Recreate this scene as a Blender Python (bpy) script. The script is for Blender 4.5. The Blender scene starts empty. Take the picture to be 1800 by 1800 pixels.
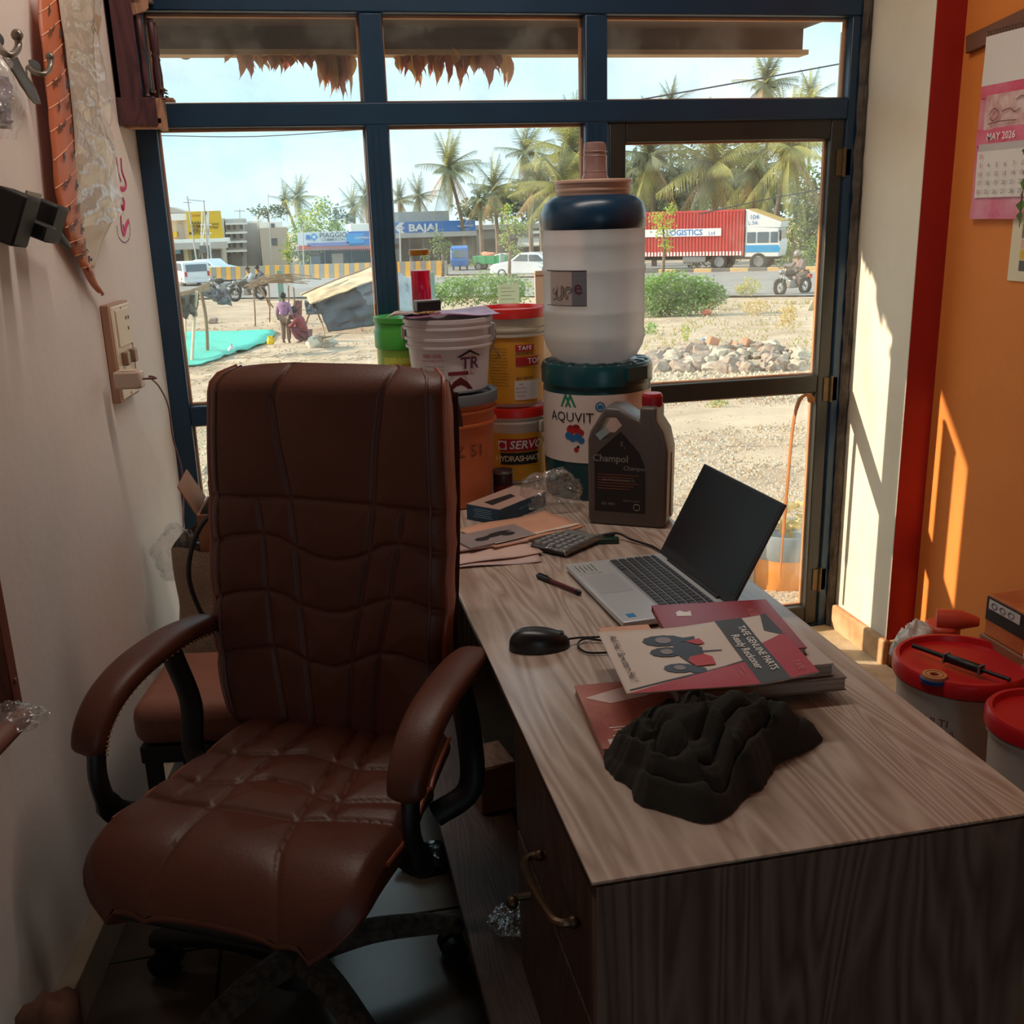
import bpy, bmesh, math, random
from mathutils import Vector, Matrix, noise
random.seed(7)
S = bpy.context.scene
COL = S.collection
PI = math.pi
R_ = math.radians

# ---------------------------------------------------------------- camera
EYE = Vector((0, 0, 1.42))
FPX = 1792.4
yaw, pitch, roll = .19967, .284296, .03041
fwd = Vector((math.sin(yaw)*math.cos(pitch), math.cos(yaw)*math.cos(pitch), -math.sin(pitch)))
rgt = Vector((math.cos(yaw), -math.sin(yaw), 0))
dwn = fwd.cross(rgt)
rr = rgt*math.cos(roll) + dwn*math.sin(roll)
dd = dwn*math.cos(roll) - rgt*math.sin(roll)
cam = bpy.data.cameras.new('camera')
cam.sensor_width = 36
cam.lens = FPX/1800*36
cam.clip_end = 500
camo = bpy.data.objects.new('camera', cam)
COL.objects.link(camo)
camo.matrix_world = Matrix(((rr.x, -dd.x, -fwd.x, EYE.x), (rr.y, -dd.y, -fwd.y, EYE.y), (rr.z, -dd.z, -fwd.z, EYE.z), (0, 0, 0, 1)))
S.camera = camo

# ---------------------------------------------------------------- light and exposure
S.view_settings.view_transform = 'Standard'
S.view_settings.look = 'None'
S.view_settings.gamma = 1
S.view_settings.use_curve_mapping = False
S.view_settings.exposure = 0.85
SKY = 0.9
SUN = 4.4
FILL = 7.5
sun = bpy.data.lights.new('sun', 'SUN')
sun.energy = SUN
sun.angle = R_(.55)
sun.color = (1, .86, .66)
suno = bpy.data.objects.new('sun', sun)
COL.objects.link(suno)
SUNDIR = Vector((1, -.372, -.470)).normalized()
suno.rotation_euler = (-SUNDIR).to_track_quat('Z', 'Y').to_euler()
suno.location = (-12, 8, 9)
W = bpy.data.worlds.new('world')
S.world = W
W.use_nodes = True
nt = W.node_tree
nt.nodes.clear()
def nd(nt, t, **k):
    n = nt.nodes.new(t)
    for a, v in k.items():
        if a in n.inputs: n.inputs[a].default_value = v
        else: setattr(n, a, v)
    return n
tc = nd(nt, 'ShaderNodeTexCoord')
mp = nd(nt, 'ShaderNodeMapping')
mp.inputs['Scale'].default_value = (1.6, 1.6, 4)
nz = nd(nt, 'ShaderNodeTexNoise', Scale=1.7, Detail=6.0, Roughness=.55)
cr = nd(nt, 'ShaderNodeValToRGB')
cr.color_ramp.elements[0].position = .36
cr.color_ramp.elements[0].color = (.50, .76, .86, 1)
cr.color_ramp.elements[1].position = .66
cr.color_ramp.elements[1].color = (.74, .90, .95, 1)
bg = nd(nt, 'ShaderNodeBackground', Strength=SKY)
wo = nd(nt, 'ShaderNodeOutputWorld')
nt.links.new(tc.outputs['Generated'], mp.inputs['Vector'])
nt.links.new(mp.outputs[0], nz.inputs['Vector'])
nt.links.new(nz.outputs['Fac'], cr.inputs['Fac'])
nt.links.new(cr.outputs[0], bg.inputs['Color'])
nt.links.new(bg.outputs[0], wo.inputs['Surface'])
S.cycles.max_bounces = 10
S.cycles.diffuse_bounces = 6
S.cycles.transparent_max_bounces = 24
S.cycles.transmission_bounces = 8

# ---------------------------------------------------------------- helpers
def ray(px, py):
    return rr*((px-900)/FPX) + dd*((py-900)/FPX) + fwd
def at_y(px, py, y):
    d = ray(px, py); return EYE + d*((y-EYE.y)/d.y)
def at_z(px, py, z):
    d = ray(px, py); return EYE + d*((z-EYE.z)/d.z)
def at_x(px, py, x):
    d = ray(px, py); return EYE + d*((x-EYE.x)/d.x)
def at_pl(px, py, p, n):
    d = ray(px, py); return EYE + d*(((p-EYE).dot(n))/d.dot(n))

def lin(c):
    return tuple(((v/255)/12.92 if v/255 <= .04045 else ((v/255+.055)/1.055)**2.4) for v in c)

MATS = {}
def M(name, rgb, rough=.5, metal=0., spec=.5, var=0., vs=6., bump=0., bs=60., coat=0., trans=0., alpha=1., rgb2=None, sss=0., mapping=(1, 1, 1), transl=0., emit=0.):
    """principled material; var/rgb2 blend a second tone by noise, bump adds fine relief"""
    if name in MATS: return MATS[name]
    m = bpy.data.materials.new(name)
    m.use_nodes = True
    t = m.node_tree
    b = t.nodes['Principled BSDF']
    c = (*lin(rgb), 1)
    b.inputs['Base Color'].default_value = c
    b.inputs['Roughness'].default_value = rough
    b.inputs['Metallic'].default_value = metal
    b.inputs['Specular IOR Level'].default_value = spec
    b.inputs['Coat Weight'].default_value = coat
    b.inputs['Transmission Weight'].default_value = trans
    b.inputs['Alpha'].default_value = alpha
    if emit:
        b.inputs['Emission Color'].default_value = c
        b.inputs['Emission Strength'].default_value = emit
    if var or rgb2 or bump:
        co = nd(t, 'ShaderNodeTexCoord')
        mpn = nd(t, 'ShaderNodeMapping')
        mpn.inputs['Scale'].default_value = mapping
        t.links.new(co.outputs['Object'], mpn.inputs[0])
        if var or rgb2:
            n = nd(t, 'ShaderNodeTexNoise', Scale=vs, Detail=5.0, Roughness=.6)
            t.links.new(mpn.outputs[0], n.inputs['Vector'])
            r = nd(t, 'ShaderNodeValToRGB')
            c2 = lin(rgb2) if rgb2 else tuple(v*(1-var) for v in c[:3])
            c1 = c[:3] if rgb2 else tuple(min(1, v*(1+var)) for v in c[:3])
            r.color_ramp.elements[0].position = .35
            r.color_ramp.elements[1].position = .65
            r.color_ramp.elements[0].color = (*c2, 1)
            r.color_ramp.elements[1].color = (*c1, 1)
            t.links.new(n.outputs['Fac'], r.inputs[0])
            t.links.new(r.outputs[0], b.inputs['Base Color'])
        if bump:
            n2 = nd(t, 'ShaderNodeTexNoise', Scale=bs, Detail=4.0)
            t.links.new(mpn.outputs[0], n2.inputs['Vector'])
            bn = nd(t, 'ShaderNodeBump', Strength=bump, Distance=.004)
            t.links.new(n2.outputs['Fac'], bn.inputs['Height'])
            t.links.new(bn.outputs[0], b.inputs['Normal'])
    if transl:
        out = t.nodes['Material Output']
        tr = nd(t, 'ShaderNodeBsdfTranslucent', Color=c)
        mx = nd(t, 'ShaderNodeMixShader', Fac=transl)
        t.links.new(b.outputs[0], mx.inputs[1]); t.links.new(tr.outputs[0], mx.inputs[2])
        t.links.new(mx.outputs[0], out.inputs['Surface'])
    MATS[name] = m
    return m

def thin(name, tint=(255, 255, 255), gloss=.08, dust=.04, rough=.02, dustc=(225, 225, 215), streak=None, bump=0., bs=25.):
    """thin clear sheet (window pane, film, plastic): transparent + gloss + a little dust"""
    if name in MATS: return MATS[name]
    m = bpy.data.materials.new(name); m.use_nodes = True
    t = m.node_tree; t.nodes.clear()
    out = nd(t, 'ShaderNodeOutputMaterial')
    tr = nd(t, 'ShaderNodeBsdfTransparent', Color=(*lin(tint), 1))
    gl = nd(t, 'ShaderNodeBsdfGlossy', Roughness=rough)
    di = nd(t, 'ShaderNodeBsdfDiffuse', Color=(*lin(dustc), 1))
    tl = nd(t, 'ShaderNodeBsdfTranslucent', Color=(*lin(dustc), 1))
    dm = nd(t, 'ShaderNodeMixShader', Fac=.5)
    a = nd(t, 'ShaderNodeMixShader'); b = nd(t, 'ShaderNodeMixShader', Fac=gloss)
    t.links.new(di.outputs[0], dm.inputs[1]); t.links.new(tl.outputs[0], dm.inputs[2])
    co = nd(t, 'ShaderNodeTexCoord')
    n = nd(t, 'ShaderNodeTexNoise', Scale=streak or 4.0, Detail=5.0, Roughness=.65)
    t.links.new(co.outputs['Object'], n.inputs['Vector'])
    mr = nd(t, 'ShaderNodeMapRange')
    mr.inputs['From Min'].default_value = .45; mr.inputs['From Max'].default_value = .8
    mr.inputs['To Min'].default_value = dust*.4; mr.inputs['To Max'].default_value = dust*3
    t.links.new(n.outputs['Fac'], mr.inputs['Value'])
    t.links.new(mr.outputs[0], a.inputs['Fac'])
    t.links.new(tr.outputs[0], a.inputs[1]); t.links.new(dm.outputs[0], a.inputs[2])
    t.links.new(a.outputs[0], b.inputs[1]); t.links.new(gl.outputs[0], b.inputs[2])
    if bump:
        n2 = nd(t, 'ShaderNodeTexNoise', Scale=bs, Detail=3.0)
        t.links.new(co.outputs['Object'], n2.inputs['Vector'])
        bn = nd(t, 'ShaderNodeBump', Strength=bump, Distance=.01)
        t.links.new(n2.outputs['Fac'], bn.inputs['Height'])
        t.links.new(bn.outputs[0], gl.inputs['Normal'])
    t.links.new(b.outputs[0], out.inputs['Surface'])
    MATS[name] = m
    return m

def wood(name, c1, c2, scale=(26, 1.6, 26), rough=.45, dist=1.2, spec=.5, fine=.25, rot=0):
    if name in MATS: return MATS[name]
    m = bpy.data.materials.new(name); m.use_nodes = True
    t = m.node_tree; b = t.nodes['Principled BSDF']
    co = nd(t, 'ShaderNodeTexCoord'); mpn = nd(t, 'ShaderNodeMapping')
    mpn.inputs['Scale'].default_value = scale
    mpn.inputs['Rotation'].default_value = (0, 0, rot)
    t.links.new(co.outputs['Object'], mpn.inputs[0])
    n = nd(t, 'ShaderNodeTexNoise', Scale=.8, Detail=2.0, Roughness=.4, Distortion=dist)
    t.links.new(mpn.outputs[0], n.inputs['Vector'])
    # contour lines of the noise give cathedral grain
    mu = nd(t, 'ShaderNodeMath', operation='MULTIPLY'); mu.inputs[1].default_value = 26
    fr = nd(t, 'ShaderNodeMath', operation='PINGPONG'); fr.inputs[1].default_value = 1
    t.links.new(n.outputs['Fac'], mu.inputs[0]); t.links.new(mu.outputs[0], fr.inputs[0])
    mp2 = nd(t, 'ShaderNodeMapping'); mp2.inputs['Scale'].default_value = tuple(s*7 for s in scale)
    t.links.new(co.outputs['Object'], mp2.inputs[0])
    n2 = nd(t, 'ShaderNodeTexNoise', Scale=1.0, Detail=3.0)
    t.links.new(mp2.outputs[0], n2.inputs['Vector'])
    ad = nd(t, 'ShaderNodeMix', data_type='FLOAT'); ad.inputs['Factor'].default_value = fine*2
    t.links.new(fr.outputs[0], ad.inputs['A']); t.links.new(n2.outputs['Fac'], ad.inputs['B'])
    r = nd(t, 'ShaderNodeValToRGB')
    r.color_ramp.elements[0].position = .2; r.color_ramp.elements[1].position = .75
    r.color_ramp.elements[0].color = (*lin(c2), 1); r.color_ramp.elements[1].color = (*lin(c1), 1)
    t.links.new(ad.outputs[0], r.inputs[0]); t.links.new(r.outputs[0], b.inputs['Base Color'])
    b.inputs['Roughness'].default_value = rough; b.inputs['Specular IOR Level'].default_value = spec
    bn = nd(t, 'ShaderNodeBump', Strength=.12, Distance=.002)
    t.links.new(ad.outputs[0], bn.inputs['Height']); t.links.new(bn.outputs[0], b.inputs['Normal'])
    MATS[name] = m
    return m

class B:
    """collects shapes and links them as ONE mesh object"""
    def __init__(s): s.bm = bmesh.new(); s.mi = 0
    def face(s, vs):
        try:
            f = s.bm.faces.new(vs); f.material_index = s.mi; return f
        except ValueError: return None
    def poly(s, pts): return s.face([s.bm.verts.new(p) for p in pts])
    def box(s, c, d, rot=None, taper=1.):
        hx, hy, hz = d[0]/2, d[1]/2, d[2]/2
        vs = []
        for z in (-hz, hz):
            k = taper if z > 0 else 1
            for x, y in ((-hx*k, -hy*k), (hx*k, -hy*k), (hx*k, hy*k), (-hx*k, hy*k)):
                v = Vector((x, y, z))
                if rot is not None: v = rot @ v
                vs.append(s.bm.verts.new(v+Vector(c)))
        for q in ((3, 2, 1, 0), (4, 5, 6, 7), (0, 1, 5, 4), (1, 2, 6, 5), (2, 3, 7, 6), (3, 0, 4, 7)):
            s.face([vs[i] for i in q])
        return s
    def bx(s, x0, x1, y0, y1, z0, z1):
        return s.box(((x0+x1)/2, (y0+y1)/2, (z0+z1)/2), (abs(x1-x0), abs(y1-y0), abs(z1-z0)))
    def beam(s, a, b, w, h=None, up=(0, 0, 1)):
        """rectangular bar from a to b"""
        a, b = Vector(a), Vector(b); h = h or w
        d = (b-a); L = d.length; d.normalize()
        u = Vector(up)
        if abs(d.dot(u)) > .98: u = Vector((0, 1, 0))
        x = d.cross(u).normalized(); y = x.cross(d)
        rot = Matrix((x, y, d)).transposed()
        return s.box((a+b)/2, (w, h, L), rot)
    def tube(s, pts, r, n=8, cap=True, flat=1.):
        pts = [Vector(p) for p in pts]
        rs = r if isinstance(r, (list, tuple)) else [r]*len(pts)
        prev = None; rings = []
        for i, p in enumerate(pts):
            d = (pts[min(i+1, len(pts)-1)]-pts[max(i-1, 0)]).normalized()
            if prev is None:
                u = Vector((0, 0, 1)) if abs(d.z) < .9 else Vector((1, 0, 0))
                x = d.cross(u).normalized()
            else:
                x = (prev-d*prev.dot(d)).normalized()
            prev = x; y = d.cross(x)
            rings.append([s.bm.verts.new(p+(x*math.cos(a)+y*math.sin(a)*flat)*rs[i]) for a in [2*PI*k/n for k in range(n)]])
        for i in range(len(rings)-1):
            for k in range(n):
                s.face([rings[i][k], rings[i][(k+1) % n], rings[i+1][(k+1) % n], rings[i+1][k]])
        if cap:
            s.face(rings[0][::-1]); s.face(rings[-1])
        return s
    def lathe(s, prof, n=32, c=(0, 0, 0), sx=1., sy=1., cap=True):
        c = Vector(c); rings = []
        for r, z in prof:
            rings.append([s.bm.verts.new(c+Vector((r*sx*math.cos(2*PI*k/n), r*sy*math.sin(2*PI*k/n), z))) for k in range(n)])
        for i in range(len(rings)-1):
            for k in range(n):
                s.face([rings[i][k], rings[i][(k+1) % n], rings[i+1][(k+1) % n], rings[i+1][k]])
        if cap:
            if prof[0][0] > 1e-5: s.face(rings[0][::-1])
            if prof[-1][0] > 1e-5: s.face(rings[-1])
        return s
    def prism(s, pts, h, rot=None, off=(0, 0, 0)):
        """2-D outline (x, y) extruded along z from 0 to h, then rotated and moved"""
        off = Vector(off); rot = rot or Matrix.Identity(3)
        a = [s.bm.verts.new(rot @ Vector((x, y, 0))+off) for x, y in pts]
        b = [s.bm.verts.new(rot @ Vector((x, y, h))+off) for x, y in pts]
        n = len(pts)
        s.face(a[::-1]); s.face(b)
        for i in range(n): s.face([a[i], a[(i+1) % n], b[(i+1) % n], b[i]])
        return s
    def grid(s, fn, nu, nv, closeu=False):
        g = [[s.bm.verts.new(fn(i/nu, j/nv)) for j in range(nv+1)] for i in range(nu + (0 if closeu else 1))]
        N = len(g)
        for i in range(nu):
            for j in range(nv):
                s.face([g[i][j], g[(i+1) % N][j], g[(i+1) % N][j+1], g[i][j+1]])
        return g
    def ball(s, c, r, nu=16, nv=10, sc=(1, 1, 1), rot=None):
        c = Vector(c)
        def f(u, v):
            p = Vector((math.cos(2*PI*u)*math.sin(PI*v)*sc[0], math.sin(2*PI*u)*math.sin(PI*v)*sc[1], -math.cos(PI*v)*sc[2]))*r
            return c+(rot @ p if rot is not None else p)
        s.grid(f, nu, nv, True)
        bmesh.ops.remove_doubles(s.bm, verts=s.bm.verts, dist=1e-6)
        return s
    def rock(s, c, r, seed, sub=2, flat=.8):
        ret = bmesh.ops.create_icosphere(s.bm, subdivisions=sub, radius=1)
        o = Vector((seed*3.1, seed*1.7, seed*.9))
        rt = Matrix.Rotation(seed*2.3, 3, 'Z')
        for v in ret['verts']:
            k = 1+.5*noise.noise(v.co*1.3+o)+.18*noise.noise(v.co*3.5+o)
            p = rt @ Vector((v.co.x*k*1.15, v.co.y*k*.9, v.co.z*k*flat))
            v.co = p*r+Vector(c)
        return s
    def text(s, string, size, fn, ext=0.0, align='CENTER', bold=0., shear=0., spacing=1.):
        """lettering: each glyph vertex (x, y) goes through fn"""
        vs, fs = text_mesh(string, size, align, bold, shear, spacing)
        bv = [s.bm.verts.new(fn(x, y)) for x, y in vs]
        for f in fs: s.face([bv[i] for i in f])
        return s
    def solid(s, th):
        bmesh.ops.recalc_face_normals(s.bm, faces=s.bm.faces)
        bmesh.ops.solidify(s.bm, geom=s.bm.faces[:], thickness=th)
        return s
    def out(s, name, mat, parent=None, smooth=40, bevel=0., bseg=2, subsurf=0, label=None, recalc=True, solid=0.):
        bm = s.bm
        if recalc: bmesh.ops.recalc_face_normals(bm, faces=bm.faces)
        me = bpy.data.meshes.new(name)
        bm.to_mesh(me); bm.free()
        for m in (mat if isinstance(mat, (list, tuple)) else [mat]): me.materials.append(m)
        o = bpy.data.objects.new(name, me)
        COL.objects.link(o)
        if parent is not None: o.parent = parent
        if smooth:
            me.polygons.foreach_set('use_smooth', [True]*len(me.polygons))
            me.set_sharp_from_angle(angle=R_(smooth))
        if solid:
            q = o.modifiers.new('s', 'SOLIDIFY'); q.thickness = solid; q.offset = 0
        if bevel:
            q = o.modifiers.new('b', 'BEVEL'); q.width = bevel; q.segments = bseg; q.limit_method = 'ANGLE'; q.angle_limit = R_(35)
            q.harden_normals = False
        if subsurf:
            q = o.modifiers.new('u', 'SUBSURF'); q.levels = subsurf; q.render_levels = subsurf
        if label: o['label'] = label
        return o

_TXT = {}
def text_mesh(string, size, align='CENTER', bold=0., shear=0., spacing=1.):
    key = (string, align, bold, shear, spacing)
    if key not in _TXT:
        cu = bpy.data.curves.new('lettering_source', 'FONT')
        cu.body = string; cu.align_x = align; cu.align_y = 'CENTER'; cu.size = 1
        cu.offset = bold; cu.shear = shear; cu.space_character = spacing
        cu.resolution_u = 2
        o = bpy.data.objects.new('lettering_source', cu)
        COL.objects.link(o)
        dg = bpy.context.evaluated_depsgraph_get()
        me = bpy.data.meshes.new_from_object(o.evaluated_get(dg))
        _TXT[key] = ([(v.co.x, v.co.y) for v in me.vertices], [tuple(p.vertices) for p in me.polygons])
        bpy.data.objects.remove(o); bpy.data.curves.remove(cu); bpy.data.meshes.remove(me)
    vs, fs = _TXT[key]
    return [(x*size, y*size) for x, y in vs], fs

def T(name, label, cat, loc=(0, 0, 0), rz=0., group=None, kind=None):
    """a thing: an Empty at its base that parents its parts"""
    o = bpy.data.objects.new(name, None)
    o.empty_display_size = .05
    COL.objects.link(o)
    o.location = loc
    o.rotation_euler = (0, 0, rz)
    return tag(o, label, cat, group, kind)
def tag(o, label=None, cat=None, group=None, kind=None):
    if label: o['label'] = label
    if cat: o['category'] = cat
    if group: o['group'] = group
    if kind: o['kind'] = kind
    return o
def struct(o): o['kind'] = 'structure'; return o
def clone(o, parent=None):
    c = o.copy(); COL.objects.link(c)
    if parent is not None: c.parent = parent
    for ch in o.children: clone(ch, c)
    return c
def smoothpts(pts, n=6):
    """Catmull-Rom through pts"""
    P = [Vector(p) for p in pts]; P = [P[0]*2-P[1]]+P+[P[-1]*2-P[-2]]
    out = []
    for i in range(1, len(P)-2):
        a, b, c, d = P[i-1:i+3]
        for k in range(n):
            t = k/n
            out.append(.5*((2*b)+(c-a)*t+(2*a-5*b+4*c-d)*t*t+(3*b-a-3*c+d)*t**3))
    out.append(P[-2])
    return out
def segd(p, pl):
    """distance from (x, y) to a polyline"""
    best = 9.
    x, y = p
    for (ax, ay), (bx_, by) in zip(pl, pl[1:]):
        dx, dy = bx_-ax, by-ay
        t = ((x-ax)*dx+(y-ay)*dy)/(dx*dx+dy*dy+1e-12)
        t = 0 if t < 0 else 1 if t > 1 else t
        d = (x-ax-t*dx)**2+(y-ay-t*dy)**2
        if d < best: best = d
    return math.sqrt(best) if best < 81 else 9.
def nz3(x, y, z=0.): return noise.noise(Vector((x, y, z)))
def rotm(rx=0, ry=0, rz=0):
    return (Matrix.Rotation(rz, 3, 'Z') @ Matrix.Rotation(ry, 3, 'Y') @ Matrix.Rotation(rx, 3, 'X'))
def onto(c, rot, off=0.0):
    """maps flat lettering (x, y) onto a plane at c with rotation rot"""
    c = Vector(c)
    return lambda x, y: c+rot @ Vector((x, y, off))
def wrap(r, ang, z, off=.0006, k=1., taper=0.):
    """maps flat lettering onto an upright cylinder centred on the thing's axis; ang is where x = 0 faces"""
    def f(x, y):
        R = r+off+taper*(y)
        a = ang+x/r
        return Vector((R*math.cos(a), R*math.sin(a), z+y))
    return f
def cone(rt, rb, h):
    """lettering and label helpers for a tapered bucket wall"""
    f = lambda z: rb+(rt-rb)*z/h
    def w(ang, z, off=.003):
        def g(x, y):
            R = f(z+y)+off; a = ang+x/f(z); return Vector((R*math.cos(a), R*math.sin(a), z+y))
        return g
    def p(b, a0, a1, z0, z1, off=.0015, n=20):
        def g(u, v):
            z = z0+(z1-z0)*v; R = f(z)+off; a = a0+(a1-a0)*u
            return Vector((R*math.cos(a), R*math.sin(a), z))
        b.grid(g, n, 1); return b
    return w, p
def patch(b, r, a0, a1, z0, z1, off=.0005, n=20, taper=0.):
    """a label bent round a cylinder"""
    def f(u, v):
        z = z0+(z1-z0)*v; R = r+off+taper*(z-(z0+z1)/2); a = a0+(a1-a0)*u
        return Vector((R*math.cos(a), R*math.sin(a), z))
    b.grid(f, n, 1)
    return b
# ---------------------------------------------------------------- materials
m_wall = M('cream distemper', (230, 216, 206), .85, var=.06, vs=1.6, bump=.25, bs=35)
m_orange = M('orange wall paint', (224, 130, 52), .75, var=.05, vs=3, bump=.15, bs=60)
m_red = M('red wall paint', (172, 30, 18), .6, var=.06, vs=4, bump=.1, bs=60)
m_creamgloss = M('cream pillar paint', (226, 214, 192), .7, var=.05, vs=3, bump=.12, bs=50)
m_frame = M('blue black enamel', (24, 54, 78), .35, var=.12, vs=7, bump=.08, bs=40)
m_door = M('weathered black enamel', (44, 42, 36), .4, var=.2, vs=9, bump=.15, bs=50)
m_bead = M('raw teak bead', (176, 112, 60), .6, var=.2, vs=14, mapping=(1, 1, .2))
m_cement = M('rough grey cement', (104, 92, 80), .95, rgb2=(66, 58, 50), vs=14, bump=1., bs=45)
m_glass = thin('dusty hazy window glass', gloss=.05, dust=.075)  # panes are dusty, but dust is raised to stand in for outdoor haze
m_brass = M('aged brass', (104, 82, 52), .5, metal=.5, var=.2, vs=30)
m_tile = M('dark polished floor tile', (74, 64, 54), .22, var=.15, vs=5, bump=.03, bs=20)
m_skirt = M('cream skirting tile', (150, 132, 110), .4, var=.1, vs=6)
m_ceil = M('grey ceiling plaster', (150, 140, 130), .9)

WY = 3.02                                   # inner face of the window wall
WL0 = Vector((-.375, WY, 0)); WLD = Vector((-.117, -1, 0)).normalized()   # the left wall runs from the window corner
WLN = Vector((-WLD.y, WLD.x, 0))            # pointing into the room
def at_wl(px, py, off=0.):
    return at_pl(px, py, WL0+WLN*off, WLN)
def wl(s, off, z):                          # s metres from the window corner along the left wall
    return WL0+WLD*s+WLN*off+Vector((0, 0, z))
WLR = Matrix((-WLD, Vector((0, 0, 1)), WLN)).transposed()   # frame of the left wall: x toward the window, y up, z into the room

RX = 1.835                                  # orange wall
YB, ZC = -2.6, 2.75
# floor slab and tiles
fl = struct(B().bx(-1.3, 2.1, YB-.3, 3.09, -.12, -.006).out('floor', M('grout', (36, 30, 26), .9)))
b0 = B().bx(-.298, .298, -.298, .298, -.0055, 0.)
tile0 = b0.out('tile', m_tile, fl, bevel=.002, bseg=1)
tile0.location = (-.56, 2.75, 0)
k = 0
for i in range(-1, 5):
    for j in range(0, 6):
        if (i, j) == (0, 0): continue
        x, y = -.56+i*.6, 2.75-j*.6
        if x > 2 or x < -1.2: continue
        c = tile0.copy(); COL.objects.link(c); c.location = (x, y, 0)
# left wall (slightly out of square), right wall, back wall with an added gap for sky light, ceiling
bb = B()
p0, p1 = wl(-.25, 0, 0), wl(5.65, 0, 0)
q0, q1 = wl(-.25, -.15, 0), wl(5.65, -.15, 0)
bb.prism([(p0.x, p0.y), (p1.x, p1.y), (q1.x, q1.y), (q0.x, q0.y)], ZC+.12, off=(0, 0, -.12))
struct(bb.out('wall_left', m_wall, smooth=0))
struct(B().bx(RX, RX+.2, YB, 3.09, -.12, ZC).out('wall_right', m_orange, smooth=0))
bb = B()
bb.bx(-1.3, .0, YB-.15, YB, -.12, ZC).bx(.9, 2.03, YB-.15, YB, -.12, ZC).bx(.0, .9, YB-.15, YB, 2.05, ZC)
struct(bb.out('wall_back', m_wall, smooth=0))
struct(B().bx(-1.3, 2.1, YB-.15, 3.12, ZC, ZC+.12).out('ceiling', m_ceil, smooth=0))
struct(B().bx(-.40, 2.03, WY, WY+.12, 2.05, ZC).out('wall_front', m_wall, smooth=0))
# skirting on the left wall: cream ledge over a dark face
bb = B()
a0, a1 = wl(0, 0, 0), wl(5.6, 0, 0); c0, c1 = wl(0, .035, 0), wl(5.6, .035, 0)
bb.prism([(a0.x, a0.y), (a1.x, a1.y), (c1.x, c1.y), (c0.x, c0.y)], .095)
struct(bb.out('baseboard_left', m_skirt, bevel=.003))
# pillar right of the window: cream reveal, red front
bb = B()
bb.bx(1.742, RX+.01, 2.69, 3.09, 0, ZC)
bb.bm.normal_update()
for f in bb.bm.faces: f.material_index = 1 if f.normal.y < -.5 else 0
po = struct(bb.out('trim_1', [m_creamgloss, m_red], smooth=0, bevel=.004))
bb = B()
bb.bx(1.722, 1.745, 2.672, 3.0, 0, .095)
bb.bx(1.745, RX, 2.672, 2.69, 0, .09)
struct(bb.out('baseboard_right', M('worn cream base', (214, 182, 140), .7, rgb2=(180, 130, 85), vs=7, bump=.3, bs=40), bevel=.008))
# ragged cement between frame and pillar
bb = B()
def cem(u, v):
    z = 2.05*v
    w = .026+.014*nz3(z*6, 3.3)+.006*nz3(z*23, 1.)
    x = 1.712+(.034+.4*(w-.026))*u
    y = WY-.006-.012*math.sin(PI*u)-.01*nz3(z*15, u*5)
    return Vector((x, y, z))
bb.grid(cem, 6, 160)
struct(bb.out('trim_2', m_cement, smooth=80))

# ---------------------------------------------------------------- window wall
win = T('window_1', 'blue black timber window wall of glazed panes with thick mullions', None, (0, WY, 0), kind='structure')
def bar(name, x0, x1, z0, z1, y0=0., y1=.055, par=None, mat=None, bev=.004):
    return B().bx(x0, x1, y0, y1, z0, z1).out(name, mat or m_frame, par or win, bevel=bev)
bar('jamb', -.380, -.322, 0, 2.06)
bar('jamb', 1.685, 1.722, 0, 2.06)
bar('head_rail', -.378, 1.722, 1.951, 2.07, -.004, .06)
bar('transom_rail', -.322, 1.685, 1.666, 1.726, -.003, .058)
bar('mullion', .232, .294, 0, 1.951, -.002, .057)
bar('mullion', .862, .928, 0, 1.951, -.002, .057)
for x0, x1 in ((-.322, .232), (.294, .862)):
    bar('lower_rail', x0, x1, .859, .915)
    bar('bottom_rail', x0, x1, 0, .07)
panes = []
for x0, x1 in ((-.322, .232), (.294, .862), (.928, 1.685)):
    panes.append((x0, x1, 1.726, 1.951))
for x0, x1 in ((-.322, .232), (.294, .862)):
    panes += [(x0, x1, .915, 1.666), (x0, x1, .07, .859)]
for x0, x1, z0, z1 in panes:
    B().bx(x0-.004, x1+.004, .028, .032, z0-.004, z1+.004).out('pane', m_glass, win, smooth=0)
    g = B()
    for a, b_, c, d in ((x0, x1, z1-.008, z1), (x0, x1, z0, z0+.006), (x0, x0+.006, z0, z1), (x1-.006, x1, z0, z1)):
        g.bx(a, b_, .034, .052, c, d)
    g.out('glazing_bead', m_bead, win, bevel=.001, bseg=1)
# shallow grooves planed along the mullions
for x in (.250, .268, .882, .905):
    B().bx(x-.0012, x+.0012, -.0045, 0, .1, 1.66).out('groove_bead', m_frame, win)
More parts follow.
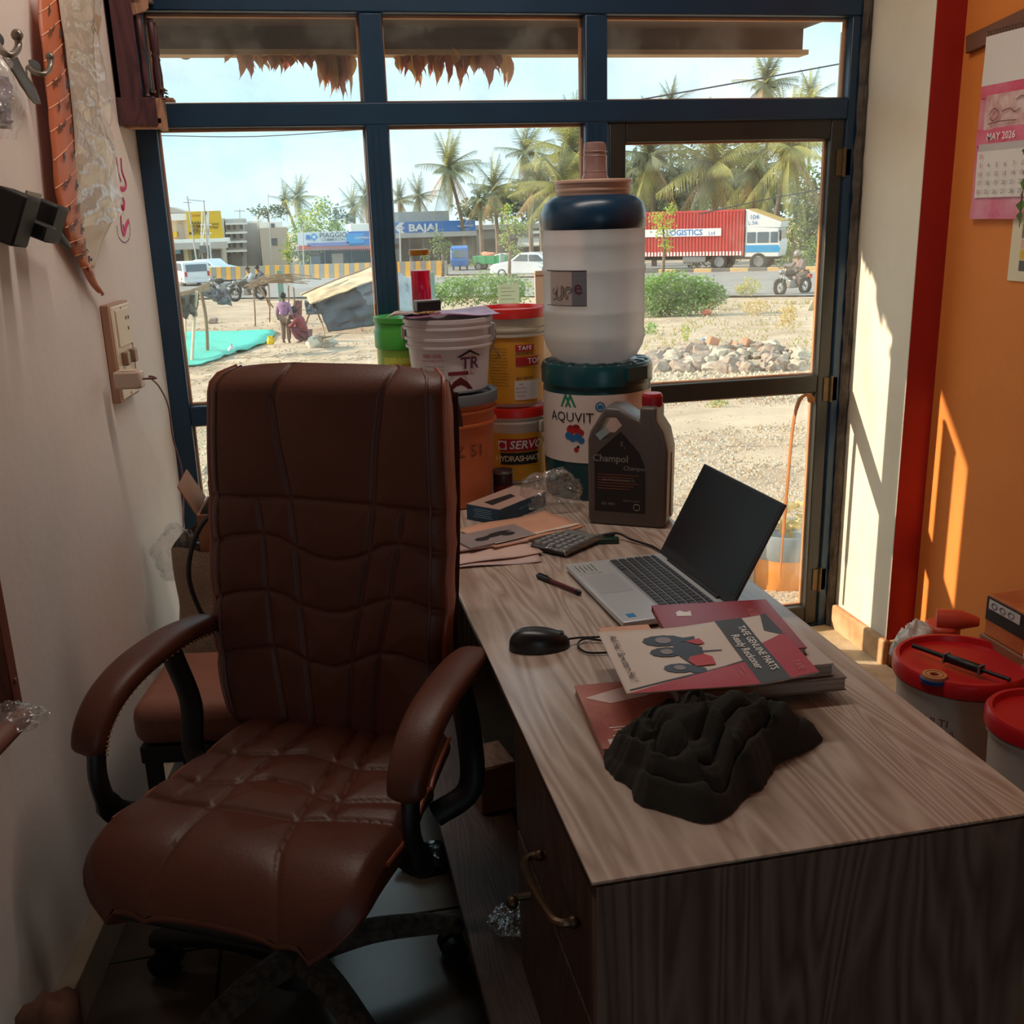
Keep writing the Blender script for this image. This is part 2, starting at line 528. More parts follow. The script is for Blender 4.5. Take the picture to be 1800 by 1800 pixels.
# the hinged door leaf at right
dr = T('door_1', 'glazed black timber door leaf with wide middle rail at right of the window', None, (1.683, WY, 0), kind='structure')
def dbar(name, x0, x1, z0, z1, y0=.004, y1=.045, mat=None):
    return B().bx(x0-1.683, x1-1.683, y0, y1, z0, z1).out(name, mat or m_door, dr, bevel=.004)
dbar('stile', .934, .985, .02, 1.672)
dbar('stile', 1.637, 1.680, .02, 1.672)
dbar('top_rail', .985, 1.637, 1.611, 1.672)
dbar('middle_rail', .985, 1.637, .832, .889)
dbar('bottom_rail', .985, 1.637, .02, .085)
for z0, z1 in ((.889, 1.611), (.085, .832)):
    B().bx(.981-1.683, 1.641-1.683, .024, .028, z0-.004, z1+.004).out('pane', m_glass, dr, smooth=0)
    g = B()
    for a, b_, c, d in ((.985, 1.637, z1-.006, z1), (.985, 1.637, z0, z0+.006), (.985, .991, z0, z1), (1.629, 1.637, z0, z1)):
        g.bx(a-1.683, b_-1.683, .029, .042, c, d)
    g.out('glazing_bead', m_bead, dr, bevel=.001, bseg=1)
for z in (.80, .14, 1.5):
    h = B()
    h.tube([(0, -.002, z), (0, -.002, z+.085)], .006, 10)
    h.bx(-.025, .022, .0, .004, z+.004, z+.08)
    h.out('hinge', m_brass, dr)
lb = smoothpts([(1.627, WY+.02, .80), (1.615, WY+.008, .822), (1.588, WY, .825), (1.567, WY-.004, .80), (1.556, WY+.002, .72), (1.55, WY+.006, .55), (1.545, WY+.01, .36), (1.541, WY+.013, .20)], 6)
B().tube([p-Vector((1.683, WY, 0)) for p in lb], [.012]*20+[.010]*(len(lb)-20-6)+[.006]*6, 8, flat=.4).out('loose_bead', m_bead, dr, label='orange timber glazing bead hanging loose in the lower pane')
B().bx(.93-1.683, 1.685-1.683, .006, .04, 0, .018).out('threshold', m_frame, dr)

# unseen fill light added to brighten the room, shaped as a ceiling tube
tl = T('fill_light', 'added unseen fill tube on the ceiling above the desk', 'lamp', (.45, 2.15, ZC-.05))
B().box((0, 0, .02), (1.24, .07, .05)).out('batten_body', M('white fill lamp body', (226, 226, 222), .5), tl, bevel=.004)
B().tube([(-.6, 0, -.025), (.6, 0, -.025)], .014, 12).out('tube', M('fill lamp tube', (240, 240, 236), .4), tl)
for x in (-.61, .61): B().box((x, 0, -.02), (.02, .03, .05)).out('end_holder', M('white fill lamp body', (226, 226, 222)), tl)
la = bpy.data.lights.new('fill_lamp', 'AREA'); la.shape = 'RECTANGLE'; la.size = 1.2; la.size_y = .05; la.energy = FILL; la.color = (1, .90, .80)
lo_ = bpy.data.objects.new('fill_lamp', la); COL.objects.link(lo_); lo_.parent = tl; lo_.location = (0, 0, -.045)
# ---------------------------------------------------------------- desk
DZ = .68
DX0, DX1, DY0, DY1 = .276, .872, .968, 2.955
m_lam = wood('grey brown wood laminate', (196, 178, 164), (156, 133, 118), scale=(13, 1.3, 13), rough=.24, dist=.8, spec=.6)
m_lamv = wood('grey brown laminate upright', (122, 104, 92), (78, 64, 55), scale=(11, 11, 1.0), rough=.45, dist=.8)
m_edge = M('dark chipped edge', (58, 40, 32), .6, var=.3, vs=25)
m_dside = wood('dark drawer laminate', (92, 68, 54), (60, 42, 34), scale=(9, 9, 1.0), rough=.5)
desk = T('desk', 'long wood-grain laminate desk with drawers running up to the window', 'desk', (DX0, DY0, 0))
dw, dl = DX1-DX0, DY1-DY0
B().bx(0, dw, 0, dl, DZ-.004, DZ).out('desktop', m_lam, desk, bevel=.001, bseg=1)
B().bx(.003, dw-.003, .004, dl-.003, DZ-.024, DZ-.004).out('edge_band', m_edge, desk, bevel=.002)
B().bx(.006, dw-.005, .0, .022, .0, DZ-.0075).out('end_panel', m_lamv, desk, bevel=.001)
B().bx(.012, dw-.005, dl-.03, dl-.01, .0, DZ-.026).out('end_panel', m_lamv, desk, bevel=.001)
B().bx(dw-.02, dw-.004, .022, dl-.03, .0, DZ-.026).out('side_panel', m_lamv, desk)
# drawer pedestal under the near end
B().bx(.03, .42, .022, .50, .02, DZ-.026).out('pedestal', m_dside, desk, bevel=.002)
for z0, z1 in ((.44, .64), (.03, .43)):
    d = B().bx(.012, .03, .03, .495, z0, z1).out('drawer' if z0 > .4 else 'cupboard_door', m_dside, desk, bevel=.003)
    h = B()
    if z0 > .4:
        h.tube(smoothpts([(.012, .10, z0+.11), (-.012, .10, z0+.112), (-.022, .12, z0+.11), (-.026, .2, z0+.095), (-.022, .27, z0+.08), (-.012, .29, z0+.08), (.012, .29, z0+.08)], 5), .006, 8)
        h.ball((.004, .10, z0+.11), .009, 10, 6); h.ball((.004, .29, z0+.08), .009, 10, 6)
    else:
        h.tube([(.012, .40, z1-.06), (-.012, .40, z1-.06), (-.02, .39, z1-.06)], .006, 8); h.ball((-.02, .39, z1-.06), .011, 10, 6)
    h.out('handle', M('tarnished steel', (96, 78, 60), .4, metal=.8, var=.2), d)
# low foot board that runs along the knee space
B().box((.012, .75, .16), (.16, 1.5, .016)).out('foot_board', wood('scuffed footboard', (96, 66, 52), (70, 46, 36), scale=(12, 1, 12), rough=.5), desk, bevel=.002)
for y in (.10, 1.46): B().bx(-.04, .09, y, y+.018, 0, .152).out('foot_board_support', m_dside, desk)
# ---------------------------------------------------------------- executive chair
m_leather = M('brown leatherette', (88, 47, 32), .46, var=.08, vs=10, bump=.12, bs=180, spec=.4)
m_leather_lit = M('lit leatherette tone', (140, 70, 46), .45, var=.08, vs=10, bump=.1, bs=160)  # lighter, redder copy of the leatherette with light put into the colour
m_black = M('black moulded plastic', (20, 19, 19), .45, bump=.05, bs=200)
m_fuzzy = M('worn grey wrap', (92, 82, 72), .95, rgb2=(50, 44, 40), vs=60, bump=1., bs=120)
CH = T('office_chair', 'brown leatherette high-back office chair with quilted seams at the desk', 'office chair', (-.08, 1.65, 0), R_(-29))
SV = [[(-.095, 1.16), (-.118, 1.103), (-.108, 1.024), (-.087, .918), (-.078, .823), (-.074, .709), (-.064, .585), (-.055, .47)],
      [(.12, 1.16), (.104, 1.108), (.093, 1.032), (.084, .913), (.073, .823), (.051, .716), (.031, .61), (.02, .47)],
      [(-.158, .915), (-.148, .846), (-.145, .732), (-.136, .622), (-.118, .5), (-.112, .46)],
      [(.143, .908), (.132, .841), (.112, .737), (.089, .63), (.076, .5), (.072, .46)],
      [(-.26, .912), (-.087, .918), (.084, .913), (.24, .903)]]
for dz, pts in ((0, [(-.26, .823), (-.212, .838), (-.148, .846), (-.112, .839), (-.078, .823), (-.04, .808), (0, .803), (.041, .81), (.073, .823), (.097, .837), (.132, .843), (.17, .837), (.24, .818)]),
                (0, [(-.28, .700), (-.218, .724), (-.145, .735), (-.105, .728), (-.074, .711), (-.02, .701), (.018, .704), (.051, .716), (.08, .729), (.112, .738), (.15, .737), (.24, .705)]),
                (0, [(-.28, .580), (-.225, .606), (-.136, .622), (-.102, .618), (-.063, .6), (-.008, .594), (.031, .606), (.062, .622), (.089, .631), (.13, .632), (.24, .600)])):
    SV.append(pts)
SVX = SV[4:]
def puff(p, seams, w=.0045, deep=.0045, bulge=.012, sig=.045):
    d = min(segd(p, q) for q in seams)
    return bulge*(1-math.exp(-d/sig))-deep*math.exp(-(d/w)**2)
BZ0, BZ1 = .44, 1.165
def backc(z): return -.02-.018*(1-(z-BZ0)/(BZ1-BZ0))       # centre line drifts a little
def backw(z):
    t = (z-BZ0)/(BZ1-BZ0)
    return .232+.012*math.sin(PI*min(1, max(0, 1-t)))-.035*max(0, (.25-t)/.25)**2
def backv(z): return .196+.106*(z-.5)
nb, mb = 190, 220
def bfront(u, v):
    z = BZ0+(BZ1-BZ0)*v
    w = backw(z)
    if BZ1-z < .045: w -= .030*(1-math.sqrt(max(0, 1-((.045-(BZ1-z))/.045)**2)))
    x = backc(z)+w*(2*u-1)
    e = min(u, 1-u)*2*w
    top = (BZ1-z)
    edge = 1-math.exp(-e/.018)
    h = puff((x, z), SV)+.022*edge
    y = backv(z)-h+.02
    if e < .075: y += .0*e
    if top < .055:
        k = 1-top/.055; y += .045*k**2.2
        z = z-.012*k*k*abs(2*u-1)**3
    bot = z-BZ0
    if bot < .04: y += .03*(1-bot/.04)**2
    return Vector((x, y, z))
b = B(); b.grid(bfront, nb, mb)
back = b.out('backrest', m_leather, CH, smooth=75, label='quilted front of the chair back with curved stitched seams')
# roll of the top over to the rear and the side gussets in a lit tone
def btop2(u, v):
    p = bfront(u, 1.0); x = p.x+(.026*(2*u-1)*min(1, v*4))
    a = v*PI
    r = .036
    return Vector((x, p.y+r-r*math.cos(a), p.z+.25*r*math.sin(a)-v*.12))
b = B(); b.grid(btop2, nb, 16)
b.out('headrest_flap', m_leather, back, smooth=80)
b = B()
for sgn in (0, 1):
    def side(u, v, sgn=sgn):
        z = BZ0+(BZ1-.03-BZ0)*v
        p = bfront(sgn, v*(BZ1-.03-BZ0)/(BZ1-BZ0))
        t = .085 if v < .9 else .085-.03*((v-.9)/.1)**2
        bul = .010*math.sin(PI*u)*(1 if sgn else -1)
        return Vector((p.x+bul-(.008 if sgn else -.008), p.y+t*u, z))
    b.grid(side, 8, 40)
b.out('side_gusset', m_leather_lit, back, smooth=80, label='side gusset of the chair back, red light put into its colour')
b = B()
def brear(u, v):
    z = BZ0+(BZ1-.06-BZ0)*v
    return Vector((backc(z)+backw(z)*(2*u-1), backv(z)+.10+.02*math.sin(PI*u), z))
b.grid(brear, 12, 20)
b.out('rear_cover', m_leather, back, smooth=80)
for sgn in (0, 1):
    pts = [bfront(sgn, v/40)+Vector((.004*(1 if sgn else -1), .004, 0)) for v in range(41)]
    B().tube(pts, .0045, 6).out('piping', m_leather_lit, back)
    pts = [bfront(.045 if not sgn else .955, v/40)+Vector((0, -.001, 0)) for v in range(41)]
    B().tube(pts, .003, 6).out('piping', m_leather, back)
# seat
SS = [[(-.044, .21), (-.083, -.039), (-.089, -.208), (-.10, -.30), (-.11, -.4)], [(-.118, .21), (-.153, .034), (-.158, -.098)],
      [(.037, .21), (.061, -.013), (.075, -.113), (.092, -.202), (.13, -.304), (.14, -.4)], [(.08, .21), (.118, -.047), (.128, -.1)],
      [(-.27, .077), (-.179, .055), (-.118, .059), (-.063, .073), (-.017, .09), (.052, .074), (.101, .06), (.149, .072), (.26, .085)],
      [(-.27, -.015), (-.189, -.046), (-.143, -.049), (-.091, -.036), (-.041, -.008), (.021, -.013), (.075, -.039), (.123, -.045), (.26, .0)],
      [(-.27, -.09), (-.183, -.115), (-.101, -.113), (-.027, -.112), (.075, -.113), (.127, -.098), (.26, -.07)]]
def seatf(u, v):
    y = .23-.545*v                             # back to front
    w = .205+.045*min(1, v*1.6)
    cx = .005
    yy = max(y, -.30)
    x = cx+w*(2*u-1)*math.sqrt(1-.50*max(0, (v-.80)/.20)**3)
    e = min(u, 1-u)*2*w
    h = puff((x, y), SS, bulge=.014)+.018*(1-math.exp(-e/.02))
    z = .455+h
    if v > .72:
        k = (v-.72)/.28
        z -= .085*k**2.4
        y += .02*k**3
    if e < .02: z -= .012*(1-e/.02)
    return Vector((x, y, z))
b = B(); b.grid(seatf, 100, 130)
seat = b.out('seat', m_leather, CH, smooth=75, label='quilted seat cushion with waterfall front edge')
b = B()
ring = [seatf(0, v/30) for v in range(31)]+[seatf(u/20, 1) for u in range(1, 21)]+[seatf(1, 1-v/30) for v in range(1, 31)]+[seatf(1-u/20, 0) for u in range(1, 20)]
def sside(u, v):
    n = len(ring); i = int(round(u*n)) % n
    p = ring[i]; zb = .395
    c = Vector((.005, -.05, 0))
    bul = 1+.03*math.sin(PI*v)-.10*v*v
    return Vector((c.x+(p.x-c.x)*bul, c.y+(p.y-c.y)*bul, p.z+(min(zb, p.z-.02)-p.z)*v))
b.grid(sside, len(ring), 6, True)
b.face([v for v in b.bm.verts if False]) if False else None
b.out('seat_side', m_leather, seat, smooth=80)
B().box((.005, -.06, .378), (.40, .46, .03)).out('seat_pan', m_black, seat, bevel=.012)
pts = [seatf(0, v/40)+Vector((-.003, 0, .002)) for v in range(30)]
B().tube(pts, .004, 6).out('piping', m_leather_lit, seat)
pts = [seatf(1, v/40)+Vector((.003, 0, .002)) for v in range(30)]
B().tube(pts, .004, 6).out('piping', m_leather_lit, seat)
# arms
for sgn, ux in ((-1, -.292), (1, .288)):
    path = smoothpts([(ux, -.148, .560), (ux, -.132, .602), (ux, -.085, .640), (ux, -.01, .662), (ux, .09, .668), (ux, .16, .662), (ux, .20 if sgn > 0 else .24, .648)], 6)
    n = len(path)
    b = B()
    def pad(u, v, path=path, n=n):
        i = v*(n-1); k = int(min(i, n-2)); f = i-k
        p = path[k].lerp(path[k+1], f); d = (path[k+1]-path[k]).normalized()
        up = Vector((1, 0, 0)).cross(d).normalized()
        if up.z < 0 and d.y > 0: up = -up
        a = 2*PI*u
        t = min(1, math.sqrt(max(0, 1-((abs(v-.5)-.44)/.06)**2)) if abs(v-.5) > .44 else 1)
        w = (.029+.006*math.sin(PI*v))*max(.25, t)
        h = .021*max(.25, t)
        ca, sa = math.cos(a), math.sin(a)
        se = lambda q: math.copysign(abs(q)**.7, q)
        return p+Vector((1, 0, 0))*w*se(ca)+up*h*se(sa)
    b.grid(pad, 20, 40, True)
    arm = b.out('armrest', m_leather, CH, smooth=70)
    sup = smoothpts([(ux, -.125, .585), (ux, -.135, .50), (ux, -.10, .42), (ux*.85, -.02, .375), (ux*.6, 0, .372)], 5)
    B().tube(sup, [.018]*8+[.024]*(len(sup)-8), 10, flat=.8).out('arm_support', m_black, arm)
    sup = smoothpts([(ux, .10, .645), (ux, .14, .52), (ux, .13, .42), (ux*.8, .10, .375)], 5)
    B().tube(sup, .018, 10, flat=1.3).out('arm_support', m_black, arm)
    q = B()
    for i in range(2, n-3):
        for r_ in (.35,):
            p = path[i]; q.tube([p+Vector((.030*-sgn, 0, -.010)), p+Vector((.0335*-sgn, .004, -.012))], .0016, 5)
    q.out('stitching', M('tan thread', (150, 110, 80), .8), arm)
# mechanism and base
HX, HY = -.02, .0
B().box((HX, HY, .345), (.16, .24, .045)).out('tilt_mechanism', m_black, CH, bevel=.01)
B().lathe([(.028, .10), (.028, .22), (.02, .225), (.02, .33), (0, .33)], 20, (HX, HY, 0)).out('gas_lift', m_black, CH)
B().lathe([(.0, .062), (.055, .062), (.05, .115), (.034, .13), (0, .13)], 20, (HX, HY, 0)).out('hub', m_black, CH)
b = B(); b.beam((HX, .12, .345), (HX, .26, .345), .07, .02); b.beam((HX, .26, .34), (HX, .30, .62), .07, .02, up=(0, 1, 0))
b.out('back_bracket', m_black, CH, bevel=.004)
B().tube(smoothpts([(HX+.06, .0, .35), (.16, -.0, .345), (.235, -.02, .34)], 4), .006, 8).out('tilt_lever', m_black, CH)
for k in range(5):
    a = R_(37+72*k); ca, sa = math.cos(a), math.sin(a)
    pts = smoothpts([(HX+.03*ca, HY+.03*sa, .105), (HX+.14*ca, HY+.14*sa, .110), (HX+.25*ca, HY+.25*sa, .092), (HX+.315*ca, HY+.315*sa, .072)], 5)
    leg = B().tube(pts, [.032-.010*i/(len(pts)-1) for i in range(len(pts))], 12, flat=.75).out('base_arm', m_fuzzy if k in (0, 3, 4) else m_black, CH)
    cx, cy = HX+.31*ca, HY+.31*sa
    w = B()
    for o in (-.016, .016):
        w.tube([(cx-sa*o-ca*.012-sa*.009, cy+ca*o-sa*.012+ca*.009, .026), (cx-sa*o-ca*.012+sa*.009, cy+ca*o-sa*.012-ca*.009, .026)], .026, 16)
    w.tube([(cx, cy, .03), (cx, cy, .075)], .009, 8)
    w.out('caster', m_black, leg)
# ---------------------------------------------------------------- drum, jug, cup, can and buckets on the far end of the desk
def facing(x, y): return math.atan2(-y, -x)
m_teal = M('teal moulded plastic', (12, 70, 78), .3, var=.06, vs=5)
m_navy = M('dark blue plastic', (14, 52, 78), .3)
m_whitelab = M('white label paper', (226, 214, 208), .55)
def milky(name):
    m = bpy.data.materials.new(name); m.use_nodes = True; t = m.node_tree; t.nodes.clear()
    o = nd(t, 'ShaderNodeOutputMaterial'); r = nd(t, 'ShaderNodeBsdfRefraction', Roughness=.8, IOR=1.03, Color=(.93, .95, .96, 1))
    tl = nd(t, 'ShaderNodeBsdfTranslucent', Color=(.9, .9, .9, 1)); d = nd(t, 'ShaderNodeBsdfDiffuse', Color=(.85, .85, .86, 1)); g = nd(t, 'ShaderNodeBsdfGlossy', Roughness=.25)
    a = nd(t, 'ShaderNodeMixShader', Fac=.4); b = nd(t, 'ShaderNodeMixShader', Fac=.58); c = nd(t, 'ShaderNodeMixShader', Fac=.05)
    t.links.new(tl.outputs[0], a.inputs[1]); t.links.new(d.outputs[0], a.inputs[2]); t.links.new(r.outputs[0], b.inputs[1]); t.links.new(a.outputs[0], b.inputs[2])
    t.links.new(b.outputs[0], c.inputs[1]); t.links.new(g.outputs[0], c.inputs[2]); t.links.new(c.outputs[0], o.inputs['Surface'])
    return m
m_ink = M('dark print', (30, 28, 30), .6)
m_redink = M('red print', (178, 28, 34), .55)
m_blueink = M('blue print', (40, 110, 170), .55)
m_greenink = M('green print', (40, 130, 95), .55)
m_whiteink = M('white print', (236, 232, 226), .55)
m_tan = M('tan plastic lid', (196, 160, 140), .45)
m_milk = milky('translucent milky plastic')
m_wire = M('galvanised wire', (150, 145, 138), .35, metal=.8)
DRX, DRY = .780, 2.645
dm = T('insulated_water_drum', 'dark teal insulated water drum with a printed white label on desk', 'water drum', (DRX, DRY, DZ))
a0 = facing(DRX, DRY)
B().lathe([(.0, 0), (.138, 0), (.143, .012), (.144, .10), (.145, .29), (.143, .30), (.146, .305), (.147, .352), (.144, .358), (0, .358)], 56).out('body', m_teal, dm, smooth=50)
patch(B(), .1455, a0-1.45, a0+1.45, .105, .285, n=40).out('label_sheet', m_whitelab, dm, smooth=80)
b = B()
b.lathe([(.149, .305), (.1495, .345), (.147, .352)], 56, cap=False)
for k in range(18):
    a = 2*PI*k/18
    b.ball((.120*math.cos(a), .120*math.sin(a), .354), .022, 10, 6, (1, 1, .5))
b.lathe([(.0, .352), (.135, .352), (.128, .362), (0, .362)], 40)
b.box((.150*math.cos(a0+.75), .150*math.sin(a0+.75), .335), (.012, .07, .035), rotm(0, 0, a0+.75))
b.out('lid', m_teal, dm, smooth=50, label='scalloped teal screw lid')
B().text('AQUVIT', .036, wrap(.1465, a0-.50, .225)).text('PURE', .010, wrap(.1465, a0-.42, .202), spacing=1.3).out('lettering', m_ink, dm, smooth=0)
B().text('Freshness', .017, wrap(.1465, a0+.10, .138), shear=.3).text('IN EVERY SENSE', .009, wrap(.1465, a0+.10, .122)).out('lettering', m_redink, dm, smooth=0)
def cyl_poly(b, pts, r, ang, z, off=.001):
    f = wrap(r, ang, z, off); b.poly([f(x, y) for x, y in pts]); return b
b = B()
for dx in (0, .014): cyl_poly(b, [(-.022+dx, 0), (-.016+dx, 0), (-.005+dx, .022), (.006+dx, 0), (.012+dx, 0), (-.003+dx, .034), (-.008+dx, .034)], .1455, a0-.55, .252)
b.out('emblem', m_greenink, dm, smooth=0)
def discpts(r, n=20, cx=0, cy=0): return [(cx+r*math.cos(2*PI*k/n), cy+r*math.sin(2*PI*k/n)) for k in range(n)]
b = B(); cyl_poly(b, discpts(.013), .1455, a0+.06, .255, .0008); b.out('round_badge', m_blueink, dm, smooth=0)
b = B(); cyl_poly(b, discpts(.0095), .1455, a0+.06, .255, .0012); b.out('round_badge', M('badge pale blue', (170, 205, 220), .5), dm, smooth=0)
b = B(); cyl_poly(b, [(-.007, -.005), (.007, -.005), (.007, .005), (-.007, .005)], .1455, a0+.06, .255, .0016); b.out('round_badge', m_blueink, dm, smooth=0)
for mm, blobs in ((m_redink, [(-.015, .012, .013), (0, .016, .012), (.012, .006, .010), (.0, -.040, .007), (.064, -.018, .008), (.075, -.018, .006)]), (m_blueink, [(-.022, -.004, .011), (-.010, -.010, .010), (.004, -.006, .011), (.014, -.014, .009)]), (m_ink, [(.005, -.032, .004)])):
    b = B()
    for x, y, r in blobs: cyl_poly(b, discpts(r, 16, x, y), .1455, a0-.38, .180, .0010+.0003*(mm is m_blueink))
    b.out('splash_print', mm, dm, smooth=0)['kind'] = 'stuff'

jx, jy, jz = .768, 2.625, DZ+.362
ju = T('water_jug', 'large milky water jug with a dark blue shoulder standing on teal drum', 'water jug', (jx, jy, jz))
prof = [(.0, .006), (.09, .0), (.112, .012), (.128, .04)]
for z in (.055, .075, .16, .175, .265, .285): pass
z = .05
prof += [(.131, .055), (.1335, .06), (.1335, .075), (.131, .082), (.1315, .12), (.134, .125), (.134, .135), (.1315, .14), (.1318, .225), (.1345, .23), (.1345, .24), (.1318, .246), (.132, .29), (.1335, .294), (.1335, .304), (.132, .31), (.132, .335)]
B().lathe(prof, 56, cap=False).out('body', m_milk, ju, smooth=50)
B().lathe([(.132, .335), (.1345, .338), (.134, .375), (.126, .398), (.110, .412), (.094, .418)], 56, cap=False).out('shoulder', m_navy, ju, smooth=60, label='dark blue moulded shoulder')
B().lathe([(.0, .414), (.094, .414), (.094, .425), (.0955, .427), (.0955, .433), (.094, .435), (.0955, .437), (.0955, .444), (.100, .447), (.100, .452), (.097, .455), (0, .455)], 48).out('screw_lid', m_tan, ju, smooth=40)
a1 = facing(jx, jy)
b = patch(B(), .1345, a1-.95, a1-.42, .150, .236, n=16); b.out('sticker', M('silver sticker', (176, 160, 152), .5), ju, smooth=80)
b = patch(B(), .1345, a1-.42, a1-.13, .150, .238, off=.0008, n=10); b.out('sticker', M('steel grey sticker', (108, 112, 120), .45), ju, smooth=80)
b = B()
for (x0, y0, x1, y1) in ((-.071, -.0432, .036, -.0418), (-.071, .0418, .036, .0442)):
    patch(b, .1345, a1-.55+x0/.1345*.99, a1-.55+x1/.1345+.15, .194+y0, .194+y1, off=.0012, n=14)
b.out('sticker_border', m_ink, ju, smooth=0)['kind'] = 'stuff'
# looped outline script and the single letter of the sticker
w_ = wrap(.1345, a1-.62, .182, .0016)
def stroke(b, pts, w, fn):
    P = smoothpts([(x, y, 0) for x, y in pts], 4)
    for p, q in zip(P, P[1:]):
        d = (q-p).normalized(); n_ = Vector((-d.y, d.x, 0))*w/2; e = d*w*.3
        b.poly([fn(*v.xy) for v in (p-n_-e, q-n_+e, q+n_+e, p+n_-e)])
b = B()
for pts in ([(-.028, .012), (-.034, .004), (-.026, -.004), (-.021, .006), (-.022, -.012), (-.030, -.017), (-.033, -.012)], [(-.016, .015), (-.018, -.006), (-.010, -.011), (-.004, -.004), (-.004, .015), (.001, .015), (.001, -.008), (-.009, -.017), (-.020, -.013)], [(.005, .014), (.006, -.004), (.012, -.014), (.016, -.010), (.010, .0), (.012, .014), (.022, .015), (.028, .007), (.018, -.001)], [(.014, .008), (.019, .011), (.024, .007)]):
    stroke(b, pts, .0016, w_)
b.out('script_print', m_ink, ju, smooth=0)
B().text('e', .050, wrap(.1345, a1-.30, .196, .0014), bold=.01).out('lettering', M('maroon print', (88, 40, 62), .6), ju, smooth=0)
cu = T('steel_tumbler', 'ribbed pinkish tumbler turned upside down on the jug lid', 'tumbler', (jx+.005, jy, jz+.455))
B().lathe([(.033, 0), (.0335, .004), (.030, .012), (.0295, .05), (.030, .052), (.0285, .06), (.0285, .075), (.027, .087), (.02, .090), (0, .090)], 32, cap=False).out('cup_body', M('dull pinkish tumbler', (150, 118, 112), .35, metal=.15), cu, smooth=50, solid=.001)
b = B()
for zz in (.018, .055, .066): b.lathe([(.0300, zz), (.0312, zz+.0015), (.0300, zz+.003)], 32, cap=False)
b.out('rib', M('dull pinkish tumbler', (150, 118, 112)), cu)['kind'] = 'stuff'

# oil can
m_can = M('charcoal grey can plastic', (92, 82, 78), .42, bump=.06, bs=180)
cn = T('oil_can', 'grey plastic oil can with red cap and dark label beside the drum', 'oil can', (.770, 2.315, DZ), R_(-32))
out = [(-.098, .012), (-.090, .0), (.086, .0), (.096, .012), (.098, .19), (.088, .235), (.070, .262), (.070, .295), (.030, .295), (.030, .262), (.010, .272), (-.02, .290), (-.055, .292), (-.092, .232), (-.098, .21)]
rx = rotm(PI/2)
b = B(); b.prism(out, .095, rx, (0, .0475, 0))
# handle hole
can = b.out('body', m_can, cn, bevel=.012, bseg=3, smooth=50)
hc = B().prism([(-.078, .226), (-.052, .268), (-.026, .268), (-.012, .250), (-.05, .212), (-.066, .212)], .2, rx, (0, .1, 0)).out('hole_cutter', m_can, cn)
md = can.modifiers.new('h', 'BOOLEAN'); md.object = hc; md.operation = 'DIFFERENCE'; md.solver = 'EXACT'
dg = bpy.context.evaluated_depsgraph_get()
me = bpy.data.meshes.new_from_object(can.evaluated_get(dg))
can.modifiers.clear(); can.data = me; bpy.data.objects.remove(hc)
me.polygons.foreach_set('use_smooth', [True]*len(me.polygons)); me.set_sharp_from_angle(angle=R_(40))
B().lathe([(.0, .29), (.0235, .29), (.0235, .318), (.021, .322), (0, .322)], 28, (.050, 0, 0)).out('cap', M('red screw cap', (170, 24, 36), .4), cn, smooth=45)
b = B()
for k in range(28):
    a = 2*PI*k/28; b.box((.050+.0238*math.cos(a), .0238*math.sin(a), .304), (.002, .002, .022), rotm(0, 0, a))
b.out('cap_ribs', M('red screw cap', (170, 24, 36)), cn)
lo = [(-.080, .035), (.045, .035), (.045, .15), (.030, .185), (-.015, .235), (-.080, .175)]
B().prism(lo, .0015, rx, (0, -.0478, 0)).out('label_panel', M('black can label', (30, 27, 28), .45), cn)
fl_ = onto((0, -.0500, 0), rx)
B().text('5', .016, lambda x, y: fl_(x-.012, y+.205)).text('L', .008, lambda x, y: fl_(x-.004, y+.197)).text('Champol', .024, lambda x, y: fl_(x-.040, y+.168), bold=.01).text('Champol', .015, lambda x, y: fl_(x+.018, y+.146), shear=.3)\
   .text('SEMI SYNTHETIC ENGINE OIL', .0062, lambda x, y: fl_(x-.02, y+.115), shear=.2).text('ISO 9001', .009, lambda x, y: fl_(x-.045, y+.055)).text('PREMIUM QUALITY', .005, lambda x, y: fl_(x+.012, y+.065)).out('lettering', M('silver print', (150, 142, 134), .5), cn, smooth=0)['kind'] = 'stuff'
b = B()
for k in range(6): b.poly([fl_(x, y) for x, y in ((-.072, .128-.007*k), (.03-.012*(k % 3), .128-.007*k), (.03-.012*(k % 3), .1295-.007*k), (-.072, .1295-.007*k))])
b.out('fine_print', M('orange print', (150, 84, 52), .5), cn, smooth=0)
B().tube([fl_(.025+.008*math.cos(t*.628), .05+.008*math.sin(t*.628)) for t in range(11)], .0008, 4).out('recycle_mark', M('silver print', (150, 142, 134)), cn)
b = B()
for k in range(6): b.box((-.099, 0, .08+.016*k), (.004, .05, .007))
b.out('grip_rib', m_can, cn, bevel=.001)
b = B(); b.box((.0985, 0, .10), (.003, .006, .16)); b.out('level_strip', M('pale level strip', (190, 160, 130), .5), cn)

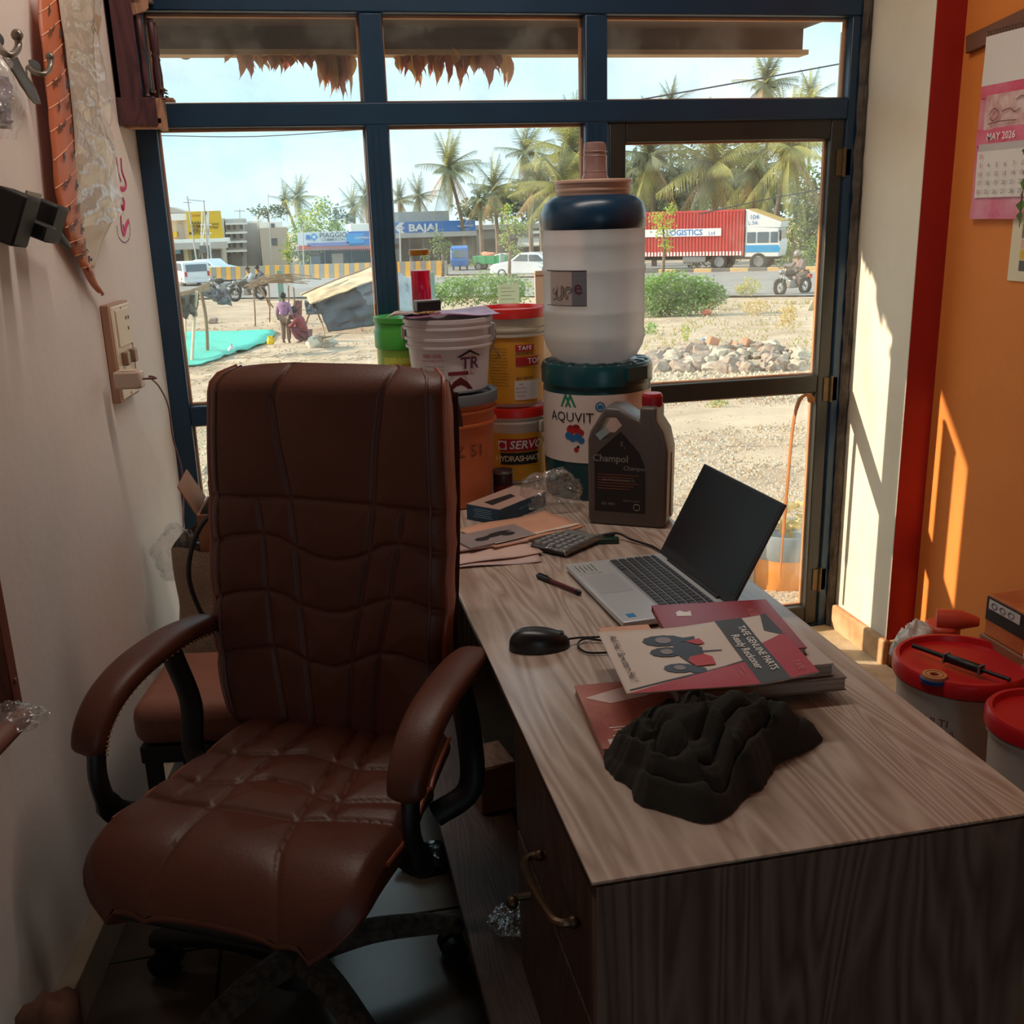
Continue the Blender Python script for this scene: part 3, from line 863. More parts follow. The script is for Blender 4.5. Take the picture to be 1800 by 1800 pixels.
def bucket(name, label, c, rt, rb, h, mat, lidm=None, rings=(.12, .25), handle=None, group=None, lid_open=False, lh=.014, cat='bucket'):
    t = T(name, label, cat, c, 0, group or ('buckets on the desk' if c[2] > .5 else 'buckets on the floor'))
    f = lambda z: rb+(rt-rb)*z/h
    p = [(0, .004), (rb-.006, .0), (rb, .006)]
    for rz in sorted((1-q)*h for q in rings):
        p += [(f(rz)-.001, rz-.006), (f(rz)+.006, rz-.005), (f(rz)+.006, rz+.001), (f(rz), rz+.002)]
    p += [(rt, h-.012), (rt+.004, h-.01), (rt+.004, h), (rt-.003, h), (rt-.004, h-.02), (0, h-.021)]
    bo = B().lathe(p, 48, cap=False).out('body', mat, t, smooth=35)
    if lidm:
        B().lathe([(rt-.012, h-.004), (rt-.012, h+.004), (rt-.004, h+lh), (rt+.006, h+lh), (rt+.0075, h+lh-.003), (rt+.0075, h-.012), (rt+.0055, h-.012)], 48, cap=False).out('lid_rim', lidm, t, smooth=40)
        B().lathe([(0, h+.001), (rt-.012, h+.001), (rt-.012, h+.004), (0, h+.004)], 40, cap=False).out('lid', lidm, t, smooth=40)
    if handle is not None:
        a, swing = handle
        R = f(h*.8)+.007
        ca, sa = math.cos(a), math.sin(a)
        for s_ in (1, -1):
            B().box((ca*R*s_, sa*R*s_, h*.80), (.010, .03, .035), rotm(0, 0, a)).out('lug', mat, t, bevel=.003)
        pts = []
        for k in range(21):
            u = PI*k/20
            x = math.cos(u)*(R+.006); d = math.sin(u)*(R+.02)
            pts.append((ca*x-sa*d*math.cos(swing), sa*x+ca*d*math.cos(swing), h*.80-d*math.sin(swing)))
        B().tube(pts, .0018, 6).out('bail_handle', m_wire, t)
    return t
def zsel(t, z, h, rt, rb): return rb+(rt-rb)*z/h
m_wbucket = M('off white bucket plastic', (216, 206, 206), .4, var=.03, vs=6)
m_yellow = M('golden yellow print', (228, 165, 40), .5, rgb2=(214, 132, 30), vs=3)
m_orangeb = M('brown orange bucket plastic', (196, 104, 60), .42, var=.1, vs=5)
m_redlid = M('red bucket lid', (206, 34, 26), .38)
m_gband = M('bright green plastic', (70, 170, 60), .38)
m_gray = M('grey bucket lid', (96, 100, 106), .5)
# orange bucket with the white one on top
ox, oy = .372, 2.645
ob = bucket('paint_bucket', 'brown orange bucket with a grey lid under the white bucket', (ox, oy, DZ), .124, .108, .288, m_orangeb, m_gray, rings=(.10, .22), handle=(facing(ox, oy)-.9, 1.1))
B().text('Z 51', .045, cone(.124, .108, .288)[0](facing(ox, oy)+.45, .155, .003)).out('lettering', M('faint brown marker', (120, 62, 40), .6), ob, smooth=0)
wx, wy, wz, wh = .384, 2.66, DZ+.302, .188
wb = bucket('soil_bucket', 'white bucket printed with a red house mark on the orange bucket', (wx, wy, wz), .113, .097, wh, m_wbucket, None, rings=(.11, .25, .36), handle=(facing(wx, wy)-.1+PI/2, 1.0))
aw = facing(wx, wy)
B().lathe([(.1035, .118), (.1043, .1205)], 48, cap=False).out('red_line', m_redink, wb)
tw, twp = cone(.113, .097, wh)
B().text('RED SOIL', .0125, tw(aw-.42, .098), bold=.01).text('WALL CARE PUTTY', .007, tw(aw-.42, .086)).out('lettering', m_redink, wb, smooth=0)
b = B()
for k in range(5): b.text('mix with water before use', .0048, tw(aw-.40, .072-.008*k))
b.out('fine_print', m_ink, wb, smooth=0)
B().text('TR', .042, tw(aw+.50, .077), bold=.02).text('TERRA', .008, tw(aw+.5, .05)).out('lettering', M('maroon print', (88, 40, 62)), wb, smooth=0)
b = B(); f_ = tw(aw+.50, .098); b.poly([f_(*p) for p in ((-.036, -.004), (.0, .014), (.036, -.004), (.026, -.004), (0, .008), (-.026, -.004))]); b.out('roof_mark', m_ink, wb, smooth=0)
b = B(); f_ = tw(aw+.25, .022); b.poly([f_(*p) for p in ((-.034, -.012), (.034, -.012), (.018, .008), (.0, .022), (-.018, .010))])
f_ = tw(aw+.2, .053); b.poly([f_(*p) for p in ((-.026, -.005), (.026, -.005), (.026, .005), (-.026, .005))]); b.out('soil_heap_print', M('dark red print', (124, 34, 40), .6), wb, smooth=0)
# green bucket on a plain one behind
gx, gy = .318, 2.79
gs = bucket('plain_bucket', 'plain white bucket hidden under the green one', (gx-.02, gy-.0, DZ), .085, .078, .30, m_wbucket, None, rings=(.1,))
bpy.data.objects.remove(gs.children[0]); bpy.data.objects.remove(gs)
gb = T('green_bucket', 'lime green bucket with an orange printed band left of white bucket', 'bucket', (.296, 2.868, DZ+.0), 0, 'buckets on the desk')
p = [(0, .004), (.078, 0), (.079, .008), (.0835, .395)]
B().lathe(p, 40, cap=False).out('body', M('lime green body', (150, 195, 70), .42), gb, smooth=40)
B().lathe([(.0845, .392), (.089, .395), (.090, .44), (.0865, .445), (.0865, .462), (.090, .465), (.090, .478), (.0, .480)], 40, cap=False).out('rim', m_gband, gb, smooth=40)
ag = facing(.296, 2.868)
patch(B(), .0822, ag-.9, ag+.6, .325, .372, off=.001, n=16).out('printed_band', M('lime yellow print', (214, 220, 90), .5), gb, smooth=80)
patch(B(), .0815, ag-.75, ag+.6, .26, .325, off=.001, n=16).out('printed_band', M('orange red print', (214, 84, 36), .5), gb, smooth=80)
B().text('SUPER FRESH', .011, wrap(.083, ag-.25, .352, .0016)).out('lettering', M('orange letters', (196, 96, 30), .5), gb, smooth=0)
b = B(); f_ = wrap(.083, ag-.55, .315, .0016); b.poly([f_(x, y) for x, y in discpts(.008)]); b.out('round_mark', m_whiteink, gb, smooth=0)
B().text('STAR', .009, wrap(.083, ag-.33, .318, .002)).text('CHOICE', .007, wrap(.083, ag-.31, .308, .002)).out('lettering', m_redink, gb, smooth=0)
# servo bucket below, tafe bucket on top
sx, sy = .588, 2.835
m_ob = M('clear white bucket plastic', (222, 206, 190), .4)
sv = bucket('oil_bucket', 'white and yellow oil bucket with red lid under the parts bucket', (sx, sy, DZ), .098, .088, .206, m_ob, m_redlid, rings=(.12,), handle=(facing(sx, sy)+.9, 1.1))
as_ = facing(sx, sy)
svw, svp = cone(.098, .088, .206)
svp(B(), as_-1.4, as_+1.4, .012, .150, .001, 30).out('printed_band', m_yellow, sv, smooth=80)
svp(B(), as_-.45, as_+.75, .098, .134, .002).out('red_panel', m_redink, sv, smooth=80)
svp(B(), as_-.45, as_+.75, .060, .094, .002).out('black_panel', m_ink, sv, smooth=80)
b = B(); f_ = svw(as_-.37, .1165, .0032); b.poly([f_(x, y) for x, y in ((-.012, -.013), (.012, -.013), (.012, .013), (-.012, .013))]); b.out('logo_panel', m_whiteink, sv, smooth=0)
b = B(); f_ = svw(as_-.37, .1165, .004); b.poly([f_(x, y) for x, y in discpts(.0095)]); b.out('logo_disc', m_redink, sv, smooth=0)
B().text('SERVO', .033, svw(as_+.36, .1160, .0036), bold=.015, shear=.2).out('lettering', m_whiteink, sv, smooth=0)
B().text('HYDRASHAKTI', .023, svw(as_+.12, .0765, .0036), spacing=.82, bold=.008).out('lettering', M('pale yellow print', (236, 214, 170), .5), sv, smooth=0)
tz, th = DZ+.220, .258
tf = bucket('parts_oil_bucket', 'yellow printed bucket with a red rim standing on the red-lidded oil bucket', (sx, sy, tz), .092, .082, th, M('milky bucket plastic', (214, 200, 180), .4, transl=.25), m_redlid, rings=(.16, .22), handle=(facing(sx, sy)-.7, 1.15))
tt, ttp = cone(.092, .082, th)
ttp(B(), as_-1.5, as_+1.5, .012, .195, .0015, 30).out('printed_band', m_yellow, tf, smooth=80)
ttp(B(), as_+.10, as_+.72, .157, .175, .003).out('red_panel', m_redink, tf, smooth=80)
ttp(B(), as_+.10, as_+.95, .117, .141, .003).out('red_panel', m_redink, tf, smooth=80)
B().text('TAFE', .016, tt(as_+.40, .166, .0045), bold=.02, spacing=1.15).text('TOP', .022, tt(as_+.72, .129, .0045), bold=.01).out('lettering', m_whiteink, tf, smooth=0)
B().text('GENUINE OIL', .009, tt(as_+.40, .150), bold=.02).text('BEST BEFORE', .0085, tt(as_+.40, .083), bold=.02).out('lettering', M('maroon print', (88, 40, 62)), tf, smooth=0)
ttp(B(), as_+.05, as_+.95, .022, .076, .003).out('data_panel', m_whitelab, tf, smooth=80)
b = B()
for k in range(13):
    b.text(('net volume when packed', 'store in a cool dry place', 'keep away from flame', 'shake well before use')[k % 4], .0058, tt(as_-.48, .165-.0085*k), align='CENTER')
for k, s_ in enumerate(('MRP', 'BATCH NO', 'MFG DATE', 'PKD ON')): b.text(s_, .006, tt(as_+.26, .066-.011*k, .0045))
b.out('fine_print', m_ink, tf, smooth=0)
tn = T('paint_tin', 'small dark printed tin in front of the oil buckets', 'tin', (.515, 2.66, DZ))
B().lathe([(0, 0), (.027, 0), (.028, .004), (.028, .066), (.026, .070), (0, .068)], 28, cap=False).out('body', M('dark maroon tin', (52, 22, 24), .4), tn, smooth=40)
B().lathe([(.0285, .062), (.0295, .066), (.0285, .07)], 28, cap=False).out('rim', m_wire, tn)
B().lathe([(.0285, .014), (.0285, .03)], 28, cap=False).out('printed_band', M('dull red print', (110, 30, 30), .5), tn)

# on top of the white bucket
topz = wz+wh+.003
m_flyer = M('purple printed flyer', (176, 128, 160), .45, rgb2=(108, 40, 88), vs=9)
fy = B()
def fly(u, v):
    x, y = (u-.5)*.245, (v-.5)*.19
    return Vector((x, y, .004+.010*nz3(x*9, y*9, 2)+.02*max(0, abs(x)-.09)*-1.2+.003))
fy.grid(fly, 22, 16)
fo = tag(fy.out('flyer', m_flyer, None, smooth=80, solid=.001), 'purple printed flyer spread over the white bucket rim', 'flyer')
fo.location = (.385, 2.665, topz); fo.rotation_euler = (0, 0, R_(8))
fy2 = B(); fy2.grid(lambda u, v: Vector(((u-.5)*.10, (v-.5)*.07, .002+.008*nz3(u*3, v*3, 5)-.04*max(0, .3-u))), 12, 8)
fo2 = tag(fy2.out('paper_scrap', M('torn printed paper', (206, 186, 160), .6, rgb2=(150, 90, 110), vs=22), None, smooth=80, solid=.001), 'torn printed paper scrap overhanging the green bucket', 'paper')
fo2.location = (.275, 2.64, topz+.012); fo2.rotation_euler = (0, 0, R_(-12))
bw = B()
for k in range(26):
    a = random.uniform(0, PI); x, y = random.gauss(0, .012), random.gauss(0, .010)
    bw.box((x, y, .004+.0012*(k % 5)), (.034, .0022, .0012), rotm(0, random.uniform(-.12, .12), a))
so = tag(bw.out('wood_shavings', M('dry straw', (196, 160, 104), .7), None, smooth=0), 'little heap of dry straw bits under the black box', 'straw', kind='stuff')
so.location = (.325, 2.60, topz+.008)
bxo = T('small_box', 'small black box with a pale lid on top of the flyer', 'box', (.327, 2.625, topz+.016), R_(12))
B().box((0, 0, .013), (.064, .034, .026)).out('body', M('black card', (34, 30, 36), .4), bxo, bevel=.002)
B().box((0, 0, .027), (.060, .031, .002)).out('lid', M('grey white card', (170, 172, 178), .35), bxo, bevel=.0005)
# glass bottle with red liquid
gbt = T('glass_bottle', 'tall clear bottle of dark red liquid with a gold cap', 'bottle', (.328, 2.735, topz+.008))
mg = thin('bottle glass', gloss=.10, dust=.02)
B().lathe([(0, 0), (.026, 0), (.0275, .004), (.0275, .105), (.0285, .110), (.0265, .116), (.0265, .135), (.024, .142)], 32, cap=False).out('glass', mg, gbt, smooth=50)
ml = bpy.data.materials.new('ruby liquid'); ml.use_nodes = True
pb = ml.node_tree.nodes['Principled BSDF']; pb.inputs['Base Color'].default_value = (*lin((200, 14, 60)), 1); pb.inputs['Transmission Weight'].default_value = .75; pb.inputs['IOR'].default_value = 1.05; pb.inputs['Roughness'].default_value = .1
B().lathe([(0, .003), (.024, .003), (.0255, .008), (.0255, .104), (0, .104)], 32, cap=False).out('liquid', ml, gbt, smooth=50)
B().lathe([(0, .157), (.0265, .157), (.0275, .154), (.0275, .143), (.0, .143)], 32, cap=False).out('cap', M('gold cap', (176, 116, 40), .35, metal=.6), gbt, smooth=40)
b = B()
for k in range(5):
    a = facing(.33, 2.73)+(k-2)*.22; b.box((.0262*math.cos(a), .0262*math.sin(a), .018), (.003, .006, .02+.006*(k % 2)), rotm(0, 0, a))
b.out('dark_sediment', m_ink, gbt)

# ---------------------------------------------------------------- papers, box and small things on the desk
def quadxf(p0, px_, py_):
    """rotation (about z) and sizes from a corner and its two neighbours"""
    d = Vector(px_)-Vector(p0); return math.atan2(d.y, d.x), d.length, (Vector(py_)-Vector(p0)).length
bb_ = T('gadget_box', 'flat blue carton with a pinkish lid beside the bucket', 'box', (.490, 2.482, DZ), R_(42))
B().box((0, 0, .020), (.205, .105, .040)).out('carton', M('dark teal blue card', (26, 66, 92), .45, var=.25, vs=18), bb_, bevel=.002)
B().box((0, 0, .0405), (.204, .104, .001)).out('lid_print', M('pinkish card print', (182, 150, 136), .5, var=.08, vs=9), bb_)
B().prism([(-.07, -.012), (.028, -.012), (.04, .012), (-.06, .022)], .0006, None, (-.01, -.002, .0411)).out('picture_print', m_ink, bb_)
b = B()
for k in range(5): b.box((-.1029, .0, .012+.005*k), (.0008, .06-.006*(k % 3), .0014))
b.out('fine_print', M('pale blue print', (120, 160, 180), .5), bb_)
B().text('USB WIRELESS', .010, lambda x, y: Vector((x+.01, -.0530, y+.022))).out('lettering', M('pale blue print', (120, 160, 180)), bb_, smooth=0)

m_film = thin('clear crinkled plastic', gloss=.16, dust=.07, rough=.06, bump=1., bs=55)
def crumple(c, r, seed, sc, amp=.35, nu=40, nv=26):
    b = B(); o = Vector((seed, seed*2, seed*3))
    def f(u, v):
        d = Vector((math.cos(2*PI*u)*math.sin(PI*v), math.sin(2*PI*u)*math.sin(PI*v), math.cos(PI*v)))
        n1 = noise.noise(d*1.7+o); n2 = 1-2*abs(noise.noise(d*4.2+o)); n3 = 1-2*abs(noise.noise(d*9+o))
        k = 1+amp*n1+.20*n2+.07*n3
        p = Vector((d.x*sc[0], d.y*sc[1], d.z*sc[2]))*r*k
        p.z = max(p.z, -sc[2]*r*.62)
        return p+Vector(c)
    b.grid(f, nu, nv, True)
    return b
pbag = tag(crumple((0, 0, .033), .062, 3.3, (1.15, .8, .85)).out('plastic_bag', m_film, None, smooth=25), 'crumpled clear plastic bag leaning on the teal drum', 'plastic bag')
pbag.location = (.605, 2.475, DZ+.012)

pp = T('paper_sheets', 'loose pinkish printed sheets lying lowest by the calculator', 'papers', (.40, 2.20, DZ), R_(8))
def sheet(b, w, d, z, seed, cx=0, cy=0, rot=0, lift=.004):
    r = Matrix.Rotation(rot, 3, 'Z')
    b.grid(lambda u, v: r @ Vector(((u-.5)*w, (v-.5)*d, 0))+Vector((cx, cy, z+lift*(nz3(u*2+seed, v*2, seed)+.5))), 12, 8); return b
for i, (w, d, z, cx, cy, ro, c) in enumerate(((.20, .14, .0015, -.02, -.05, -.2, (206, 178, 172)), (.21, .15, .006, -.02, -.02, .0, (214, 182, 170)))):
    sheet(B(), w, d, z, i*3.1, cx, cy, ro).out('sheet', M('pink sheet %d' % i, c, .6, var=.06, vs=12), pp, smooth=80, solid=.0008)
m_peach = M('peach folder card', (214, 160, 132), .5, var=.06, vs=8)
fd = T('card_folder', 'peach card folder with a bent corner under the booklets', 'folder', (.485, 2.285, DZ+.009), R_(22))
sheet(B(), .26, .165, .004, 7, lift=.008).out('cover', m_peach, fd, smooth=80, solid=.002)
sheet(B(), .25, .155, .0005, 8, lift=.003).out('inner_sheet', M('cream page', (220, 204, 188), .6), fd, smooth=80, solid=.001)
b = B(); b.grid(lambda u, v: Vector(((u-.5)*.24, -.070+.01*v, .0115+.004*nz3(u*3, v, 2))), 10, 1); b.out('cover_stripe', M('pale cream print', (226, 206, 190), .5), fd, smooth=0)
for i, (x, y, z, rz, lab, c) in enumerate(((.405, 2.235, .0165, 20, 'grey booklet printed with a motorcycle silhouette on the folder', (150, 138, 136)), (.385, 2.225, .0115, 9, 'pale leaflet peeping out beneath the motorcycle booklet', (188, 158, 150)))):
    t = T('booklet', lab, 'booklet', (x, y, DZ+z), R_(rz), 'booklets on the folder')
    B().box((0, 0, .0025), (.175, .10, .004)).out('pages', M('cover %d' % i, c, .45, var=.10, vs=10), t, bevel=.0006)
    if i == 0:
        b = B()
        for cx in (-.035, .035): b.prism([(cx+.018*math.cos(k*.524), -.01+.013*math.sin(k*.524)) for k in range(12)], .0004, None, (0, 0, .0046))
        b.prism([(-.05, -.004), (-.01, .006), (.0, .014), (.03, .018), (.055, .010), (.03, .0), (.01, -.012), (-.02, -.012)], .0004, None, (0, 0, .0047))
        b.out('motorcycle_print', M('dark print', (30, 28, 30)), t, smooth=0)
# wrapped calculator
ca = T('calculator', 'dark calculator still in its clear wrap by the folder', 'calculator', (.563, 2.165, DZ), R_(38))
B().box((0, 0, .010), (.135, .105, .014), rotm(R_(-2), 0, 0)).out('case', M('dark calculator case', (44, 46, 50), .4), ca, bevel=.004)
B().box((.05, 0, .0185), (.026, .085, .003)).out('display', M('grey lcd', (120, 132, 130), .2), ca, bevel=.001)
kb = B().box((0, 0, 0), (.015, .013, .006), taper=.85).out('key', M('grey keys', (150, 156, 160), .35), ca, bevel=.001)
kb.location = (-.052, -.04, .019)
for i in range(5):
    for j in range(5):
        if i == j == 0: continue
        c = kb.copy(); COL.objects.link(c); c.location = (-.052+.019*i, -.04+.02*j, .019)
b = B(); b.grid(lambda u, v: Vector(((u-.5)*.155, (v-.5)*.12, .0235+.003*nz3(u*6, v*6, 1)-.03*max(0, abs(u-.5)-.44)*4-.03*max(0, abs(v-.5)-.43)*4)), 24, 18)
b.out('clear_wrap', m_film, ca, smooth=30)
# pen
pa, pe = Vector((.451, 1.979, DZ+.006)), Vector((.511, 1.852, DZ+.006))
pn = T('ballpoint_pen', 'maroon ballpoint pen with a black cap lying by the laptop', 'pen', pa)
d = pe-pa
B().tube([d*0, d*.02, d*.30], [.004, .0055, .0055], 12).out('cap', m_black, pn, smooth=50)
B().tube([d*.28, d*.92], .0046, 12).out('barrel', M('maroon barrel', (92, 24, 34), .35), pn, smooth=50)
B().tube([d*.90, d*.97, d], [.0052, .0052, .002], 12).out('plug', m_black, pn, smooth=50)
B().tube([d*.02+Vector((.003, .003, .005)), d*.24+Vector((.002, .002, .006))], .0012, 6).out('clip', m_black, pn)
# mouse
mo = T('computer_mouse', 'black wired computer mouse on bare desk left of books', 'mouse', (.372, 1.628, DZ), R_(-4))
b = B()
def mshell(u, v):
    a = 2*PI*u; t = v
    x = .055*math.cos(a)*math.sin(PI/2*t)**.8; y = .031*math.sin(a)*math.sin(PI/2*t)**.8
    hz = .036*math.cos(PI/2*t)**.75*(1-.22*(x/.055))+.001
    return Vector((x, y, hz))
b.grid(mshell, 36, 18, True); bmesh.ops.remove_doubles(b.bm, verts=b.bm.verts, dist=1e-5)
b.lathe([(0, .0008), (.052, .0008)], 36, sy=.56, cap=False)
b.out('shell', M('black mouse plastic', (24, 24, 26), .32), mo, smooth=70)
B().tube([(.036, 0, .016), (.036, 0, .027)], .008, 12).out('scroll_wheel', m_black, mo)
cab = smoothpts([(.053, 0, .012), (.075, .006, .010), (.10, .012, .006), (.15, .012, .004), (.17, -.01, .004), (.15, -.05, .004), (.085, -.05, .004), (.068, -.03, .004), (.068, -.008, .006), (.085, .004, .008), (.12, -.005, .004), (.16, -.02, .004)], 6)
B().tube(cab, .0019, 6).out('cable', m_black, mo)

# ---------------------------------------------------------------- laptop
m_silver = M('silver laptop shell', (196, 198, 200), .35, metal=.25)
lp = T('laptop', 'open silver laptop with dark screen angled beside the window', 'laptop', (.638, 1.835, DZ), R_(-87))
LW, LD = .345, .222
B().box((0, 0, .011), (LW, LD, .013)).out('base', m_silver, lp, bevel=.004, bseg=3)
b = B()
for x, y in ((-.14, -.08), (.14, -.08), (-.14, .09), (.14, .09)): b.lathe([(0, 0), (.008, 0), (.008, .006), (0, .006)], 12, (x, y, 0), cap=False)
b.out('foot', m_black, lp)
B().box((.004, .035, .0176), (.315, .112, .0006)).out('keyboard_deck', M('deck tray', (150, 152, 155), .4), lp, bevel=.0002)
km = M('slate keys', (66, 68, 72), .5)
key0 = B().box((0, 0, 0), (.0148, .0150, .0024), taper=.92).out('key', km, lp, smooth=0)
keys = []
rowy = [.082, .066, .0475, .029, .0105, -.008]
for r, y in enumerate(rowy):
    n = 19
    x = -.150
    for k in range(n):
        if r == 5 and 4 <= k <= 7:
            if k == 4: keys.append((x+.0245, y, 4.3, 1))
        else: keys.append((x, y, 1, .55 if r == 0 else 1))
        x += .0163
key0.location = (keys[0][0], keys[0][1], .0190); key0.scale = (1, keys[0][3], 1)
for x, y, sx_, sy_ in keys[1:]:
    c = key0.copy(); COL.objects.link(c); c.location = (x, y, .0190); c.scale = (sx_, sy_, 1)
B().box((-.03, -.066, .0177), (.108, .068, .0004)).out('touchpad', M('touchpad', (186, 188, 190), .3, metal=.2), lp, bevel=.0001)
B().box((.145, -.085, .0177), (.018, .016, .0004)).out('sticker', M('blue sticker', (36, 130, 190), .4), lp)
B().box((-.125, -.080, .0177), (.065, .052, .0004)).out('sticker', M('grey info sticker', (170, 176, 172), .45, var=.15, vs=60), lp)
b = B()
for k in range(5): b.box((-.13+.004*(k % 2), -.062-.009*k, .0181), (.045-.008*(k % 3), .0016, .0002))
b.out('fine_print', m_ink, lp)
tilt = R_(-28)
def lidp(x, h, t): return Vector((x, .106+h*math.sin(-tilt)+t*math.cos(tilt), .017+h*math.cos(tilt)+t*math.sin(-tilt)*-1))
rl = rotm(tilt)
LH = .217
b = B().box((0, .106, .017), (0.001, .001, .001)); b = B()
b.box(Vector((0, .108, .017))+rl @ Vector((0, .0, LH/2)), (LW, .006, LH), rl)
scr = b.out('screen_lid', M('dark grey lid', (70, 72, 76), .4, metal=.3), lp, bevel=.002)
b = B(); b.box(Vector((0, .108, .017))+rl @ Vector((0, -.0034, LH/2+.008)), (LW-.014, .001, LH-.026), rl)
b.out('display_panel', M('black display glass', (14, 14, 16), .32, spec=.25), scr, smooth=0)
b = B(); b.box(Vector((0, .108, .017))+rl @ Vector((0, -.0031, LH/2)), (LW-.003, .0006, LH-.003), rl)
b.out('bezel', M('black bezel', (26, 26, 28), .5), scr, smooth=0)
B().tube([Vector((-.12, .106, .017)), Vector((.12, .106, .017))], .006, 10).out('hinge', m_black, lp)
B().box(Vector((0, .108, .017))+rl @ Vector((0, -.0038, LH-.007)), (.008, .001, .004), rl).out('webcam', m_ink, scr)
# charging lead with a green plug-in block, running to the laptop
pl = T('power_lead', 'black lead with a green connector block reaching the laptop', 'cable', (.66, 2.17, DZ))
B().box((.0, -.008, .007), (.055, .018, .013), rotm(0, 0, R_(-12))).out('connector_block', M('dark green block', (14, 52, 34), .4), pl, bevel=.002)
B().tube(smoothpts([(-.045, .018, .004), (-.01, .024, .006), (.03, .012, .016), (.055, -.02, .008), (.085, -.07, .005), (.092, -.115, .006), (.088, -.14, .010)], 6), .003, 8).out('cable', m_black, pl)
B().tube([(-.01, .024, .007), (.025, .012, .014)], .006, 8).out('plug', m_black, pl)

# ---------------------------------------------------------------- books
m_pages = M('grey white page edges', (178, 166, 156), .8, mapping=(1, 1, 60), rgb2=(140, 128, 118), vs=6)
def book(name, label, c, rz, w, d, h, cover, pages=m_pages, cat='book', ov=.002, spine=None):
    t = T(name, label, cat, c, R_(rz), 'books stacked on the desk')
    B().box((0, 0, h/2), (w-2*ov, d-2*ov, h-.003)).out('pages', pages, t, smooth=0)
    B().box((0, 0, h-.001), (w, d, .002)).out('front_cover', cover, t, bevel=.0005)
    B().box((0, 0, .001), (w, d, .002)).out('back_cover', cover, t, bevel=.0005)
    if spine: B().box((0, d/2*spine, h/2), (w, .002, h)).out('spine', cover, t)
    return t
m_cat = M('pinkish catalogue cover', (196, 128, 112), .35, rgb2=(150, 70, 60), vs=7)
ct = book('catalogue', 'pinkish red glossy catalogue sticking out under the books', (.478, 1.325, DZ), -4, .205, .205, .016, m_cat)
b = B()
b.prism([(-.09, -.098), (.09, -.098), (.09, -.072), (-.09, -.078)], .0004, None, (0, 0, .0162)); b.out('pale_print', M('pale catalogue print', (222, 196, 190), .4), ct, smooth=0); b = B(); b.prism([(-.095, .055), (-.02, .085), (.03, .07), (.0, .045), (-.06, .03)], .0004, None, (0, 0, .0162))
b.out('pale_print', M('pale catalogue print', (222, 196, 190), .4), ct, smooth=0)
b = B(); b.prism([(-.02, -.03), (.03, .03), (.06, .01), (.02, -.05)], .0004, None, (0, 0, .0163)); b.out('dark_print', m_ink, ct, smooth=0)
b = B()
for k in range(5): b.box((-.05, -.045-.008*k, .0164), (.06-.01*(k % 3), .002, .0004))
b.out('fine_print', m_whiteink, ct)
book('ledger_book', 'thick grey-paged ledger lowest at the right of the stack', (.655, 1.395, DZ+.0165), -4, .27, .16, .022, M('grey ledger cover', (120, 104, 96), .5))
book('manual', 'thick pale manual lying on the ledger, right end showing', (.635, 1.42, DZ+.039), -3, .275, .19, .020, M('pale manual cover', (196, 178, 168), .45))
rb = book('red_book', 'dark red book behind the white brochure next to the laptop', (.655, 1.475, DZ+.0595), -8, .205, .21, .012, M('dark red cover', (150, 26, 40), .35, var=.06, vs=8), spine=1)
B().text('H SERIES', .018, lambda x, y: Vector((.06-y*-1, -x*.9+.035, .0125)), bold=.01).out('lettering', M('pale red print', (206, 120, 120), .5), rb, smooth=0)
b = B(); b.prism([(-.07, .05), (-.045, .048), (-.042, .07), (-.052, .066), (-.06, .074), (-.068, .068)], .0004, None, (0, 0, .0121)); b.out('torn_label', m_whiteink, rb, smooth=0)
book('pocket_diary', 'slim peach diary peeping out left of the dark red book', (.488, 1.448, DZ+.0595), -5, .085, .16, .008, m_peach)
# the white brochure on top, slightly bent
br = T('parts_brochure', 'white and red parts brochure with a tractor picture topmost on the stack', 'brochure', (.567, 1.362, DZ+.0735), R_(-6))
def brz(x, y): return .0015+.010*((x+.02)/.14)**2*(1 if x > 0 else .2)+.003*nz3(x*9, y*9, 4)+.002
def brs(x, y, o=0.): return Vector((x, y, brz(x, y)+o))
BW, BH = .282, .228
b = B(); b.grid(lambda u, v: brs((u-.5)*BW, (v-.5)*BH), 30, 20); b.out('cover_sheet', M('brochure white', (214, 196, 180), .4), br, smooth=80, solid=.0016)
def bprint(name, polys, mat, o=.0016):
    b = B()
    for P in polys:
        # subdivide so that the print follows the bend
        n = len(P)
        f = b.poly([brs(x, y, o) for x, y in P])
    bmesh.ops.triangulate(b.bm, faces=b.bm.faces)
    bmesh.ops.subdivide_edges(b.bm, edges=b.bm.edges, cuts=5, use_grid_fill=True)
    for v in b.bm.verts: v.co = brs(v.co.x, v.co.y, o)
    return b.out(name, mat, br, smooth=0)
bprint('dark_band', [[(.055, -.114), (.100, -.114), (.100, .114), (.055, .114)]], M('charcoal print', (58, 54, 56), .45))
bprint('dark_band', [[(.118, .055), (.141, .02), (.141, .114), (.132, .114)]], M('charcoal print', (58, 54, 56)))
bprint('red_panel', [[(-.141, -.114), (.055, -.114), (.055, -.040), (.03, -.045)], [(.100, -.114), (.141, -.114), (.141, .03), (.100, .012)]], M('crimson print', (176, 26, 44), .4))
bprint('dark_line', [[(-.135, -.106), (-.135, -.102), (.055, -.034), (.055, -.038)]], M('charcoal print', (58, 54, 56)))
def bt(b, s, size, cx, cy, **k):           # reading direction runs toward -y
    return b.text(s, size, lambda x, y: brs(cx+y, cy-x, .0026), **k)
b = B(); bt(b, 'TAFE GENUINE PARTS', .0165, .088, .0, bold=.01); bt(b, 'Ready Reckoner', .0185, .069, -.008, bold=.01); b.out('lettering', m_whiteink, br, smooth=0)
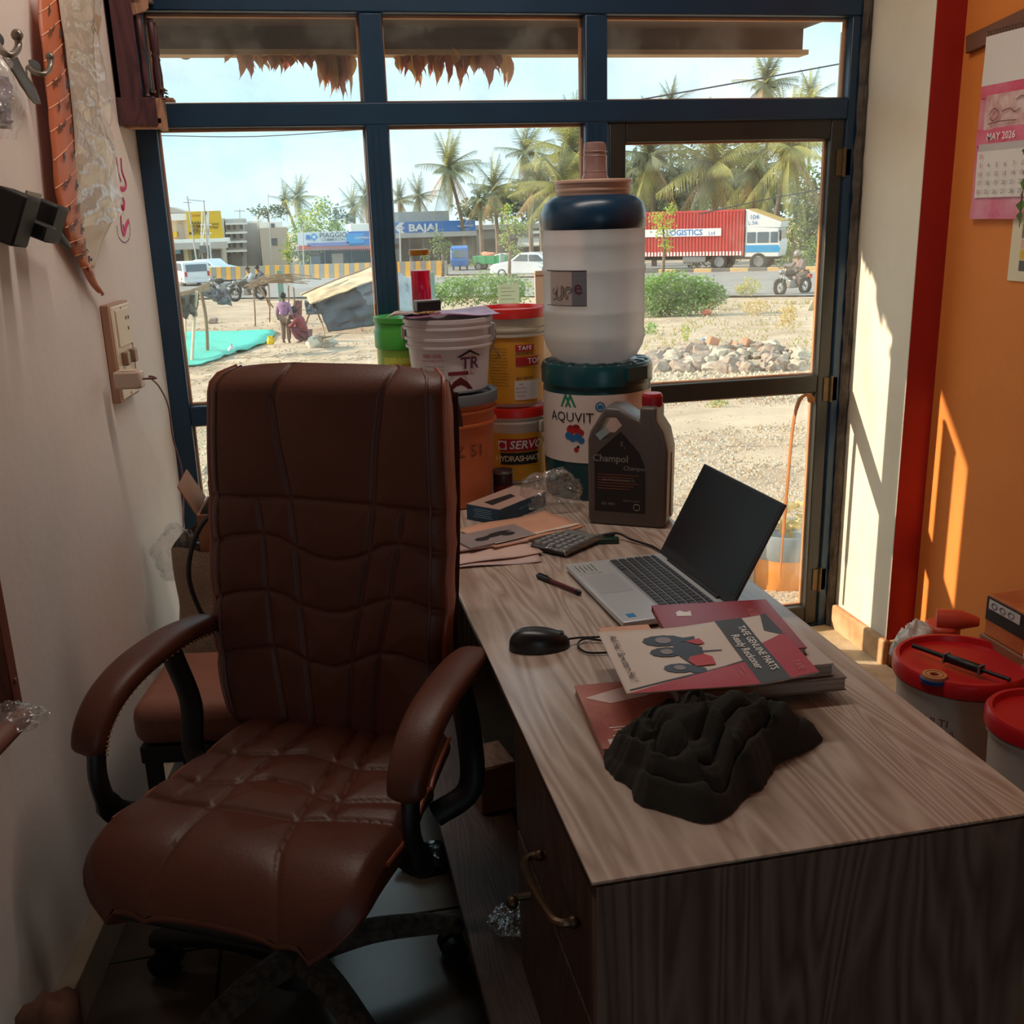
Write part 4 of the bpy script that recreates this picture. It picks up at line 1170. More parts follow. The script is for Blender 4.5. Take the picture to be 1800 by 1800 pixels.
b = B(); bt(b, 'Asli Hai ! Sarvottam Hai !', .0165, -.122, .005, bold=.005); b.out('lettering', M('charcoal print', (58, 54, 56)), br, smooth=0)
b = B(); bt(b, 'TAFE', .014, .122, -.082, shear=.2); bt(b, 'Domestic - Tractors', .006, .046, -.075); bt(b, 'Edition', .006, .038, -.078); b.out('lettering', M('pale red print', (206, 120, 120)), br, smooth=0)
wheel = lambda cx, cy, r, ry, n=22: [(cx+(r if k % 2 else r*.93)*math.cos(2*PI*k/n), cy+(ry if k % 2 else ry*.93)*math.sin(2*PI*k/n)) for k in range(n)]
bprint('tractor_print', [wheel(-.045, .062, .034, .022), wheel(-.05, .018, .027, .018), wheel(-.045, -.042, .025, .017), wheel(-.02, -.052, .014, .012), [(-.035, .045), (-.012, .05), (.008, .024), (.0, -.02), (-.022, -.035), (-.034, .0)], [(.0, .012), (.035, .01), (.035, .007), (.0, .008)], [(-.02, .066), (.008, .068), (.004, .05), (-.02, .052)]], M('blue black print', (46, 50, 62), .45), .002)
bprint('tractor_print', [[(-.02, -.006), (.004, .0), (.014, -.012), (.012, -.038), (-.018, -.040), (-.026, -.02)]], M('tractor red print', (190, 34, 40), .45), .0026)
for cx, cy, r in ((-.045, .062, .013), (-.05, .018, .010), (-.045, -.042, .009)): bprint('wheel_hub_print', [discpts(r, 14, cx, cy)], M('hub grey print', (140, 130, 132), .5), .0026)
bprint('tractor_print', [[(-.012, .05), (.012, .056), (.016, .036), (.004, .034)]], M('tractor red print', (190, 34, 40)), .0026)

# black cloth
cl = B()
def clf(u, v):
    a = 2*PI*u; r = v
    R0 = .105+.008*math.sin(3*a+1)+.005*math.sin(7*a)+.016*nz3(math.cos(a)*2, math.sin(a)*2, 3)+.003*nz3(math.cos(a)*9, math.sin(a)*9, 5)
    flap = .07*math.exp(-((a-.15)/.25)**2)+.07*math.exp(-((a-2*PI-.15)/.25)**2)+.03*math.exp(-((a-4.5)/.3)**2)
    R = (R0+flap)*r
    x, y = R*math.cos(a)*1.12, R*math.sin(a)*.95
    base = max(0, 1-r**1.9)**.9*.088
    q = Vector((x*19, y*19, .6))
    wq = Vector((noise.noise(q*.8)*1.6, noise.noise(q*.8+Vector((5, 5, 5)))*1.6, 0))
    rid = lambda v: 1-2.3*math.sqrt(noise.noise(v)**2+.003)
    n1 = rid(q*.8+wq); n2 = rid(q*1.3+wq*1.6+Vector((3, 1, 0))); n3 = rid(q*2.6+wq*2+Vector((8, 2, 0)))
    ph = 11*r+1.0*a*(1 if r > .12 else 0)+3.4*noise.noise(q*.42+Vector((2, 7, 1)))+1.2*noise.noise(q*.9)
    fo = abs(math.sin(ph))**.75
    f2 = abs(math.sin(2.1*ph+2.2*noise.noise(q*.7)))**.8
    h = base*(.72+.22*n1+.10*n2)+(.017*fo+.0025*f2)*min(1, (1-r)*5)*min(1, .35+r)+.010*(1-r)
    sw = .020*n1*(1-r)
    return Vector((x+sw, y+sw*.6, max(.0015, h+.002)))
cl.grid(clf, 190, 80, True)
co = tag(cl.out('cloth', M('black cotton cloth', (46, 44, 38), .95, bump=.5, bs=700), None, smooth=80), 'crumpled black cloth heaped on the near end of desk', 'cloth')
co.location = (.478, 1.178, DZ)
# ---------------------------------------------------------------- ground outside
GP = [(2.9, -.10), (3.3, -.12), (4, -.2), (8, -.48), (13, -.85), (20, -1.2), (30, -1.72), (45, -1.88), (60, -2.2), (85, -2.6), (400, -2.7)]
def zt(x, y):
    for (a, za), (b, zb) in zip(GP, GP[1:]):
        if y <= b: return za+(zb-za)*(y-a)/(b-a)
    return GP[-1][1]
def hit(px, py):
    d = ray(px, py); t = 2.5
    while t < 390:
        p = EYE+d*t
        if p.z <= zt(p.x, p.y): return Vector((p.x, p.y, zt(p.x, p.y)))
        t *= 1.004
    return EYE+d*t
def px_m(p): return (p-EYE).dot(fwd)/FPX          # metres per pixel at a point
roadd = lambda x, y: y+.72*x
m_dirt = M('dry tan earth', (196, 174, 148), .95, rgb2=(162, 140, 116), vs=.9, bump=.9, bs=9)
t_ = m_dirt.node_tree
m_asph = M('sun bleached asphalt', (150, 146, 142), .8, rgb2=(132, 128, 124), vs=1.5)
b = B(); ys = [3.09]
while ys[-1] < 330: ys.append(ys[-1]*1.035+.06)
def gx(u, y): return -22-.55*y+u*(52+1.75*y)
rows = []
for y in ys:
    rows.append([b.bm.verts.new((gx(i/90, y), y, zt(0, y)+(.05*nz3(gx(i/90, y)*.6, y*.6)+.02*nz3(gx(i/90, y)*2.3, y*2.3) if y > 4.5 else 0))) for i in range(91)])
for r0, r1 in zip(rows, rows[1:]):
    for i in range(90): b.face([r0[i], r0[i+1], r1[i+1], r1[i]])
struct(b.out('ground', m_dirt, smooth=180))
def strip(name, d0, d1, z, mat, xs=(-60, 90), n=75):
    b = B()
    def f(u, v):
        x = xs[0]+(xs[1]-xs[0])*u; d = d0+(d1-d0)*v; y = d-.72*x
        return Vector((x, y, zt(x, max(3, y))+z))
    b.grid(f, n, 8)
    return b.out(name, mat, smooth=180)
struct(strip('road', 47.5, 71.6, .06, m_asph, (-50, 26)))
struct(strip('road_far', 75, 92, .05, m_asph, (-50, 70)))
struct(strip('road_line', 70.4, 70.7, .075, M('faded white line', (214, 210, 200), .7), (-45, 40)))
# painted median kerb
kb_ = T('trim_3', None, None, (0, 0, 0), kind='structure')
ky, kk = M('kerb faded yellow', (206, 170, 120), .8), M('kerb grey black', (110, 108, 102), .8)
kbm = []
for i, m in enumerate((ky, kk)):
    o = B().box((0, 0, .11), (1.02, .35, .26)).out('kerb_block', m, kb_, bevel=.02); kbm.append(o)
dirr = math.atan2(-.72, 1)
for k in range(44):
    c = kbm[k % 2] if k < 2 else kbm[k % 2].copy()
    if k >= 2: COL.objects.link(c)
    s = 10+k*1.03; x = s*math.cos(dirr)+8; y = 72.3-.72*x
    c.location = (x, y, zt(x, y)); c.rotation_euler = (0, 0, dirr)
# strip for the sunlit floor inside the door; canopy of the shop
struct(B().bx(.93, 1.74, 2.45, WY+.0, 0, .012).out('trim_4', M('sunlit floor tone', (206, 184, 150), .9, rgb2=(170, 146, 112), vs=9, bump=.4), bevel=.003))  # added strip, its pale sandy tone stands in for sunlight on the floor
struct(B().bx(-1.4, 2.8, 3.05, 3.16, -.25, -.0).out('trim_5', m_cement))
m_can2 = M('dark brown canopy sheet', (78, 66, 66), .7, var=.12, vs=9)
struct(B().bx(-1.6, 1.72, 3.08, 3.42, 1.978, 1.99).bx(-1.6, 1.72, 3.40, 3.46, 1.915, 1.99).out('trim_6', m_can2))
struct(B().bx(-1.6, 1.74, 3.395, 3.465, 1.900, 1.915).out('trim_7', M('weathered beam edge', (176, 146, 112), .8, var=.1, vs=7, mapping=(1, 8, 8))))
struct(B().bx(1.80, 2.1, 3.09, 3.30, -.2, 2.4).out('trim_8', m_creamgloss))

# ---------------------------------------------------------------- dried leaf garland and lamps under the canopy
lm = [M('dry leaf %d' % i, c, .75, transl=.45) for i, c in enumerate(((190, 128, 92), (160, 112, 98), (206, 158, 96), (176, 96, 78), (196, 150, 116)))]
ga = T('leaf_garland', 'garland of curled brown dried leaves strung under the canopy beam', 'garland', at_y(600, 76, 3.44))
g0 = ga.location
def leafmesh(L, w, seed):
    b = B()
    def f(u, v):
        t = v; ww = w*(math.sin(PI*min(1, t*1.05+.04))**.8)*(1-.3*t)
        a = (u-.5)*2.4
        x = ww*math.sin(a)+.012*math.sin(t*4+seed); y = ww*.7*(1-math.cos(a))+.015*nz3(t*4, seed)
        ca = math.cos(seed+t*1.1); sa = math.sin(seed+t*1.1)
        return Vector((x*ca-y*sa, x*sa+y*ca, -L*t))
    b.grid(f, 4, 9)
    return b
for x0, x1, n, lens in ((378, 412, 5, (20, 45)), (415, 505, 24, (35, 62)), (505, 560, 14, (30, 50)), (556, 610, 26, (70, 98)), (692, 740, 13, (50, 80)), (742, 765, 8, (40, 90)), (765, 890, 34, (45, 85))):
    for k in range(n):
        px = x0+(x1-x0)*(k+random.uniform(.1, .9))/n
        p = at_y(px, 77, 3.405+.045*random.random())
        s = px_m(p)
        b = leafmesh(random.uniform(*lens)*s*random.uniform(.7, 1.05), random.uniform(9, 15)*s, random.uniform(0, 6))
        o = b.out('leaf', random.choice(lm), ga, smooth=60)
        o.location = p-g0
B().tube([at_y(375, 77, 3.43)-g0, at_y(640, 77, 3.43)-g0, at_y(892, 78, 3.43)-g0], .002, 5).out('string', m_ink, ga)
for px, py, r, lab in ((325, 90, 14, 'small round lamp hanging under canopy beside the wooden shrine'), (1376, 83, 11, 'small round lamp hanging under canopy at the window’s right end')):
    p = at_y(px, py, 3.52); s = px_m(p)
    t = T('round_lamp', lab, 'lamp', p, 0, 'round lamps under the canopy')
    B().ball((0, 0, 0), r*s, 20, 12, (1, .8, 1)).out('shade', M('grey lamp glass', (132, 130, 126), .35, var=.3, vs=30), t, smooth=60)
    B().tube([(0, 0, r*s*.9), (0, 0, r*s*1.5)], .004, 8).out('stem', m_black, t)

# ---------------------------------------------------------------- foliage builders
def gcol(n, c, c2, tr=.35): return M(n, c, .8, rgb2=c2, vs=2.2, transl=tr)
g_yel = gcol('yellow green leaves', (196, 202, 92), (140, 160, 74))
g_mid = gcol('mid green leaves', (138, 168, 88), (92, 124, 66))
g_dark = gcol('dark grey green leaves', (122, 136, 108), (80, 96, 78))
g_vivid = gcol('vivid scrub leaves', (146, 186, 96), (88, 134, 72))
g_dry = gcol('dry straw weeds', (222, 196, 132), (186, 166, 104), .3)
g_palm = gcol('sunlit palm green', (196, 190, 118), (138, 146, 90))
g_palm2 = gcol('grey palm green', (156, 162, 128), (110, 122, 100))
g_palmdry = gcol('dry palm frond', (212, 178, 130), (176, 150, 112))
m_bark = M('grey brown bark', (146, 124, 104), .9, rgb2=(104, 88, 74), vs=6, mapping=(1, 1, 3))
def leaves(b, c, r, n, size, up=.3, shell=.45):
    c = Vector(c)
    for _ in range(n):
        d = Vector((random.gauss(0, 1), random.gauss(0, 1), random.gauss(0, 1))).normalized()
        k = (shell+(1-shell)*random.random())
        lump = 1+.28*noise.noise(d*2.4+c)
        p = c+Vector((d.x*r[0], d.y*r[1], d.z*r[2]))*k*lump
        a = Vector((random.gauss(0, 1), random.gauss(0, 1), random.gauss(0, .6)-.2)).normalized()
        e = a.cross(Vector((random.gauss(0, 1), random.gauss(0, 1), random.gauss(0, 1)))).normalized()
        s = size*random.uniform(.6, 1.3)
        b.poly([p, p+a*s*.5+e*s*.28, p+a*s, p+a*s*.5-e*s*.28])
    return b
def shrub(name, label, cat, px, py, crowns, n, leaf, mats, trunk=None, group=None, Y=None, dz=0):
    """crowns: (dx px, dy px above base, rx px, rz px); leaf in px"""
    p = hit(px, py) if Y is None else at_y(px, py, Y)
    s = px_m(p); t = T(name, label, cat, p, 0, group or {'bush': 'bushes in the yard', 'weeds': 'weed clumps in the yard'}[cat])
    for i, m in enumerate(mats):
        b = B()
        for dx, dy, r1, r2 in crowns:
            leaves(b, (dx*s, random.uniform(-.3, .3)*r1*s, dy*s), (r1*s, r1*s*.8, r2*s), int(n*r1*r2/1000/len(mats))+6, leaf*s)
        b.out('foliage', m, t, smooth=0, recalc=False)
    if trunk:
        b = B()
        for pts, w in trunk:
            P = smoothpts([(x*s, 0, y*s) for x, y in pts], 3); b.tube(P, [w*s*(1-.5*i/len(P)) for i in range(len(P))], 6)
        b.out('trunk', m_bark, t, smooth=60)
    return t
_fr = {}
def frondmesh(kind):
    """unit frond along +x, drooping"""
    b = B(); n = 26
    droop = (.25, .75, 1.25)[kind]; up = (.35, .15, -.1)[kind]
    P = [Vector((math.sin(min(1.5, .2+t*1.0))*t*1.05, 0, up*t-droop*.55*t*t)) for t in [i/n for i in range(n+1)]]
    b.tube([P[i] for i in range(0, n+1, 3)]+[P[-1]], [.014*(1-i/10) for i in range(len(range(0, n+1, 3))+1)], 4)
    for i in range(2, n+1):
        for q in (.0, .5):
            if i == n and q: continue
            t = (i+q)/n; p = P[i].lerp(P[min(n, i+1)], q); d = (P[min(n, i+1)]-P[i-1]).normalized()
            L = .34*math.sin(PI*min(1, .12+t*.86))**.7
            for sd in (1, -1):
                jit = random.uniform(-.15, .15)
                a = (d*(.55+jit)+Vector((0, sd, 0))*.75+Vector((0, 0, -.35-.45*t-.3*kind*.5+jit))).normalized()
                w = d*.0085
                b.poly([p-w, p+w, p+a*L*.6+w*.6+Vector((0, 0, -.01)), p+a*L+Vector((0, 0, -.08*L-.04*kind)), p+a*L*.6-w*.6])
    me = bpy.data.meshes.new('frond'); b.bm.to_mesh(me); b.bm.free()
    return me
for kk_ in range(3):
    for i, m in enumerate((g_palm, g_palm2, g_palmdry)):
        random.seed(kk_); me = frondmesh(kk_); me.materials.append(m); _fr[(kk_, i)] = me
def palm(label, px, py, Y, L, n=20, tone=0, lean=0, wind=.0, trunkpx=None, seed=0):
    """crown at pixel (px, py) on depth Y; L frond length in px"""
    random.seed(seed+11)
    c = at_y(px, py, Y); s = px_m(c); zb = zt(c.x, Y)-.3
    t = T('coconut_palm', label, 'palm', (c.x+lean, Y, zb), 0, 'coconut palms beyond the road')
    h = c.z-zb
    P = smoothpts([(0, 0, 0), (-lean*.25, 0, h*.5), (-lean, 0, h)], 5)
    B().tube(P, [.20-.08*i/(len(P)-1) for i in range(len(P))], 8).out('trunk', m_bark, t, smooth=60)
    for k in range(n):
        a = 2*PI*k*.381966*1.0+random.uniform(-.2, .2)
        e = k/n
        kind = 0 if e < .3 else 1 if e < .68 else 2
        tn_ = tone if random.random() < .75 else 1-min(1, tone)
        if kind == 2 and random.random() < .3: tn_ = 2
        o = bpy.data.objects.new('frond', _fr[(kind, tn_)]); COL.objects.link(o); o.parent = t
        el = R_(72-112*e+random.uniform(-9, 9))
        o.location = (-lean, 0, h)
        if wind: a = math.atan2(math.sin(a)*.7, math.cos(a)*.7+wind)
        o.rotation_euler = (random.uniform(-.25, .25), -el, a)
        q = L*s*random.uniform(.85, 1.12)*1.05; o.scale = (q, q, q)
    if tone == 0:
        b = B()
        for k in range(6):
            a = k*1.05; b.ball((-lean+.16*math.cos(a), .16*math.sin(a), h-.30), .10, 8, 6)
        b.out('coconut_cluster', g_palm2, t, smooth=60)
    return t
palm('sunlit coconut palm centred above the red container truck', 1255, 290, 66, 105, 26, 0, .2, seed=1)
palm('coconut palm with yellow fronds right of the truck cab', 1388, 262, 62, 105, 24, 0, -.9, seed=2)
palm('grey coconut palm half hidden by the door’s left stile', 1142, 275, 68, 92, 24, 1, .4, seed=3)
palm('dim coconut palm between the two sunlit palms over the truck', 1325, 300, 80, 90, 20, 1, .1, seed=4)
palm('tall coconut palm whose crown fills the top right pane', 1348, 148, 88, 62, 22, 1, .3, .2, seed=5)
palm('coconut palm just topping the bar in upper right pane', 1425, 172, 95, 46, 16, 1, .2, seed=6)
palm('coconut palm tip barely clearing the bar above the door', 1180, 182, 96, 42, 14, 1, seed=7)
palm('sunlit yellowish coconut palm left of the jug’s cup', 1000, 268, 72, 85, 26, 0, .5, .2, seed=8)
palm('tallest grey coconut palm at the middle pane’s right edge', 1012, 232, 84, 70, 22, 1, .3, .3, seed=9)
palm('windswept coconut palm with upright plume in the middle pane', 922, 268, 82, 58, 20, 1, .4, .4, seed=10)
palm('shorter coconut palm behind the grey shop roof', 945, 330, 76, 66, 22, 1, .3, .1, seed=12)
palm('coconut palm with hanging dry fronds above the jug shoulder', 985, 325, 70, 70, 22, 0, .2, seed=13)
palm('small coconut palm left of the shed beside blue sign', 868, 332, 84, 55, 20, 1, .2, .2, seed=14)
palm('lone windswept coconut palm against the sky in the middle pane', 788, 295, 88, 62, 24, 1, 1.2, .35, seed=15)
palm('small coconut palm above the blue signboard’s middle', 842, 352, 80, 40, 16, 1, .1, .2, seed=16)
palm('young coconut palm low over the blue sign’s left part', 735, 345, 98, 38, 16, 1, .2, .3, seed=17)
palm('distant coconut palm touching the left mullion’s right edge', 702, 352, 105, 36, 15, 1, .1, .3, seed=18)
palm('distant double-headed coconut palm over the white houses', 522, 348, 110, 40, 18, 1, .4, .45, seed=19)
palm('distant bent coconut palm left of the double-headed one', 500, 352, 115, 30, 12, 1, 1.2, .4, seed=20)
palm('distant coconut palm touching the left mullion’s left edge', 642, 345, 105, 40, 17, 1, .1, .3, seed=21)
palm('distant bushy coconut palm next to the left mullion', 620, 362, 108, 34, 16, 1, .1, .2, seed=22)
random.seed(5)
def bigtree(label, px, py, Y, crowns, n, leaf, mats, trunk=True):
    """base height from the ground; crowns in px relative to (px, py)"""
    c = at_y(px, py, Y); s = px_m(c); zb = zt(c.x, Y); t = T('tree', label, 'tree', (c.x, Y, zb), 0, 'trees beyond the yard')
    for m in mats:
        b = B()
        for dx, dy, r1, r2 in crowns:
            leaves(b, (dx*s, random.uniform(-.3, .3)*r1*s, c.z-zb+dy*s), (r1*s, r1*s*.9, r2*s), int(n*r1*r2/1000/len(mats))+10, leaf*s, shell=.3)
        b.out('foliage', m, t, smooth=0, recalc=False)
    if trunk: B().tube([(0, 0, 0), (.1, 0, (c.z-zb)*.6), (0, 0, c.z-zb)], [3.5*s, 2.6*s, 1.2*s], 7).out('trunk', m_bark, t, smooth=60)
    return t
bigtree('dense dark tree wall behind the palms above the truck’s left half', 1180, 330, 92, [(-60, 10, 60, 60), (20, 0, 60, 70), (-20, -30, 70, 50)], 330, 13, (g_dark,))
bigtree('dense dark tree behind the palms above the truck cab', 1300, 330, 96, [(0, 5, 70, 75), (50, -20, 60, 60)], 330, 13, (g_dark,))
bigtree('tall grey green tree at the door’s right edge', 1420, 370, 72, [(0, 10, 42, 75), (25, -40, 40, 60), (-10, -70, 35, 35)], 420, 9, (g_dark, g_mid))
bigtree('dark tree behind the coconut palms at the middle pane’s right', 975, 330, 98, [(0, 0, 60, 50), (45, 20, 45, 70), (-45, -20, 50, 40)], 330, 12, (g_dark,))
bigtree('dark foliage behind the shed left of coconut palms', 880, 355, 100, [(0, 0, 55, 32), (-50, -12, 40, 22)], 330, 11, (g_dark,))
bigtree('bright yellow green tree beside the white sign shop', 548, 402, 84, [(0, 8, 36, 30), (22, 35, 18, 20), (-22, -18, 22, 30), (40, -6, 26, 24), (-40, -38, 16, 26), (-10, -45, 26, 20)], 620, 6, (g_yel, g_mid))
bigtree('grey green distant tree behind the white houses', 470, 372, 112, [(-8, 0, 26, 13), (20, 2, 22, 15)], 500, 6, (g_dark,))
bigtree('grey green tree right of the bright yellow green tree', 590, 378, 100, [(0, 0, 18, 20), (22, -6, 14, 14)], 500, 6, (g_dark,))
bigtree('sapling with yellow leaves standing before the truck container', 1165, 395, 46, [(0, 0, 26, 24), (14, 26, 14, 14), (-14, 14, 15, 12), (6, -32, 14, 20)], 420, 5, (g_yel,))
bigtree('sapling with yellow leaves before the grey shop', 892, 395, 58, [(0, 0, 20, 26), (-8, -26, 12, 14), (20, -6, 16, 22), (0, 26, 14, 12), (10, -40, 18, 14)], 420, 5, (g_yel, g_mid))
bigtree('small bright tree right behind the truck cab', 1392, 402, 64, [(0, 0, 14, 12), (-8, -14, 12, 10)], 500, 5, (g_yel,))
bigtree('young olive tree before the blue sign shop', 775, 425, 66, [(-6, 0, 16, 30), (8, -10, 14, 18), (-30, -22, 12, 14)], 420, 5, (g_mid, g_dark))
V = (g_vivid, g_mid)
shrub('scrub_bush', 'broad bright green scrub bush right of the jug', 'bush', 1188, 556, [(-15, 44, 52, 38), (35, 40, 48, 30), (-48, 34, 40, 40), (66, 34, 30, 20), (10, 22, 60, 26)], 1100, 6, V)
shrub('scrub_bush', 'low green scrub bush seen left of the jug over buckets', 'bush', 850, 545, [(-50, 34, 40, 26), (0, 36, 48, 30), (52, 32, 40, 28), (-85, 26, 24, 20)], 1000, 5.5, V)
for i, (px, py, cr, m, lab) in enumerate(((1265, 474, [(-6, 22, 26, 22), (14, 18, 22, 18)], (g_dark, g_dry), 'grey bush in front of the truck’s middle'), (1218, 474, [(0, 16, 20, 16)], (g_dark, g_dry), 'small grey bush in front of the container’s left part'),
        (1372, 470, [(0, 18, 18, 20), (10, 32, 10, 12)], (g_mid, g_yel), 'leafy bush at the truck’s front wheel'), (1435, 474, [(0, 30, 22, 34), (-20, 14, 16, 16)], (g_mid, g_dark), 'leafy bush behind the motorcyclist'),
        (1318, 520, [(0, 16, 22, 16), (-18, 10, 14, 12)], (g_dry, g_yel), 'straw coloured weed clump at the road edge'), (1330, 556, [(0, 16, 28, 16)], (g_dry,), 'straw coloured weed clump halfway to the road'),
        (1385, 572, [(0, 18, 18, 20)], (g_dry,), 'straw coloured weed clump lower right of the slope'), (1245, 545, [(0, 14, 26, 13)], (g_dry,), 'straw coloured weed clump below the green bush'),
        (1424, 640, [(0, 12, 12, 12)], (g_vivid,), 'small green weed at the rubble heap’s right end'), (1205, 600, [(0, 16, 9, 18)], (g_yel,), 'thin green weed at the rubble heap’s left'),
        (1262, 718, [(0, 8, 22, 9)], (g_dry, g_mid), 'little weed patch on the gravel below the rubble'), (1145, 590, [(0, 12, 14, 12)], (g_vivid,), 'small green weed touching the jug’s right side'),
        (700, 470, [(0, 12, 12, 14)], (g_mid,), 'dark small bush below the blue sign’s logo'), (825, 470, [(0, 8, 10, 10)], (g_mid,), 'small bush beside the blue rickshaw'))):
    shrub('weed_clump' if 'weed' in lab else 'roadside_bush', lab, 'weeds' if 'weed' in lab else 'bush', px, py, cr, 900, 4.5, m)

# ---------------------------------------------------------------- rubble, gravel and litter
m_rock = M('dusty grey rock', (176, 156, 138), .95, rgb2=(128, 114, 104), vs=2.2, bump=.8, bs=9)
m_rock2 = M('pale broken concrete', (206, 192, 172), .95, rgb2=(170, 154, 136), vs=3, bump=.8, bs=9)
m_brick = M('orange broken brick', (206, 140, 106), .9, var=.1, vs=6)
rp = hit(1290, 650)
rub = T('rubble_heap', 'heap of broken rocks and brick outside the door', 'rubble', rp)
rmesh = []
for i in range(6):
    o = B().rock((0, 0, 0), 1, i+1, 2).out('rock', m_rock if i % 3 else m_rock2, rub, smooth=30); rmesh.append(o)
random.seed(21)
nr = 0
def put(o, p, sc):
    o.location = p-rp; o.rotation_euler = (random.uniform(-.5, .5), random.uniform(-.5, .5), random.uniform(0, 6)); o.scale = (sc, sc, sc)
for k in range(105):
    u = random.random(); px = 1146+285*u
    top = 596+22*abs(2*u-1.1)**1.5; v = random.random()**.8
    py = 655-(655-top-8)*v
    p = hit(px, 655-10*v); s = px_m(p)
    p = p+Vector((0, .5*v, (655-10*v-py)*s*.9))
    sz = random.uniform(8, 19)*s*(1.15 if v < .5 else .9)
    o = rmesh[k] if k < 6 else rmesh[random.randrange(6)].copy()
    if k >= 6: COL.objects.link(o)
    put(o, p, sz)
for px, py in ((1311, 603), (1296, 610), (1252, 600)):
    p = hit(px, 642); p = p+Vector((0, 0, (642-py)*px_m(p))); s = px_m(p)
    o = B().box((0, 0, 0), (22*s, 12*s, 14*s)).out('brick', m_brick, rub, bevel=.01)
    o.location = p-rp; o.rotation_euler = (.2, .3, random.uniform(0, 1))
B().tube(smoothpts([hit(1225, 618)-rp+Vector((0, 0, .10)), hit(1240, 616)-rp+Vector((0, 0, .22)), hit(1262, 620)-rp+Vector((0, 0, .10))], 5), .03, 8).out('bent_pipe', M('pale blue pipe', (150, 170, 186), .5), rub)
def pebbles(n, box, sz, seed, sp=0):
    random.seed(seed); b = B()
    for _ in range(n):
        px, py = random.uniform(box[0], box[1]), random.uniform(box[2], box[3])
        p = hit(px, py); s = px_m(p); r = random.uniform(*sz)*s
        a = random.uniform(0, 6); c, d = math.cos(a)*r, math.sin(a)*r
        k = random.uniform(.6, 1); h = r*random.uniform(.5, 1.)
        q = [b.bm.verts.new(p+Vector(v)) for v in ((c, d, 0), (-d*k, c*k, 0), (-c, -d, 0), (d*k, -c*k, 0))]
        t0 = b.bm.verts.new(p+Vector((r*random.uniform(-.3, .3), r*random.uniform(-.3, .3), h)))
        for i in range(4): b.face([q[i], q[(i+1) % 4], t0])
    return b
m_grav = M('pale gravel', (214, 196, 168), .95, rgb2=(176, 158, 134), vs=5)
m_grav2 = M('tan gravel', (198, 168, 136), .95, rgb2=(160, 134, 108), vs=5)
tag(pebbles(1500, (1130, 1450, 646, 700), (2.5, 7), 3).out('gravel', m_grav, smooth=0), 'band of pale coarse gravel in front of the rubble heap', 'gravel', kind='stuff')
tag(pebbles(5200, (1140, 1450, 690, 1060), (1.0, 4.2), 41).out('gravel', m_rock2, smooth=0), 'fine pale grit covering the yard outside the door', 'gravel', kind='stuff')
tag(pebbles(3600, (1140, 1450, 700, 1060), (1.2, 5), 4).out('gravel', m_grav2, smooth=0), 'tan stones strewn over the yard outside the door', 'gravel', kind='stuff')
tag(pebbles(900, (1130, 1450, 530, 640), (1.2, 4), 5).out('gravel', m_grav, smooth=0), 'small stones on the weedy slope behind the rubble', 'gravel', kind='stuff')
tag(pebbles(1100, (325, 680, 560, 720), (1.0, 3.5), 6).out('gravel', m_grav2, smooth=0), 'small stones littering the encampment ground', 'gravel', kind='stuff')
tag(pebbles(500, (335, 380, 745, 870), (2, 6), 7).out('gravel', m_grav, smooth=0), 'pale stones outside the lower left pane', 'gravel', kind='stuff')
random.seed(8); b = B()
for _ in range(420):
    p = hit(random.uniform(330, 670), random.uniform(618, 705)); s = px_m(p); a = random.gauss(0, .5); L = random.uniform(5, 22)*s
    d = Vector((math.cos(a), math.sin(a)*2.2, random.uniform(0, .08)))*L*.5
    b.beam(p-d+Vector((0, 0, .02)), p+d+Vector((0, 0, .03)), 1.1*s)
tag(b.out('straw_litter', M('pale straw', (220, 198, 160), .9, rgb2=(150, 140, 128), vs=1.2), smooth=0), 'straw and twigs strewn on the ground before the camp', 'straw', kind='stuff')

random.seed(14); b = B(); b2 = B()
for _ in range(900):
    px, py = random.uniform(1132, 1440), random.uniform(532, 640)
    if nz3(px*.02, py*.035, 4) < -.12: continue
    p = hit(px, py); s = px_m(p)
    for k in range(5):
        a = random.uniform(0, 6.28); h = random.uniform(3, 9)*s
        d = Vector((math.cos(a)*.5, math.sin(a)*.5, 1))*h; e = Vector((.6*s, 0, 0))
        (b if random.random() < .75 else b2).poly([p-e, p+e, p+d])
tag(b.out('dry_grass', g_dry, smooth=0, recalc=False), 'dry straw grass covering the slope behind the rubble', 'grass', kind='stuff')
tag(b2.out('green_grass', g_vivid, smooth=0, recalc=False), 'sparse green blades mixed into the dry slope grass', 'grass', kind='stuff')
# ---------------------------------------------------------------- skinned figures
def skin(name, chains, mat, parent, sub=1, sc=1., off=(0, 0, 0)):
    vs, rs, es, idx = [], [], [], {}
    off = Vector(off)
    for ch in chains:
        last = None
        for p, r in ch:
            k = tuple(round(c, 4) for c in p)
            if k not in idx: idx[k] = len(vs); vs.append(Vector(p)*sc+off); rs.append(r*sc)
            if last is not None and last != idx[k]: es.append((last, idx[k]))
            last = idx[k]
    me = bpy.data.meshes.new(name); me.from_pydata(vs, es, []); me.materials.append(mat)
    o = bpy.data.objects.new(name, me); COL.objects.link(o); o.parent = parent
    md = o.modifiers.new('skin', 'SKIN'); md.use_smooth_shade = True
    for i, r in enumerate(rs): me.skin_vertices[0].data[i].radius = (r, r)
    me.skin_vertices[0].data[0].use_root = True
    q = o.modifiers.new('sub', 'SUBSURF'); q.levels = sub; q.render_levels = sub
    dg = bpy.context.evaluated_depsgraph_get()
    m2 = bpy.data.meshes.new_from_object(o.evaluated_get(dg)); o.modifiers.clear(); o.data = m2
    m2.polygons.foreach_set('use_smooth', [True]*len(m2.polygons))
    return o
m_skin = M('brown skin', (112, 74, 56), .6)
